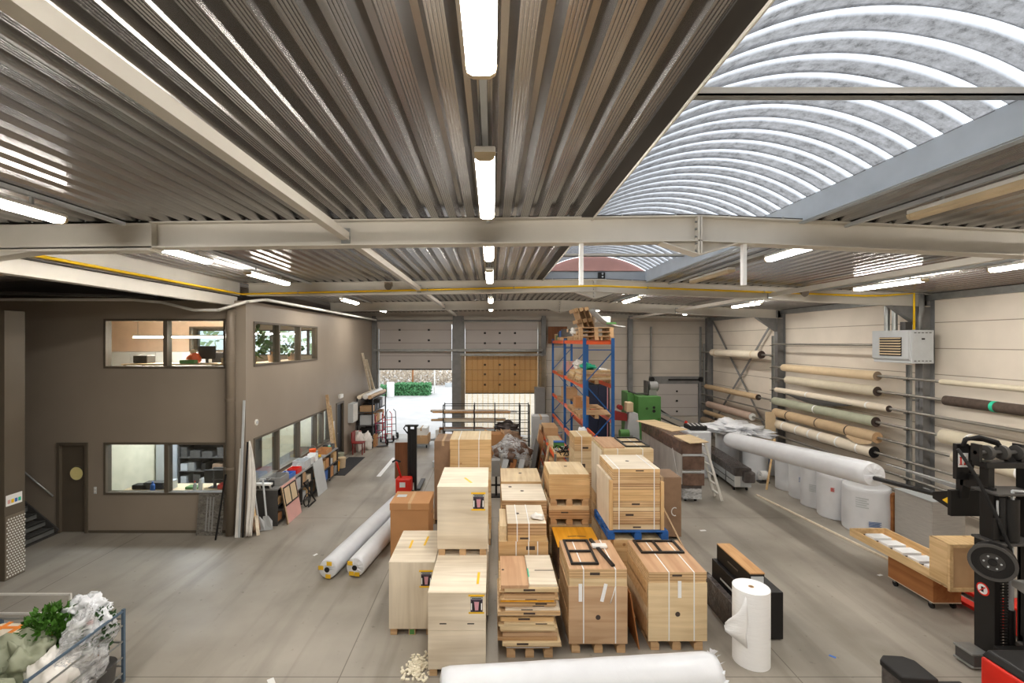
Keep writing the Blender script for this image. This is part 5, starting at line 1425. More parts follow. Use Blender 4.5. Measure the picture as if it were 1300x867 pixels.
tag(MB().blob((-4.8, 5.56, .72), (.16, .3, .5), 'film', .5, 1.4, 12, 5, .15).build('film_bundle'), 'clear stretch film drooping inside the right side of the trolley', 'film')
tag(MB().blob((-4.9, 5.22, .7), (.2, .2, .22), 'bag', .5, 1.4, 3, 4, .3).build('plastic_sack'), 'white plastic sack on the trolley before the leafy plant', 'sack')
tag(MB().blob((-5.45, 4.95, .56), (.55, .34, .4), 'tarp', .9, 1.1, 5, 4, .145).build('tarpaulin'), 'larger crumpled sage green tarpaulin at the near end of the trolley', 'tarpaulin')
tag(MB().blob((-5.22, 5.26, .82), (.24, .2, .26), 'tarp', .8, 1.5, 9, 4, .145).build('tarpaulin'), 'smaller sage green tarpaulin heap between the striped blanket and white sack', 'tarpaulin')
t = thing('striped_cushion', 'white blanket pack with orange stripes behind the tarpaulin', 'blanket', (-5.9, 5.68, .14))
MB().box(-6.15, -5.64, 5.42, 5.92, .7, .9, 'ivory').build('blanket_fold', t, bevel=.06)
for x in (-6.0, -5.8): MB().box(x - .03, x + .03, 5.44, 5.9, .9, .903, 'stripe').build('stripe', t)
for y in (5.56, 5.78): MB().box(-6.12, -5.67, y - .025, y + .025, .902, .905, 'stripe').build('stripe', t)
MB().box(-6.14, -5.65, 5.43, 5.91, .142, .7, 'plyw').build('support_box', t)
t = thing('white_frame_rail', 'low white tube frame on the floor at the left edge', 'frame', (-7.6, 7.35, 0))
for z in (.17, .47): MB().bar((-8.6, 7.35, z), (-6.55, 7.35, z), .028, .028, 'whitem').build('rail', t)
for x in (-8.55, -6.56): MB().bar((x, 7.35, 0), (x, 7.35, .47), .028, .028, 'whitem').build('post', t)
tag(MB().box(-7.9, -7.35, 6.85, 7.2, 0, .16, 'greyp').build('grey_slab', bevel=.02), 'grey slab lying on the floor at the left edge behind the frame', 'slab')
# paper scraps on the floor
for i, (x, y, w, l) in enumerate(((-7.0, 8.3, .12, 'white paper scrap on the floor before the stairs'), (-3.65, 9.75, .1, 'white scrap on the floor left of the white rolls'), (-2.85, 6.1, .16, 'pale scrap on the floor at the lower edge left of the crates'), (4.9, 11.0, .14, 'white scrap on the floor right of the wrapped box'), (5.05, 9.3, .13, 'white scrap on the floor in the right aisle'), (4.75, 6.6, .08, 'blue scrap on the floor right of the foam roll'), (7.3, 8.9, .1, 'white scrap on the floor beside the crate dolly'))):
    T = Matrix.Translation((x, y, .001)) @ Matrix.Rotation(i * 1.1, 4, 'Z')
    tag(MB().box(-w / 2, w / 2, -w / 4, w / 4, 0, .003, 'skyblue' if 'blue' in l else 'white', T).build('paper_scrap'), l, 'scrap', 'scraps on the floor')
# ------------------------------------------------------------------ yard outside the open door
def hedge(label, x0, x1, y0, y1, h, seed):
    rnd = random.Random(seed); g = MB()
    g.box(x0 + .1, x1 - .1, y0 + .1, y1 - .1, -.02, h - .1, 'leafd')
    k = g.mi('hedge')
    for i in range(2600):
        f = rnd.random()
        if f < .5: p = Vector((rnd.uniform(x0, x1), y0 + rnd.uniform(0, .15), rnd.uniform(0, h)))
        elif f < .85: p = Vector((rnd.uniform(x0, x1), rnd.uniform(y0, y1), h - rnd.uniform(0, .15)))
        else: p = Vector((rnd.choice((x0, x1)) + rnd.uniform(-.1, .1), rnd.uniform(y0, y1), rnd.uniform(0, h)))
        a = Vector((rnd.gauss(0, 1), rnd.gauss(0, 1), rnd.gauss(0, 1))).normalized() * .09; b = a.cross(Vector((rnd.gauss(0, 1), rnd.gauss(0, 1), 1))).normalized() * .05
        f = g.bm.faces.new([g.bm.verts.new(q) for q in (p - a, p + b, p + a, p - b)]); f.material_index = k
    tag(g.build('hedge'), label, 'hedge', 'hedges in the yard')
hedge('clipped green hedge in the yard, right of the white post', -8.0, -5.2, 38.5, 40, .95, 1)
hedge('green hedge in the yard, left of the white post', -10.5, -8.5, 37.2, 39, .85, 2)
tag(MB().box(-8.4, -7.85, 37.6, 37.9, -.02, 1.15, 'white').build('white_post', bevel=.02), 'white box post standing between the two hedges', 'post')
tag(MB().tube([(-7.1, 42, 0), (-7.05, 42, 2.2), (-7.15, 42, 4)], .07, 'brown', 10).leaves((-7.1, 42, 3.8), (1.5, 1.2, 1.3), 500, .3, 'treeleaf', 5, True).build('young_tree'), 'young pale green tree behind the hedges', 'tree')
tag(MB().leaves((-9, 48.5, .7), (7, 1.2, 1.0), 3400, .3, 'dry', 7, True).build('dry_shrubs'), 'brownish dry shrubs behind the hedges', 'shrub', None, 'stuff')
t = thing('yard_fence', 'pale bar fence across the far side of the yard', 'fence', (-5, 50, 0))
MB().box(-16, 6, 49.98, 50.02, 2.0, 2.06, 'whitem').build('top_rail', t); MB().box(-16, 6, 49.98, 50.02, .15, .2, 'whitem').build('bottom_rail', t)
g = MB(); x = -16
while x < 6: g.box(x, x + .04, 49.985, 50.015, .2, 2.0, 'whitem'); x += .22
g.build('bars', t)
tag(MB().cyl((-4.95, 40.5, -.02), (-4.95, 40.5, 2.1), .06, 'whitem', 12).build('gate_post'), 'white gate post right of the hedge', 'post')
tag(MB().box(-4.6, 8, 46, 46.25, -.02, .35, 'lgrey').build('kerb_wall'), 'low pale kerb wall beyond the paving', 'kerb')
for i, (x, y, s, sd) in enumerate(((-27, 40, (3.5, 3, 4), 1), (-19, 46, (3.5, 3, 4.5), 2), (-37, 44, (4.5, 3, 5), 3))):
    t = thing('tree', 'leafy tree outside the office rear window, ' + ('left', 'right', 'far left')[i], 'tree', (x, y, 0), 0, 'trees outside the office window')
    MB().cyl((x, y, -.02), (x, y, 3.5), .2, 'brown', 10, r2=.14).build('trunk', t)
    MB().leaves((x, y, 5), s, 320, .7, 'treeleaf', sd, True).build('crown', t)
# ------------------------------------------------------------------ textile roll racks on the right wall
def upright(label, y, z1, name='rack_upright'):
    t = thing(name, label, 'upright', (9.8, y, 0), 0, 'roll rack uprights')
    MB().box(9.78, 9.83, y - .06, y - .05, 0, z1, 'steel').box(9.78, 9.83, y + .05, y + .06, 0, z1, 'steel').box(9.82, 9.83, y - .05, y + .05, 0, z1, 'steel').build('channel', t)
    MB().box(9.76, 10.0, y - .1, y + .1, 0, .012, 'steel').build('foot_plate', t)
    for z in LV:
        if z < z1: MB().bar((9.70, y, z - .045), (9.78, y, z - .045), .08, .016, 'greyd').build('hook', t)
    for z in (1.5, 3.0): MB().box(9.83, 10.02, y - .02, y + .02, z, z + .05, 'steel').build('wall_stay', t)
LV = [.8, 1.19, 1.58, 1.97, 2.36, 2.75, 3.14, 3.53, 3.92, 4.31]
upright('galvanised rack upright at the far corner of the right wall', 21.9, 4.3)
upright('galvanised rack upright on the second column of the right wall', 16.5, 4.6)
upright('galvanised rack upright below the gas heater', 11.12, 3.85)
upright('galvanised rack upright on the nearest column, right edge', 5.6, 4.0)
PR = .033
def pole(i, y0, y1, where):
    z = LV[i]; n_ = ORD[len(LV) - 1 - i]
    return tag(MB().cyl((9.74, y0, z), (9.74, y1, z), PR, 'polest', 12).build('steel_pole'), 'rack pole %s, %s level from the top' % (where, n_), 'pole', 'roll rack poles')
for i in (0, 1, 2, 3, 4, 8): pole(i, 16.42, 22.0, 'in the far corner bay')
for i in (0, 1, 2, 3, 4, 5, 6, 7, 9): pole(i, 11.05, 16.4, 'in the bay left of the heater')
for i in (1, 2, 3, 4, 5, 6, 7): pole(i, 5.3, 11.03, 'in the bay right of the heater')
def troll(label, lvl, y0, y1, r, mat, endm='core', bands=(), bandm='white', core=None, sag=None, wob=.03, seed=0, lw=.05):
    """textile roll sleeved over a rack pole; y0 is the near end"""
    z = LV[lvl]; ri = .037
    t = thing('textile_roll', label, 'roll', (9.74, (y0 + y1) / 2, z - r), 0, 'textile rolls on the wall rack')
    g = MB(); k = g.mi(mat); ke = g.mi(endm); n, NS = 16, 26; prev = None; zc = z - .004
    ends = []
    for i in range(n + 1):
        f = i / n; y = y0 + (y1 - y0) * f; row = []
        for j in range(NS):
            th = 2 * PI * j / NS
            q = r * (1 + wob * noise.noise(Vector((math.cos(th) * 1.5 + seed, math.sin(th) * 1.5, f * 5))))
            if i in (0, n): q *= .97
            row.append(g.bm.verts.new((9.74 + q * math.cos(th), y, zc + q * math.sin(th) - (sag or 0) * math.sin(PI * f))))
        if prev:
            for j in range(NS):
                ff = g.bm.faces.new((prev[j], prev[(j + 1) % NS], row[(j + 1) % NS], row[j])); ff.smooth = True; ff.material_index = k
        if i in (0, n): ends.append((row, y))
        prev = row
    for row, y in ends:
        O = [g.bm.verts.new(v.co) for v in row]
        I = [g.bm.verts.new((9.74 + ri * math.cos(2 * PI * j / NS), y, zc + ri * math.sin(2 * PI * j / NS))) for j in range(NS)]
        for j in range(NS):
            ff = g.bm.faces.new((O[j], O[(j + 1) % NS], I[(j + 1) % NS], I[j])); ff.material_index = k if endm is None else ke
    g.build('textile', t)
    MB().cyl((9.74, y0 - .03, zc), (9.74, y1 + .03, zc), r * .34 if not core else core, endm, 16, hole=ri).build('tube_core', t)
    for b in bands: MB().cyl((9.74, b - lw / 2, zc), (9.74, b + lw / 2, zc), r * 1.035, bandm, 26, hole=r * .9).build('tie_band', t)
    return t
troll('cream roll with dark end high in the far corner bay', 8, 17.1, 20.9, .15, 'ivory', 'core', (17.6, 20.5), 'beige')
troll('tan roll at mid height in the far corner bay', 4, 17.3, 21.5, .11, 'tan')
troll('rose-beige roll with white core low in the far corner bay', 2, 17.7, 21.3, .14, 'rose', 'white')
troll('tan roll with dark strap low in the far corner bay', 1, 17.1, 21.6, .10, 'tan', 'core', (19.4,), 'blackm', lw=.04)
troll('taupe roll with black straps lowest in the far corner bay', 0, 18.4, 21.8, .16, 'taupet', 'core', (19.4, 20.8), 'blackm', lw=.04)
troll('beige roll, uppermost on the rack left of the heater', 7, 11.95, 15.8, .12, 'beige', 'taupet')
troll('ecru roll with yellow-rimmed end, second down left of the heater', 6, 11.95, 15.6, .125, 'ecru', 'core', (12.35, 14.4), 'ecru')
o = troll('thin cream roll with a loose hanging edge, third down left of the heater', 5, 11.6, 16.2, .085, 'ivory', 'core', (12.25, 14.6), 'white')
g = MB(); prev = None; kk = g.mi('greyd')
for i in range(9):
    f = i / 8; y = 12.6 + 3.2 * f; d = .2 * math.sin(PI * f)
    row = [g.bm.verts.new((9.70, y, 2.70)), g.bm.verts.new((9.68, y, 2.70 - d * .5)), g.bm.verts.new((9.7, y, 2.70 - d))]
    if prev:
        for q in range(2): g.bm.faces.new((prev[q], prev[q + 1], row[q + 1], row[q])).material_index = kk
    prev = row
g.build('loose_edge', o)['label'] = 'dark loose edge sagging below the roll'
troll('sage green film wrapped roll, fourth down left of the heater', 4, 12.0, 16.3, .13, 'sage', 'core', (14.2,), 'white')
o = troll('tan roll with three black straps, fifth down left of the heater', 3, 11.95, 16.25, .145, 'tan', 'cardl', (12.9, 14.1, 15.5), 'blackm', lw=.035)
g = MB(); prev = None; kk = g.mi('tan')
for i in range(9):
    f = i / 8; y = 12.0 + .85 * f; d = .1 * math.sin(PI * f) + .02
    row = [g.bm.verts.new((9.64, y, 1.87)), g.bm.verts.new((9.62, y, 1.83 - d))]
    if prev: g.bm.faces.new((prev[0], prev[1], row[1], row[0])).material_index = kk
    prev = row
g.build('loose_flap', o)
troll('ivory roll with white bands and dark end, lowest left of the heater', 2, 12.05, 16.3, .15, 'ivory', 'blackm', (12.5, 13.25, 13.95, 14.4, 15.0, 15.7), 'white')
troll('slim grey-cream roll, uppermost on the rack right of the heater', 7, 5.5, 10.25, .06, 'ecru', 'ecru')
troll('dark umber carpet roll with green tape, right of the heater', 6, 5.6, 10.15, .105, 'umber', 'core', (9.15,), 'greentape', lw=.07, wob=.06)
troll('thick olive-beige roll with white bands behind the lift truck', 4, 5.5, 10.2, .155, 'ecru', 'core', (9.6, 8.5), 'white')
troll('olive-beige roll behind the lift truck top, one level lower', 3, 5.6, 9.95, .12, 'ecru', 'core', (8.7,), 'white')
# ------------------------------------------------------------------ white packed bales along the right wall
def bale(label, x, y, r, h, seed, prints=(), m='filmw2'):
    t = thing('packed_roll', label, 'roll', (x, y, 0), 0, 'white packed rolls along the right wall')
    g = MB(); k = g.mi('whitew'); NS, NR = 36, 16; prev = None
    prof = [(0, .96), (.02, 1.0)] + [(i / 14 * .94 + .03, 1.0) for i in range(14)] + [(.985, .985), (1.0, .93)]
    for (f, q) in prof:
        row = []
        for j in range(NS):
            th = 2 * PI * j / NS
            w = noise.noise(Vector((math.cos(th) * 2 + seed * 3, math.sin(th) * 2, f * 3)))
            rr = r * q * (1 + .035 * w)
            row.append(g.bm.verts.new((x + rr * math.cos(th), y + rr * math.sin(th), h * f)))
        if prev:
            for j in range(NS):
                ff = g.bm.faces.new((prev[j], prev[(j + 1) % NS], row[(j + 1) % NS], row[j])); ff.smooth = True; ff.material_index = k
        prev = row
    mid = [g.bm.verts.new((x + (v.co.x - x) * .5, y + (v.co.y - y) * .5, h * (.985 + .02 * noise.noise(v.co * 4)))) for v in prev]
    c = g.bm.verts.new((x, y, h * .975))
    for j in range(NS):
        ff = g.bm.faces.new((prev[j], prev[(j + 1) % NS], mid[(j + 1) % NS], mid[j])); ff.material_index = k; ff.smooth = True
        ff = g.bm.faces.new((mid[j], mid[(j + 1) % NS], c)); ff.material_index = k; ff.smooth = True
    g.build('film_pack', t)
    for (ang, z, w, hh, m) in prints:
        q = MB()
        for i in range(5):
            zz = z + hh * i / 5
            pts = [(x + r * 1.03 * math.cos(ang + a), y + r * 1.03 * math.sin(ang + a), zz) for a in (-w / 2, -w / 4, 0, w / 4, w / 2 * (1 - .3 * (i % 2)))]
            for p0, p1 in zip(pts[:-1], pts[1:]): q.bar(p0, p1, .004, hh / 9, m, (0, 0, 1))
        q.build('print', t)['label'] = 'faint printed lines on the film'
A0 = math.atan2(-11, -8.75)
bale('nearest and largest white packed roll by the right wall, with blue print', 8.78, 11.1, .47, 1.04, 1, ((A0 - .15, .62, .5, .25, 'lgrey'), (A0 + .35, .22, .5, .12, 'ink')))
bale('white packed roll with red print, second from the near end', 8.68, 11.95, .4, 1.1, 2, ((A0 - .1, .7, .2, .1, 'red'),))
bale('white packed roll with grey print, third from the near end', 8.72, 12.72, .37, 1.1, 3, ((A0 - .1, .45, .5, .2, 'lgrey'),))
bale('white packed roll, fourth from the near end', 8.82, 13.4, .36, 1.12, 4, ((A0, .5, .4, .14, 'ink'),))
bale('white packed roll behind the wooden lath, fifth from the near end', 8.9, 14.15, .38, 1.12, 5)
bale('white packed roll past the gap, beside the low wrapped row', 8.52, 15.3, .37, 1.1, 6, ((A0, .15, .4, .05, 'lgrey'),))
bale('small bluish white packed roll near the far column', 9.3, 15.75, .3, .8, 7, ((A0, .4, .5, .14, 'ink'),))
bale('white packed roll near the wrapped row far end', 8.32, 16.75, .38, 1.3, 8)
bale('white packed roll in the far back of the right wall row', 8.95, 17.1, .4, 1.25, 9)
tag(MB().blob((8.3, 16.0, 1.45), (.75, .9, .2), 'whitew', .8, 1.4, 4, 5, 1.305).build('film_bundle'), 'crumpled clear film heaped over the far white packed rolls', 'film')
t = thing('film_cube', 'white film wrapped cube pack with striped bag on top, beside the ladder', 'pack', (6.85, 15.6, 0))
MB().box(6.3, 7.06, 15.2, 16.1, 0, 1.5, 'whitew').build('pack_body', t, bevel=.05)
bg_ = tag(MB().box(6.42, 7.0, 15.35, 15.9, 1.505, 1.66, 'blackm').build('striped_bag', bevel=.04), 'black bag with white stripes lying on the white cube pack', 'bag')
for i in range(4): MB().bar((6.46 + i * .14, 15.36, 1.662), (6.56 + i * .14, 15.89, 1.662), .03, .008, 'white').build('stripe', bg_)
tag(MB().bar((8.12, 14.0, .01), (8.55, 14.3, 1.45), .05, .03, 'piney').build('wooden_lath'), 'wooden lath leaning against the white packed rolls', 'lath')
tag(MB().box(-.15, .15, -.012, .012, 0, 1.25, 'beige', Matrix.Translation((9.5, 16.2, .9)) @ Matrix.Rotation(-.05, 4, 'Y')).build('particle_board'), 'upright tan particle board at the rack column', 'board') if False else None
B1('particle_board', 9.3, 9.64, 16.08, 16.11, 0, 2.0, 'beige', 'tall tan particle board standing before the far rack upright', 'board')
t = thing('tape_dispenser', 'small white tape roll on a floor stand among the packed rolls', 'dispenser', (8.45, 14.75, 0))
MB().box(8.3, 8.6, 14.65, 14.85, 0, .05, 'greyd').build('stand_foot', t); MB().cyl((8.35, 14.75, .22), (8.55, 14.75, .22), .14, 'white', 20, hole=.05).build('tape_roll', t); MB().bar((8.45, 14.75, .05), (8.45, 14.75, .2), .04, .03, 'greyd').build('stem', t)
tag(MB().bar((7.55, 13.5, .02), (7.98, 9.3, .02), .045, .035, 'plyw').build('floor_lath'), 'long pale lath lying on the floor of the right aisle', 'lath')
# grey packed board stack
t = thing('board_pallet', 'grey film wrapped block of boards by the right wall behind the lift truck', 'block', (9.35, 10.1, 0))
MB().box(8.98, 9.66, 9.65, 10.55, .1, 1.12, 'greyb').build('board_block', t, bevel=.01)
MB().box(8.97, 9.67, 9.64, 10.56, 1.121, 1.13, 'lgrey').build('top_sheet', t)
for y in (9.7, 10.05, 10.4): MB().box(8.98, 9.66, y, y + .1, 0, .1, 'pallet').build('skid', t)
B1('brown_carton', 9.0, 9.25, 10.62, 10.8, 0, .95, 'brown', 'narrow brown board pack between the white rolls and the grey block', 'pack')
# crate dolly
t = thing('crate_dolly', 'brown plywood box dolly on casters under the long open crate', 'dolly', (7.4, 8.2, 0))
MB().box(7.2, 7.66, 7.72, 8.6, .13, .585, 'brown').build('dolly_box', t, bevel=.003)
MB().box(7.2, 7.66, 7.715, 8.605, .12, .135, 'plyw').build('bottom_edge', t)
for x in (7.25, 7.6):
    for y in (7.8, 8.5):
        MB().bar((x, y, .075), (x, y, .12), .05, .04, 'steel').build('caster_fork', t)
        MB().cyl((x - .015, y, .05), (x + .015, y, .05), .05, 'rubber', 16).build('caster_wheel', t)
t = thing('open_crate', 'long open pine crate with white foam inserts and raised end box', 'crate', (7.38, 8.3, .59))
TX0, TX1, TY0, TY1 = 7.03, 7.74, 7.3, 9.3
MB().box(TX0, TX1, TY0, TY1, .59, .605, 'piney').build('bottom', t)
for a, b, c, d in ((TX0, TX0 + .03, TY0, TY1), (TX1 - .03, TX1, TY0, TY1), (TX0 + .03, TX1 - .03, TY1 - .03, TY1)): MB().box(a, b, c, d, .605, .73, 'piney').build('side_board', t, bevel=.002)
MB().box(TX0, TX1, TY0, TY0 + .35, .605, .62, 'piney').build('end_bottom', t)
e = MB(); w = .055
for a, b, c, d in ((TX0, TX0 + w, .55, 1.28), (TX1 - w, TX1, .55, 1.28), (TX0 + w, TX1 - w, .55, .55 + w), (TX0 + w, TX1 - w, 1.28 - w, 1.28)): e.box(a, b, TY0 - .04, TY0, c, d, 'piney')
e.build('end_frame', t, bevel=.003)
MB().box(TX0 + w, TX1 - w, TY0 - .02, TY0, .6, 1.23, 'cardl').build('end_panel', t)
for a, b in ((TX0 - .003, TX0 + .02), (TX1 - .02, TX1 + .003)): MB().box(a, b, TY0, TY0 + .3, .62, 1.28, 'piney').build('end_cheek', t)
MB().box(TX0, TX1, TY0, TY0 + .3, 1.26, 1.28, 'piney').build('end_top', t)
for i in range(5):
    y = 7.68 + i * .31
    MB().box(TX0 + .18, TX1 - .2, y, y + .22, .606, .69, 'foam').build('foam_insert', t, bevel=.006)
    MB().box(TX0 + .2, TX1 - .22, y + .23, y + .29, .606, .65, 'core').build('dark_gap', t)  # dark strip standing in for the shade in the gap between inserts
# red fork tines behind the mast
t = thing('pallet_truck', 'red pallet truck forks on the floor behind the lift truck mast', 'pallet truck', (8.1, 7.9, 0))
for x in (7.75, 8.15):
    MB().box(x, x + .16, 7.3, 8.4, .06, .12, 'red').build('fork', t, bevel=.01); MB().cyl((x + .03, 8.3, .04), (x + .13, 8.3, .04), .04, 'rubber', 12).build('load_wheel', t)
MB().box(7.75, 8.31, 6.95, 7.3, .04, .45, 'red').build('pump_housing', t, bevel=.02)
MB().cyl((8.03, 7.1, .4), (8.03, 6.95, 1.15), .02, 'blackm', 10).build('tiller', t)
# ------------------------------------------------------------------ lift truck with carpet boom
t = thing('lift_truck', 'black and red reach lift truck with carpet boom at the right edge', 'lift truck', (6.9, 6.3, 0))
def L(name, mb, lab=None, bevel=0):
    o = mb.build(name, t, bevel=bevel)
    if lab: o['label'] = lab
    return o
for x0, q in ((6.78, 1), (7.46, -1)):
    xa, xb = sorted((x0, x0 + q * .03)); fa, fb = sorted((x0, x0 + q * .075))
    L('outer_mast_rail', MB().box(xa, xb, 6.395, 6.635, .05, 1.68, 'black').box(fa, fb, 6.38, 6.395, .05, 1.68, 'black').box(fa, fb, 6.635, 6.65, .05, 1.68, 'black'))
    a, b = sorted((x0 + q * .035, x0 + q * .085))
    L('inner_mast_rail', MB().box(a, b, 6.43, 6.6, .3, 2.4, 'black'), bevel=.004)
    a, b = sorted((x0 + q * .04, x0 + q * .13))
    L('top_mast_rail', MB().box(a, b, 6.5, 6.62, 1.7, 2.72, 'black'), bevel=.004)
L('mast_panel', MB().box(6.74, 6.9, 6.36, 6.38, 1.72, 2.02, 'black'), bevel=.006)
for z in (1.66, 2.33):
    L('cross_plate', MB().box(6.74, 7.52, 6.3, 6.66, z, z + .035, 'greyd'), bevel=.01)
L('top_crosshead', MB().box(6.76, 7.5, 6.46, 6.66, 2.66, 2.74, 'black'), bevel=.01)
for x in (6.90, 6.97): L('lift_chain', MB().box(x, x + .03, 6.42, 6.44, .2, 2.3, 'greyd'))
g = MB(); z = .2
while z < 2.3: g.box(6.89, 7.0, 6.408, 6.42, z, z + .022, 'black'); z += .04
L('chain_links', g)
L('hydraulic_ram', MB().cyl((7.06, 6.44, .1), (7.06, 6.44, 1.6), .035, 'lgrey', 16).cyl((7.06, 6.44, .1), (7.06, 6.44, .75), .05, 'black', 16), 'bright hydraulic ram')
L('upper_ram', MB().cyl((6.9, 6.40, 1.72), (6.9, 6.40, 2.3), .045, 'blackm', 16).cyl((6.83, 6.39, 1.75), (6.83, 6.39, 2.25), .012, 'lgrey', 10))
L('ram_cover', MB().cyl((7.0, 6.38, 1.72), (7.0, 6.38, 2.28), .085, 'black', 20))
rl = L('hose_reel', MB().cyl((6.56, 6.2, 1.5), (6.70, 6.32, 1.5), .22, 'black', 36, hole=.12).cyl((6.545, 6.187, 1.5), (6.57, 6.208, 1.5), .235, 'greyd', 36, hole=.2))
MB().cyl((6.58, 6.215, 1.5), (6.63, 6.26, 1.5), .12, 'greyd', 26).build('reel_hub', rl); MB().cyl((6.555, 6.195, 1.5), (6.58, 6.215, 1.5), .045, 'black', 14).build('reel_axle', rl)
for i in range(6):
    a = i * PI / 3; MB().cyl((6.567 + .08 * math.cos(a) * .65, 6.205 - .08 * math.cos(a) * .76, 1.5 + .08 * math.sin(a)), (6.557 + .08 * math.cos(a) * .65, 6.195 - .08 * math.cos(a) * .76, 1.5 + .08 * math.sin(a)), .011, 'lgrey', 8).build('reel_bolt', rl)
L('hydraulic_hose', MB().tube([(6.5, 6.6, 2.9), (6.62, 6.5, 2.6), (6.78, 6.38, 2.1), (6.9, 6.3, 1.65), (6.95, 6.3, 1.4)], .022, 'rubber', 10))
for i, dy in enumerate((0, .1, .2, .3)):
    L('hose_loop', MB().tube([(6.72 + i * .03, 6.75 + dy * .3, 2.9), (6.74 + i * .04, 6.74 + dy * .3, 3.0), (6.85 + i * .05, 6.65 + dy * .3, 3.06 - i * .02), (7.05 + i * .04, 6.6 + dy * .3, 3.0 - i * .02), (7.15 + i * .03, 6.55, 2.72)], .028, 'rubber', 10))
for x in (6.84, 7.05, 7.26): L('chain_pulley', MB().cyl((x, 6.56, 2.86), (x + .05, 6.56, 2.86), .1, 'greyd', 20, hole=.03))
L('pulley_bracket', MB().box(6.7, 6.74, 6.5, 6.62, 2.74, 2.98, 'black').box(7.28, 7.32, 6.5, 6.62, 2.74, 2.98, 'black').cyl((6.7, 6.56, 2.86), (7.32, 6.56, 2.86), .028, 'greyd', 10))
L('front_grid', MB().bar((6.98, 6.34, 2.4), (7.5, 6.34, 2.36), .025, .025, 'lgrey').bar((6.98, 6.34, 2.2), (6.98, 6.34, 2.4), .025, .025, 'lgrey'), 'pale bent guard rod')
# carriage in front of the mast
L('carriage_plate', MB().box(6.72, 7.4, 6.92, 6.98, 1.84, 2.22, 'black'), bevel=.006)
L('carriage_arm', MB().prism([(6.9, 2.1), (6.98, 2.1), (6.98, 2.62), (6.86, 2.9), (6.74, 2.92), (6.82, 2.6)], 'X', 6.84, 6.96, 'black').box(6.84, 6.96, 6.66, 6.92, 2.3, 2.5, 'black'), bevel=.008)
sp = L('sticker_plate', MB().box(6.66, 6.84, 6.78, 6.84, 2.42, 2.93, 'black'), bevel=.006)
st = MB().box(6.68, 6.82, 6.773, 6.779, 2.6, 2.8, 'white').build('number_sticker', sp); st['label'] = 'white sticker with red 11'
g = MB()
for x in (6.705, 6.765):
    g.box(x, x + .02, 6.769, 6.773, 2.63, 2.75, 'red').box(x - .008, x + .028, 6.769, 6.773, 2.63, 2.645, 'red').box(x - .008, x + .02, 6.769, 6.773, 2.735, 2.75, 'red')
g.build('red_numerals', sp)
L('fork_tine', MB().hexa([(7.0, 6.98, 2.17), (7.1, 6.98, 2.17), (7.08, 8.45, 2.2), (7.03, 8.45, 2.2), (7.0, 6.98, 2.23), (7.1, 6.98, 2.23), (7.08, 8.45, 2.212), (7.03, 8.45, 2.212)], 'greyp').box(6.99, 7.11, 6.96, 7.01, 1.9, 2.23, 'black'))
L('boom_socket', MB().prism([(6.98, 1.9), (7.3, 1.98), (7.3, 2.08), (6.98, 2.2)], 'X', 6.8, 6.86, 'black').prism([(6.98, 1.9), (7.3, 1.98), (7.3, 2.08), (6.98, 2.2)], 'X', 6.92, 6.98, 'black'))
L('warning_triangle', MB().prism([(7.02, 1.97), (7.14, 2.01), (7.04, 2.09)], 'X', 6.795, 6.8, 'tape'), 'yellow triangle')
L('carpet_boom', MB().cyl((6.89, 6.98, 2.06), (7.27, 9.0, 1.80), .042, 'black', 16).cyl((7.27, 9.0, 1.80), (7.26, 12.2, 1.5), .042, 'black', 16, r2=.03), 'black carpet boom')
# legs and body
L('base_leg', MB().box(6.42, 6.62, 6.3, 6.56, .05, .2, 'greyd').box(6.4, 6.64, 6.3, 6.57, .03, .06, 'steel').box(6.4, 6.64, 6.3, 6.57, .2, .23, 'steel'), bevel=.01)
L('base_leg', MB().box(7.3, 7.5, 6.3, 6.6, .05, .22, 'greyd'), bevel=.01)
for x, y in ((6.46, 6.48), (7.34, 6.5)): L('leg_wheel', MB().cyl((x, y, .07), (x + .12, y, .07), .07, 'rubber', 18))
L('body', MB().box(5.68, 6.95, 4.75, 5.5, .12, .74, 'red'), bevel=.02)
L('battery_cover', MB().hexa([(5.7, 4.75, .74), (6.95, 4.75, .74), (6.95, 5.52, .74), (5.7, 5.52, .74), (5.74, 4.8, .83), (6.95, 4.8, .83), (6.95, 5.48, .83), (5.74, 5.48, .83)], 'black'), bevel=.02)
L('body_decal', MB().box(5.8, 6.05, 5.5, 5.504, .45, .6, 'beige').box(5.676, 5.68, 4.9, 5.2, .45, .6, 'beige'), 'pale decal')
L('mast_foot', MB().box(6.76, 7.48, 5.5, 6.38, .06, .3, 'blackm'), bevel=.01)
L('console', MB().prism([(5.85, 1.12), (6.2, 1.2), (6.2, 1.28), (5.9, 1.34), (5.8, 1.26)], 'X', 6.8, 7.3, 'greyp').box(6.9, 7.25, 5.9, 6.15, .3, 1.2, 'blackm'), bevel=.015)
L('white_cable', MB().tube([(6.1 + .09 * math.cos(a), 5.2 + .07 * math.sin(a), .845) for a in [i * PI / 6 for i in range(13)]], .02, 'white', 8))
sg = L('no_step_sign', MB().cyl((6.78, 6.53, .98), (6.775, 6.53, .98), .085, 'red', 26).cyl((6.775, 6.53, .98), (6.772, 6.53, .98), .066, 'white', 26), 'round red-rimmed prohibition sign')
MB().box(6.768, 6.772, 6.515, 6.545, .945, 1.015, 'black').bar((6.769, 6.49, 1.02), (6.769, 6.57, .94), .012, .003, 'red', (1, 0, 0)).build('sign_figure', sg)
for x in (6.5, 7.3):
    for y in (4.9, 5.2): pass
for x in (5.75, 6.8): L('drive_wheel', MB().cyl((x, 5.0, .12), (x + .1, 5.0, .12), .12, 'rubber', 20))
wrapped_roll('huge white film wrapped carpet roll carried on the lift truck boom', (7.27, 9.0, 1.86), (7.26, 14.4, 1.40), .23, None, False, seed=6)
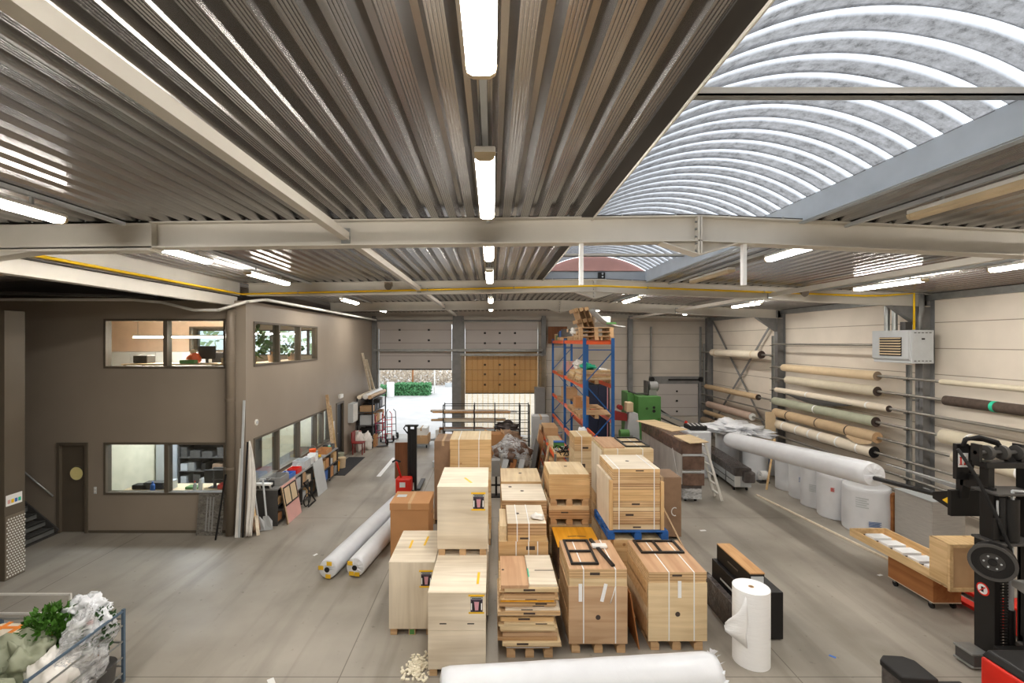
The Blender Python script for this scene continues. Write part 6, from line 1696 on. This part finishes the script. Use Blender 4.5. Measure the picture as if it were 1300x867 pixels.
# worn black block at the lower edge
t = thing('truck_leg_end', 'worn dark block with lower arm at the bottom edge, left of the lift truck', 'block', (5.2, 5.8, 0))
pr = [(-.2, -.16), (.18, -.2), (.2, .12), (.12, .2), (-.1, .22), (-.2, .14)]
c0 = Vector((5.02, 5.72))
MB().prism([(c0.x + a, c0.y + b) for a, b in pr], 'Z', .02, .42, 'darkw').build('block_body', t, bevel=.03)
MB().prism([(c0.x + a * 1.06, c0.y + b * 1.06) for a, b in pr], 'Z', .38, .46, 'blackm').build('top_cap', t, bevel=.02)
MB().box(5.2, 5.66, 5.42, 5.72, .05, .3, 'blackm').build('arm', t, bevel=.02)
# ------------------------------------------------------------------ blue and orange pallet rack
t = thing('pallet_rack', 'tall blue pallet rack with orange beams behind the crates', 'rack', (3.15, 17.6, 0))
FY = (14.0, 17.8, 21.3); XA, XB = 2.73, 3.57
for y in FY:
    for x in (XA, XB):
        MB().box(x - .045, x + .045, y - .04, y + .04, 0, 4.5, 'blue').build('upright', t)
        MB().box(x - .08, x + .08, y - .07, y + .07, 0, .008, 'steel').build('foot_plate', t)
    zz = .3; s = 0
    while zz < 3.6:
        z2 = zz + .95; a, b = (XA, XB) if s else (XB, XA)
        MB().bar((a, y, zz), (b, y, z2), .03, .03, 'blue', (0, 1, 0)).build('diagonal_brace', t); zz = z2; s = 1 - s
    for z in (.3, 4.15): MB().bar((XA, y, z), (XB, y, z), .03, .03, 'blue', (0, 1, 0)).build('cross_brace', t)
RL = (1.1, 2.02, 3.06, 4.38)
for z in RL:
    for a, b in zip(FY[:-1], FY[1:]):
        for x in (XA, XB):
            MB().box(x - .025, x + .025, a + .04, b - .04, z - .06, z + .06, 'orange').build('beam', t)
def xbeam(z): MB().box(XA + .045, XB - .045, 14.1, 14.16, z - .05, z + .04, 'orange').build('front_beam', t)
xbeam(4.36)
def rpal(y, z, label, x0=2.62, x1=3.66, h=.13, d=1.0): return pallet(x0, x1, y, y + d, z, label, 'pallet', 'pallets on the blue rack', h)
W = ['nearest', 'second', 'third']
for lv, z in ((2.02, 'third'), (3.06, 'second'), (4.38, 'top')):
    for i, y in enumerate((14.2, 15.5, 18.1)):
        rpal(y, lv + .062, 'pallet on the %s level of the blue rack, %s from the camera' % (z, W[i]))
def slab_stack(label, x0, x1, y0, y1, z, n, h, m, name='plywood_sheet', group=None):
    for i in range(n):
        tag(MB().box(x0 + .02 * (i % 3), x1 - .015 * (i % 2), y0 + .03 * (i % 2), y1, z + i * h + .001, z + (i + 1) * h - .001, m[i % len(m)]).build(name, bevel=.003), label + (', ' + nth_top(n - 1 - i) if n > 1 else ''), 'sheet', group or 'sheets on the blue rack')
slab_stack('plywood sheet on the near pallet of the second rack level', 2.66, 3.6, 14.2, 15.2, 3.06 + .195, 5, .055, ['ply', 'piney', 'plyp'])
slab_stack('plywood sheet on the middle pallet of the second rack level', 2.66, 3.6, 15.5, 16.5, 3.06 + .195, 3, .06, ['piney', 'ply'])
tag(MB().blob((2.95, 14.7, 3.63), (.22, .3, .1), 'greentape', .5, 1.7, 3, 4, 3.532).build('green_film'), 'bright green film pack on the second rack level', 'film')
tag(MB().box(3.1, 3.5, 14.4, 15.0, 3.532, 3.56, 'white').build('white_sheet'), 'white sheet on the second rack level beside the green film', 'sheet')
tag(MB().blob((2.95, 15.9, 3.6), (.25, .3, .17), 'bag', .5, 1.5, 7, 4, 3.438).build('plastic_sack'), 'white sack on the second rack level', 'sack')
carton('red and white carton on the second rack level, far bay', 2.8, 3.2, 18.3, 18.8, 3.06 + .195, 3.62, 'pink')
carton('brown carton on the third rack level, near bay', 2.75, 3.2, 15.6, 16.1, 2.02 + .195, 2.56, 'card')
carton('pale carton on the third rack level, far bay', 2.75, 3.3, 18.3, 18.9, 2.02 + .195, 2.6, 'cardl')
# lowest level boards and the white big bag
tag(MB().box(2.74, 3.56, 14.2, 14.95, 1.162, 1.21, 'pine').build('shelf_plank', bevel=.003), 'thick plank laid across the lowest rack beams', 'plank')
tag(MB().blob((2.6, 13.3, .92), (.34, .45, .92), 'whitew', .35, 1.2, 5, 4, .002).build('big_bag'), 'big white sack with yellow print at the foot of the blue rack', 'sack')
tag(MB().blob((2.58, 13.2, 1.76), (.2, .22, .06), 'tape', .3, 1.4, 6, 3).build('yellow_bag'), 'yellow bag lying on the big white sack', 'bag')
# pallets heaped on top of the rack
TZ = 4.38 + .195
for i in range(2): rpal(14.25 + i * .02, TZ + i * .13, 'pallet heaped on top of the blue rack, %s layer' % ('lower' if i == 0 else 'upper'), h=.125)
for i in range(3):
    p = dup([o for o in bpy.data.objects if o.name.startswith('pallet') and o.get('category') == 'pallet'][0], (2.9 + i * .0, 16.3 + .0, TZ), 0, 'tilted pallet leaning in the heap on top of the rack, %s of three' % ORD[i], 'tilted pallets on the rack')
    p.location = (2.74 + i * .165, 15.62, TZ + .46 + i * .02); p.rotation_euler = (0, math.radians(72), 0)
g = MB(); prev = None; kk = g.mi('lgrey')
for i in range(13):
    f = i / 12; x = 3.08 + .95 * f; z = 4.86 + .55 * (1 - f) ** 2.4
    row = [g.bm.verts.new((x, 14.3 + .8 * q / 4, z)) for q in range(5)]
    if prev:
        for q in range(4):
            ff = g.bm.faces.new((prev[q], prev[q + 1], row[q + 1], row[q])); ff.material_index = kk; ff.smooth = True
    prev = row
o = tag(g.build('bent_sheet'), 'pale bent sheet with a green stripe on top of the rack', 'sheet'); sm = o.modifiers.new('t', 'SOLIDIFY'); sm.thickness = .02
MB().box(3.45, 3.75, 14.29, 14.3, 4.93, 4.98, 'green').build('green_stripe', o)
tag(MB().box(3.3, 3.75, 15.0, 15.5, 5.0, 5.2, 'white', None).build('white_carton', bevel=.01), 'white carton behind the bent sheet on top of the rack', 'carton')
tag(MB().blob((2.75, 15.2, 4.72), (.25, .5, .12), 'bag', .5, 1.6, 8, 4, TZ).build('white_film'), 'white film spilling over the top rack beam', 'film')
for i, (y, h, m) in enumerate(((18.3, .3, 'greyd'), (18.8, .25, 'skyblue'), (19.3, .34, 'greyd'), (19.8, .22, 'green'), (20.3, .28, 'cardl'))):
    if i < 2: zb = TZ
    else: zb = 4.442
    carton('%s box on top of the rack, far bay' % ['dark', 'blue', 'second dark', 'green', 'tan'][i], 2.72, 3.1, y, y + .4, zb, zb + h, m, group='boxes on top of the far rack bay')
tag(MB().box(2.6, 3.5, 22.05, 22.08, 4.3, 5.1, 'brownz').build('brown_sheet'), 'brown sheet hung on the back wall behind the rack', 'sheet')
# steel cabinet behind the rack
t = thing('tall_cabinet', 'tall dark blue cabinet with black frame behind the rack', 'cabinet', (4.2, 18.9, 0))
MB().box(3.75, 4.62, 18.6, 19.3, 0, 2.8, 'blackm').build('carcass', t, bevel=.01)
for a, b in ((3.8, 4.15), (4.17, 4.5)): MB().box(a, b, 18.57, 18.6, .2, 2.68, 'navy').build('door', t, bevel=.004)
MB().box(4.51, 4.55, 18.57, 18.6, .6, 2.6, 'pinkp').build('edge_strip', t)
# low sloping shelf stand in front of the rack
t = thing('board_stand', 'low red and grey stand stacked with boards in front of the rack', 'stand', (2.1, 14.4, 0))
for y in (12.4, 14.3, 16.4):
    for x in (1.65, 2.15): MB().box(x - .03, x + .03, y - .03, y + .03, 0, 1.45 if x < 2 else 1.7, 'steel').build('post', t)
for z in (.45, .9, 1.35):
    for x in (1.65, 2.15): MB().box(x - .025, x + .025, 12.43, 16.37, z - .05, z, 'orange').build('beam', t)
    MB().box(1.68, 2.12, 12.43, 16.37, z, z + .02, 'pine').build('shelf', t)
tag(MB().box(1.7, 2.1, 13.6, 15.0, 1.371, 1.41, 'ply').build('shelf_board', bevel=.003), 'plywood board on the top of the low stand', 'board')
tag(MB().box(1.68, 2.12, 15.2, 16.2, 1.371, 1.62, 'cardl').build('open_carton', bevel=.01), 'open tan carton on the far end of the low stand', 'carton')
carton('white and grey machine carton past the low stand', 1.45, 2.05, 17.0, 17.6, 0, 1.7, 'lgrey')
t = thing('control_box', 'grey control cabinet beside the strip curtain', 'cabinet', (2.2, 21.8, 0))
MB().box(1.95, 2.4, 21.5, 22.0, .9, 2.3, 'greyp').build('box_body', t, bevel=.01); MB().box(2.1, 2.25, 21.6, 21.9, 0, .9, 'greyp').build('pedestal', t)
g = MB(); rnd = random.Random(9)
for i in range(16):
    x, y = rnd.uniform(1.72, 2.05), rnd.uniform(12.5, 13.4); pts = [(x, y, 1.385)]
    for q in range(6): x += rnd.uniform(-.12, .12); y += rnd.uniform(-.14, .14); pts.append((min(2.1, max(1.68, x)), min(13.5, max(12.45, y)), 1.385 + rnd.uniform(0, .14)))
    g.tube(pts, .012, rnd.choice(['rubber', 'greyd', 'lgrey', 'rubber']), 6)
tag(g.build('tangled_cables'), 'tangle of black cables on the near end of the low stand', 'cables', None, 'stuff')
t = thing('tool_box', 'green and blue tool box among the cables on the low stand', 'toolbox', (1.9, 13.48, 1.37))
MB().box(1.75, 2.05, 13.42, 13.58, 1.372, 1.52, 'green').build('box_body', t, bevel=.01); MB().box(1.75, 2.05, 13.42, 13.58, 1.521, 1.56, 'skyblue').build('lid', t, bevel=.01)
for i, (x, y, w, h, m, yaw) in enumerate(((1.3, 14.9, 1.2, 1.55, 'brown', .12), (1.18, 14.7, 1.0, 1.3, 'greyd', .1), (1.36, 15.9, .6, 1.6, 'plank', .05))):
    lean('leaning_sheet', ('brown', 'dark grey', 'weathered')[i] + ' sheet leaning on edge against the low stand', x, y, w, h, .025, m, -.16, cat='sheet', yaw=0)
for i, (x, m, h) in enumerate(((1.28, 'plank', 1.5), (1.36, 'sage', 1.25), (1.44, 'piney', 1.4), (1.52, 'greyd', 1.2))):
    tag(MB().bar((x, 13.1 + .1 * i, .005), (1.6, 13.3 + .1 * i, h), .06, .03, m).build('offcut'), 'offcut leaning at the near end of the low stand, %s from the left' % ORD[i], 'offcut', 'offcuts by the low stand')
# wrapped junk pallet in the back middle
pallet(.2, 1.25, 15.9, 16.9, 0, 'pallet under the film wrapped scrap heap')
g = MB().box(.28, 1.2, 15.95, 16.85, .145, .6, 'greyw')
t = tag(g.build('scrap_heap', bevel=.05), 'grey-brown scrap heap on the pallet in the middle back', 'heap')
MB().blob((.74, 16.4, .56), (.55, .52, .42), 'brownw', .5, 1.3, 3, 4, .15).build('scrap_bulk', t)
MB().blob((.74, 16.4, .54), (.60, .56, .46), 'film', .45, 1.4, 4, 4, .15).build('film_cover', t)
for i, (x, m, l) in enumerate(((.35, 'lgrey', 'grey binder leaning on the scrap heap, left'), (.62, 'brown', 'brown binder leaning on the scrap heap, middle'), (.9, 'lgrey', 'white profile leaning on the scrap heap, right'))):
    tag(MB().bar((x, 15.66, .002), (x + .12, 15.85, .45), .2, .04, m).build('scrap_board'), l, 'scrap board', 'boards before the scrap heap')
B1('steel_pedestal', -.02, .22, 13.3, 13.6, .6, 1.05, 'greyp', 'grey steel box on a black stand behind the raised crate', 'box')
t = [o for o in bpy.data.objects if o.name.startswith('steel_pedestal')][-1]
MB().box(.08, .14, 13.42, 13.48, 0.0, .6, 'black').box(-.04, .24, 13.42, 13.48, .3, .34, 'black').box(-.06, .26, 13.3, 13.6, 0, .03, 'black').build('black_stand', t)
t = thing('carton_pile', 'open brown carton behind the tall plywood stack', 'carton', (-.1, 14.7, 0))
MB().box(-.15, .45, 17.3, 17.9, 0, 1.0, 'card').build('carton_body', t, bevel=.01)
for a, b in (((-.15, 17.3, 1.0), (-.15, 17.9, 1.0)), ((.45, 17.3, 1.0), (.45, 17.9, 1.0))): MB().hexa([(a[0] - .14, a[1], 1.1), (a[0], a[1], 1.0), (b[0], b[1], 1.0), (b[0] - .14, b[1], 1.1), (a[0] - .14, a[1], 1.106), (a[0], a[1], 1.006), (b[0], b[1], 1.006), (b[0] - .14, b[1], 1.106)], 'cardl').build('flap', t)
# long goods rack at the back
t = thing('long_goods_rack', 'black steel long goods rack before the strip curtain', 'rack', (-.2, 19.0, 0))
for x in (-1.94, -.72, .1, 1.1, 1.47):
    for y in (18.7, 19.3): MB().box(x - .02, x + .02, y - .02, y + .02, 0, 1.9, 'black').build('post', t)
for z in (.45, .85, 1.2, 1.55, 1.86):
    for y in (18.7, 19.3): MB().bar((-1.94, y, z), (1.47, y, z), .025, .025, 'black').build('long_rail', t)
    for x in (-1.94, -.72, .1, 1.1, 1.47): MB().bar((x, 18.7, z), (x, 19.3, z), .02, .02, 'black').build('cross_rail', t)
rnd = random.Random(14); nm = {.45: 'lowest', .85: 'second', 1.2: 'third', 1.55: 'fourth'}
for z in (.45, .85, 1.2, 1.55):
    for i in range(4):
        y = 18.78 + i * .13; x0 = -2.3 + rnd.uniform(-.2, .4); x1 = rnd.uniform(-.4, 1.0)
        m = rnd.choice(['plank', 'brown', 'lgrey', 'ivory', 'oak', 'greyp']); r = rnd.uniform(.035, .055)
        if i % 2: g = MB().cyl((x0, y, z + .013 + r), (x1, y, z + .013 + r), r, m, 12)
        else: g = MB().box(x0, x1, y - .05, y + .05, z + .013, z + .013 + r * 1.7, m)
        tag(g.build('long_profile' if i % 2 else 'long_board', bevel=0 if i % 2 else .004), '%s on the %s level of the long goods rack, %s from the front' % ('round tube' if i % 2 else 'board', nm[z], ORD[i]), 'profile' if i % 2 else 'board', 'long goods on the black rack')
g = MB().blob((.6, 18.9, 1.0), (.5, .3, .18), 'darkw', .5, 1.5, 5, 4, .865); tag(g.build('dark_bundle'), 'dark film bundle lying in the middle of the long goods rack', 'bundle')
g = MB().blob((.45, 18.35, .45), (.7, .3, .45), 'cardd', .6, 1.6, 6, 4, .002, True); tag(g.build('paper_heap'), 'brown paper heap in front of the long goods rack', 'heap')
# carts with cartons by the open door
def cart(label, x, y, w, d):
    t = thing('flat_cart', label, 'cart', (x, y, 0), 0, 'flat carts by the open door')
    MB().box(x - w / 2, x + w / 2, y - d / 2, y + d / 2, .14, .18, 'greyp').build('deck', t)
    for sx in (-1, 1):
        for sy in (-1, 1): MB().cyl((x + sx * (w / 2 - .08) - .02, y + sy * (d / 2 - .1), .07), (x + sx * (w / 2 - .08) + .02, y + sy * (d / 2 - .1), .07), .07, 'rubber', 14).bar((x + sx * (w / 2 - .08), y + sy * (d / 2 - .1), .07), (x + sx * (w / 2 - .08), y + sy * (d / 2 - .1), .14), .03, .03, 'steel').build('wheel', t)
cart('flat cart with a white topped carton by the open door, left', -2.95, 19.9, .62, .9)
carton('brown carton on the left flat cart by the open door', -3.25, -2.65, 19.5, 20.3, .18, .52, 'cardl')
carton('white carton on the brown one on the left flat cart', -3.2, -2.7, 19.55, 20.2, .52, .82, 'white')
carton('brown carton on the floor by the open door, right of the carts', -2.35, -1.95, 19.3, 19.9, 0, .45, 'card')
carton('white and dark carton stacked on the right hand brown carton', -2.33, -1.97, 19.35, 19.85, .45, .78, 'white')
t = thing('floor_sander', 'small blue and white floor machine in the middle aisle', 'machine', (-1.85, 16.6, 0))
MB().cyl((-1.9, 16.6, .02), (-1.9, 16.6, .2), .2, 'lgrey', 22).build('machine_base', t); MB().cyl((-1.9, 16.6, .2), (-1.9, 16.6, .42), .12, 'skyblue', 18, r2=.07).build('motor_hood', t); MB().cyl((-1.9, 16.6, .4), (-1.6, 16.9, .75), .02, 'blackm', 8).build('handle_bar', t)
B1('black_case', -1.42, -1.02, 12.7, 13.1, 0, .55, 'blackm', 'black case on the floor behind the grey-brown wrapped box', 'case')
# electric stacker
t = thing('electric_stacker', 'red and black electric stacker in the left aisle', 'stacker', (-2.45, 13.6, 0))
for x in (-2.46, -2.27): MB().box(x, x + .07, 13.7, 13.82, .05, 1.95, 'black').build('mast_rail', t, bevel=.004)
MB().box(-2.39, -2.27, 13.74, 13.78, .3, 1.85, 'blackm').build('mast_chain_guard', t)
MB().box(-2.5, -2.16, 13.68, 13.84, 1.93, 1.97, 'black').build('mast_top', t)
MB().tube([(-2.45, 13.66, 1.75), (-2.55, 13.6, 1.9), (-2.5, 13.7, 1.98)], .02, 'rubber').build('hydraulic_hose', t)
MB().box(-2.74, -2.3, 13.35, 13.68, .08, .52, 'red').build('battery_housing', t, bevel=.04)
MB().box(-2.62, -2.46, 13.345, 13.35, .28, .42, 'white').build('rating_plate', t)
MB().tube([(-2.6, 13.5, .5), (-2.68, 13.4, .85), (-2.7, 13.3, 1.02)], .03, 'red', 10).build('tiller', t)
MB().tube([(-2.8, 13.28, 1.02), (-2.7, 13.22, 1.08), (-2.58, 13.28, 1.02)], .025, 'rubber', 8).build('tiller_grip', t)
for x in (-2.56, -2.24): MB().box(x, x + .12, 13.84, 14.9, .04, .09, 'greyd').build('fork', t)
for x in (-2.62, -2.3): MB().cyl((x, 13.5, .08), (x + .06, 13.5, .08), .08, 'rubber', 14).build('wheel', t)
lean('brown_board', 'brown board standing upright behind the electric stacker', -2.82, 15.2, .62, 1.15, .03, 'brownz', .02, cat='board', yaw=-PI / 2 + .1)
tag(MB().box(-3.0, -2.2, 15.15, 15.2, 0.6, 1.2, 'brownz').build('brown_backing'), 'x', 'board') if False else None
# ------------------------------------------------------------------ green machine at the back right
t = thing('green_machine', 'large green machine with grey motor before the back wall', 'machine', (5.9, 19.0, 0))
MB().box(5.62, 6.5, 18.2, 19.6, .5, 2.28, 'green').build('machine_housing', t, bevel=.02)
MB().box(5.35, 5.62, 18.7, 19.6, .5, 2.38, 'green').build('side_housing', t, bevel=.02)
for x in (5.65, 6.3): MB().box(x, x + .16, 18.25, 19.5, 0, .5, 'green').build('leg', t)
MB().cyl((6.22, 18.2, 1.72), (6.22, 18.17, 1.72), .06, 'blackm', 16).build('control_knob', t); MB().cyl((6.22, 18.2, 1.86), (6.22, 18.17, 1.86), .05, 'blackm', 16).build('control_knob', t); MB().cyl((5.95, 18.2, 1.82), (5.95, 18.18, 1.82), .05, 'leafd', 14).build('blank_plug', t); MB().cyl((6.42, 18.2, 1.4), (6.42, 18.17, 1.4), .06, 'leaf', 16, hole=.035).build('lock_ring', t)
MB().cyl((6.2, 18.7, 2.62), (6.5, 18.7, 2.62), .2, 'greyp', 20).cyl((6.5, 18.7, 2.62), (6.54, 18.7, 2.62), .16, 'blackm', 20).box(6.15, 6.45, 18.55, 18.85, 2.28, 2.5, 'greyp').build('motor', t)
MB().box(6.05, 6.1, 18.5, 18.9, 2.28, 2.85, 'greyd').build('motor_bracket', t)
MB().tube([(5.4, 18.8, 2.42), (5.7, 18.6, 2.34), (6.0, 18.5, 2.36), (6.2, 18.6, 2.3)], .03, 'greyd').build('oil_pipe', t)
for i, (z, dx) in enumerate(((1.55, .95), (1.35, .8), (1.18, .6), (1.7, .5))): MB().bar((6.5, 18.5 + .06 * i, z + .1), (6.5 + dx, 18.3 + .05 * i, z - .28), .07, .06, 'greyd' if i % 2 else 'steel').build('feed_arm', t)
MB().cyl((7.42, 18.22, 1.3), (7.5, 18.2, 1.26), .06, 'red', 12).build('red_cap', t)
t = thing('grey_saw', 'pale grey machine with red top left of the green machine', 'machine', (5.2, 17.6, 0))
MB().prism([(4.85, 0), (5.45, 0), (5.42, 1.2), (5.36, 1.75), (5.05, 1.8), (4.98, 1.2)], 'Y', 17.4, 17.8, 'lgrey').build('machine_column', t, bevel=.015)
MB().box(5.02, 5.18, 17.38, 17.4, .75, .95, 'greyp').build('name_plate', t)
MB().box(4.95, 5.2, 17.4, 17.75, 1.8, 2.15, 'beige').build('head_box', t, bevel=.02)
MB().prism([(4.4, 1.5), (5.0, 1.45), (5.0, 1.72), (4.45, 1.85)], 'Y', 17.5, 17.8, 'darkred').build('red_arm', t, bevel=.01); MB().cyl((4.75, 17.5, 1.95), (4.75, 17.75, 1.95), .09, 'darkred', 16).build('red_drum', t)
t = thing('green_motor', 'small dark green motor machine beside the grey one', 'machine', (4.75, 17.2, 0))
MB().box(4.6, 4.95, 17.0, 17.3, 0, .9, 'greyd').build('machine_base', t, bevel=.02); MB().cyl((4.62, 17.15, 1.05), (4.95, 17.15, 1.05), .16, 'green', 18).build('motor', t)
# ------------------------------------------------------------------ long film-wrapped rows
t = thing('wrapped_board_row', 'long tall row of boards in grey and brown film', 'row', (5.45, 14.5, 0))
MB().box(5.18, 5.72, 12.92, 16.4, .45, 1.3, 'greyw').build('board_core', t, bevel=.02)
MB().box(5.17, 5.73, 12.9, 16.42, 1.3, 1.67, 'brownw').build('top_wrap', t, bevel=.02)
MB().box(5.175, 5.725, 12.905, 16.4, .38, .5, 'darkw').build('bottom_wrap', t, bevel=.02)
for z0, z1_, m in ((1.28, 1.33, 'lgrey'), (.82, .86, 'lgrey'), (.9, 1.26, 'brownw'), (.47, .8, 'brownw')): MB().box(5.19, 5.78, 12.87, 12.92, z0, z1_, m).build('end_layer', t, bevel=.01)
MB().box(5.22, 5.72, 12.9, 16.3, .1, .38, 'film').build('foot_film', t)
for y in (13.0, 14.6, 16.1):
    MB().box(5.24, 5.7, y, y + .12, .09, .38, 'steel').build('cross_bearer', t)
    for x in (5.3, 5.58): MB().cyl((x, y + .06, .05), (x + .05, y + .06, .05), .05, 'rubber', 12).build('caster', t)
MB().bar((5.165, 13.55, 1.35), (5.165, 13.15, .6), .03, .006, 'white', (1, 0, 0)).build('loose_tape', t)
for k, (pts, l) in enumerate((([(4.93, 16.2), (5.63, 16.4), (6.04, 14.6), (5.44, 14.3)], 'long pale plywood strip lying farther back on the wrapped row'), ([(5.24, 13.66), (5.77, 13.8), (5.85, 12.77), (5.27, 12.6)], 'short pale plywood strip on the near end of the wrapped row'))):
    tag(MB().prism(pts, 'Z', 1.671 + k * .0, 1.69, 'plyx').build('plywood_strip'), l, 'strip')
t = thing('wrapped_profile_row', 'low white profile row in dark film on casters beside the ladder', 'row', (7.5, 15.3, 0))
T = Matrix.Translation((7.47, 15.3, 0)) @ Matrix.Rotation(-.1, 4, 'Z')
MB().box(-.24, .24, -1.5, 1.55, .14, .5, 'lgrey', T).build('profile_block', t, bevel=.01)
MB().box(-.25, .25, -1.52, 1.56, .45, .7, 'darkw', T).build('film_wrap', t, bevel=.04)
MB().box(-.02, .3, -1.66, -1.4, .3, .62, 'darkw', T).build('film_tail', t, bevel=.05)
for y in (-.9, .3): MB().box(-.252, -.244, y, y + .04, .14, .7, 'greyd', T).build('strap', t)
MB().box(-.25, -.244, -1.5, 1.55, .3, .32, 'greyd', T).build('seam', t)
for i in range(8): MB().box(-.23 + i * .02, -.215 + i * .02, -1.52, -1.5, .15, .46, 'white', T).build('profile_end', t)
for y in (-1.35, 0, 1.3): MB().box(-.2, .2, y, y + .08, .09, .14, 'greyd', T).cyl(T @ Vector((-.2, y + .04, .05)), T @ Vector((-.16, y + .04, .05)), .05, 'rubber', 12).cyl(T @ Vector((.16, y + .04, .05)), T @ Vector((.2, y + .04, .05)), .05, 'rubber', 12).build('caster', t)
t = thing('step_ladder', 'white aluminium ladder leaning on the tall wrapped row', 'ladder', (6.1, 13.3, 0))
for y in (13.0, 13.42): MB().bar((6.32, y, 0.01), (5.82, y, 1.72), .03, .065, 'whitem', (1, 0, .3)).build('side_rail', t)
for i in range(6):
    f = .1 + i * .155; MB().box(6.32 - .5 * f - .035, 6.32 - .5 * f + .035, 13.0, 13.42, 1.72 * f, 1.72 * f + .022, 'whitem').build('rung', t)
# ------------------------------------------------------------------ camera, sky, view
cam = bpy.data.cameras.new('camera'); co = bpy.data.objects.new('camera', cam); COL.objects.link(co)
co.location = (0, 0, 4.4); co.rotation_euler = (PI / 2, 0, 0)
cam.sensor_width = 36; cam.sensor_fit = 'HORIZONTAL'; cam.lens = 36 * 600 / 1300
cam.shift_x = 25 / 1300; cam.shift_y = 0; cam.clip_end = 300
SC.camera = co
w = bpy.data.worlds.new('overcast'); SC.world = w; w.use_nodes = True
bg = w.node_tree.nodes['Background']
bg.inputs[0].default_value = (0.90, 0.95, 1.0, 1); bg.inputs[1].default_value = SKY
SC.view_settings.view_transform = 'Standard'; SC.view_settings.look = 'None'
SC.view_settings.gamma = 1; SC.view_settings.use_curve_mapping = False
SC.view_settings.exposure = EXPO
SC.cycles.use_denoising = True
SC.cycles.max_bounces = 10; SC.cycles.diffuse_bounces = 5; SC.cycles.glossy_bounces = 4
SC.cycles.transparent_max_bounces = 24; SC.cycles.transmission_bounces = 8
SC.cycles.sample_clamp_indirect = 8
SC.cycles.caustics_reflective = False; SC.cycles.caustics_refractive = False
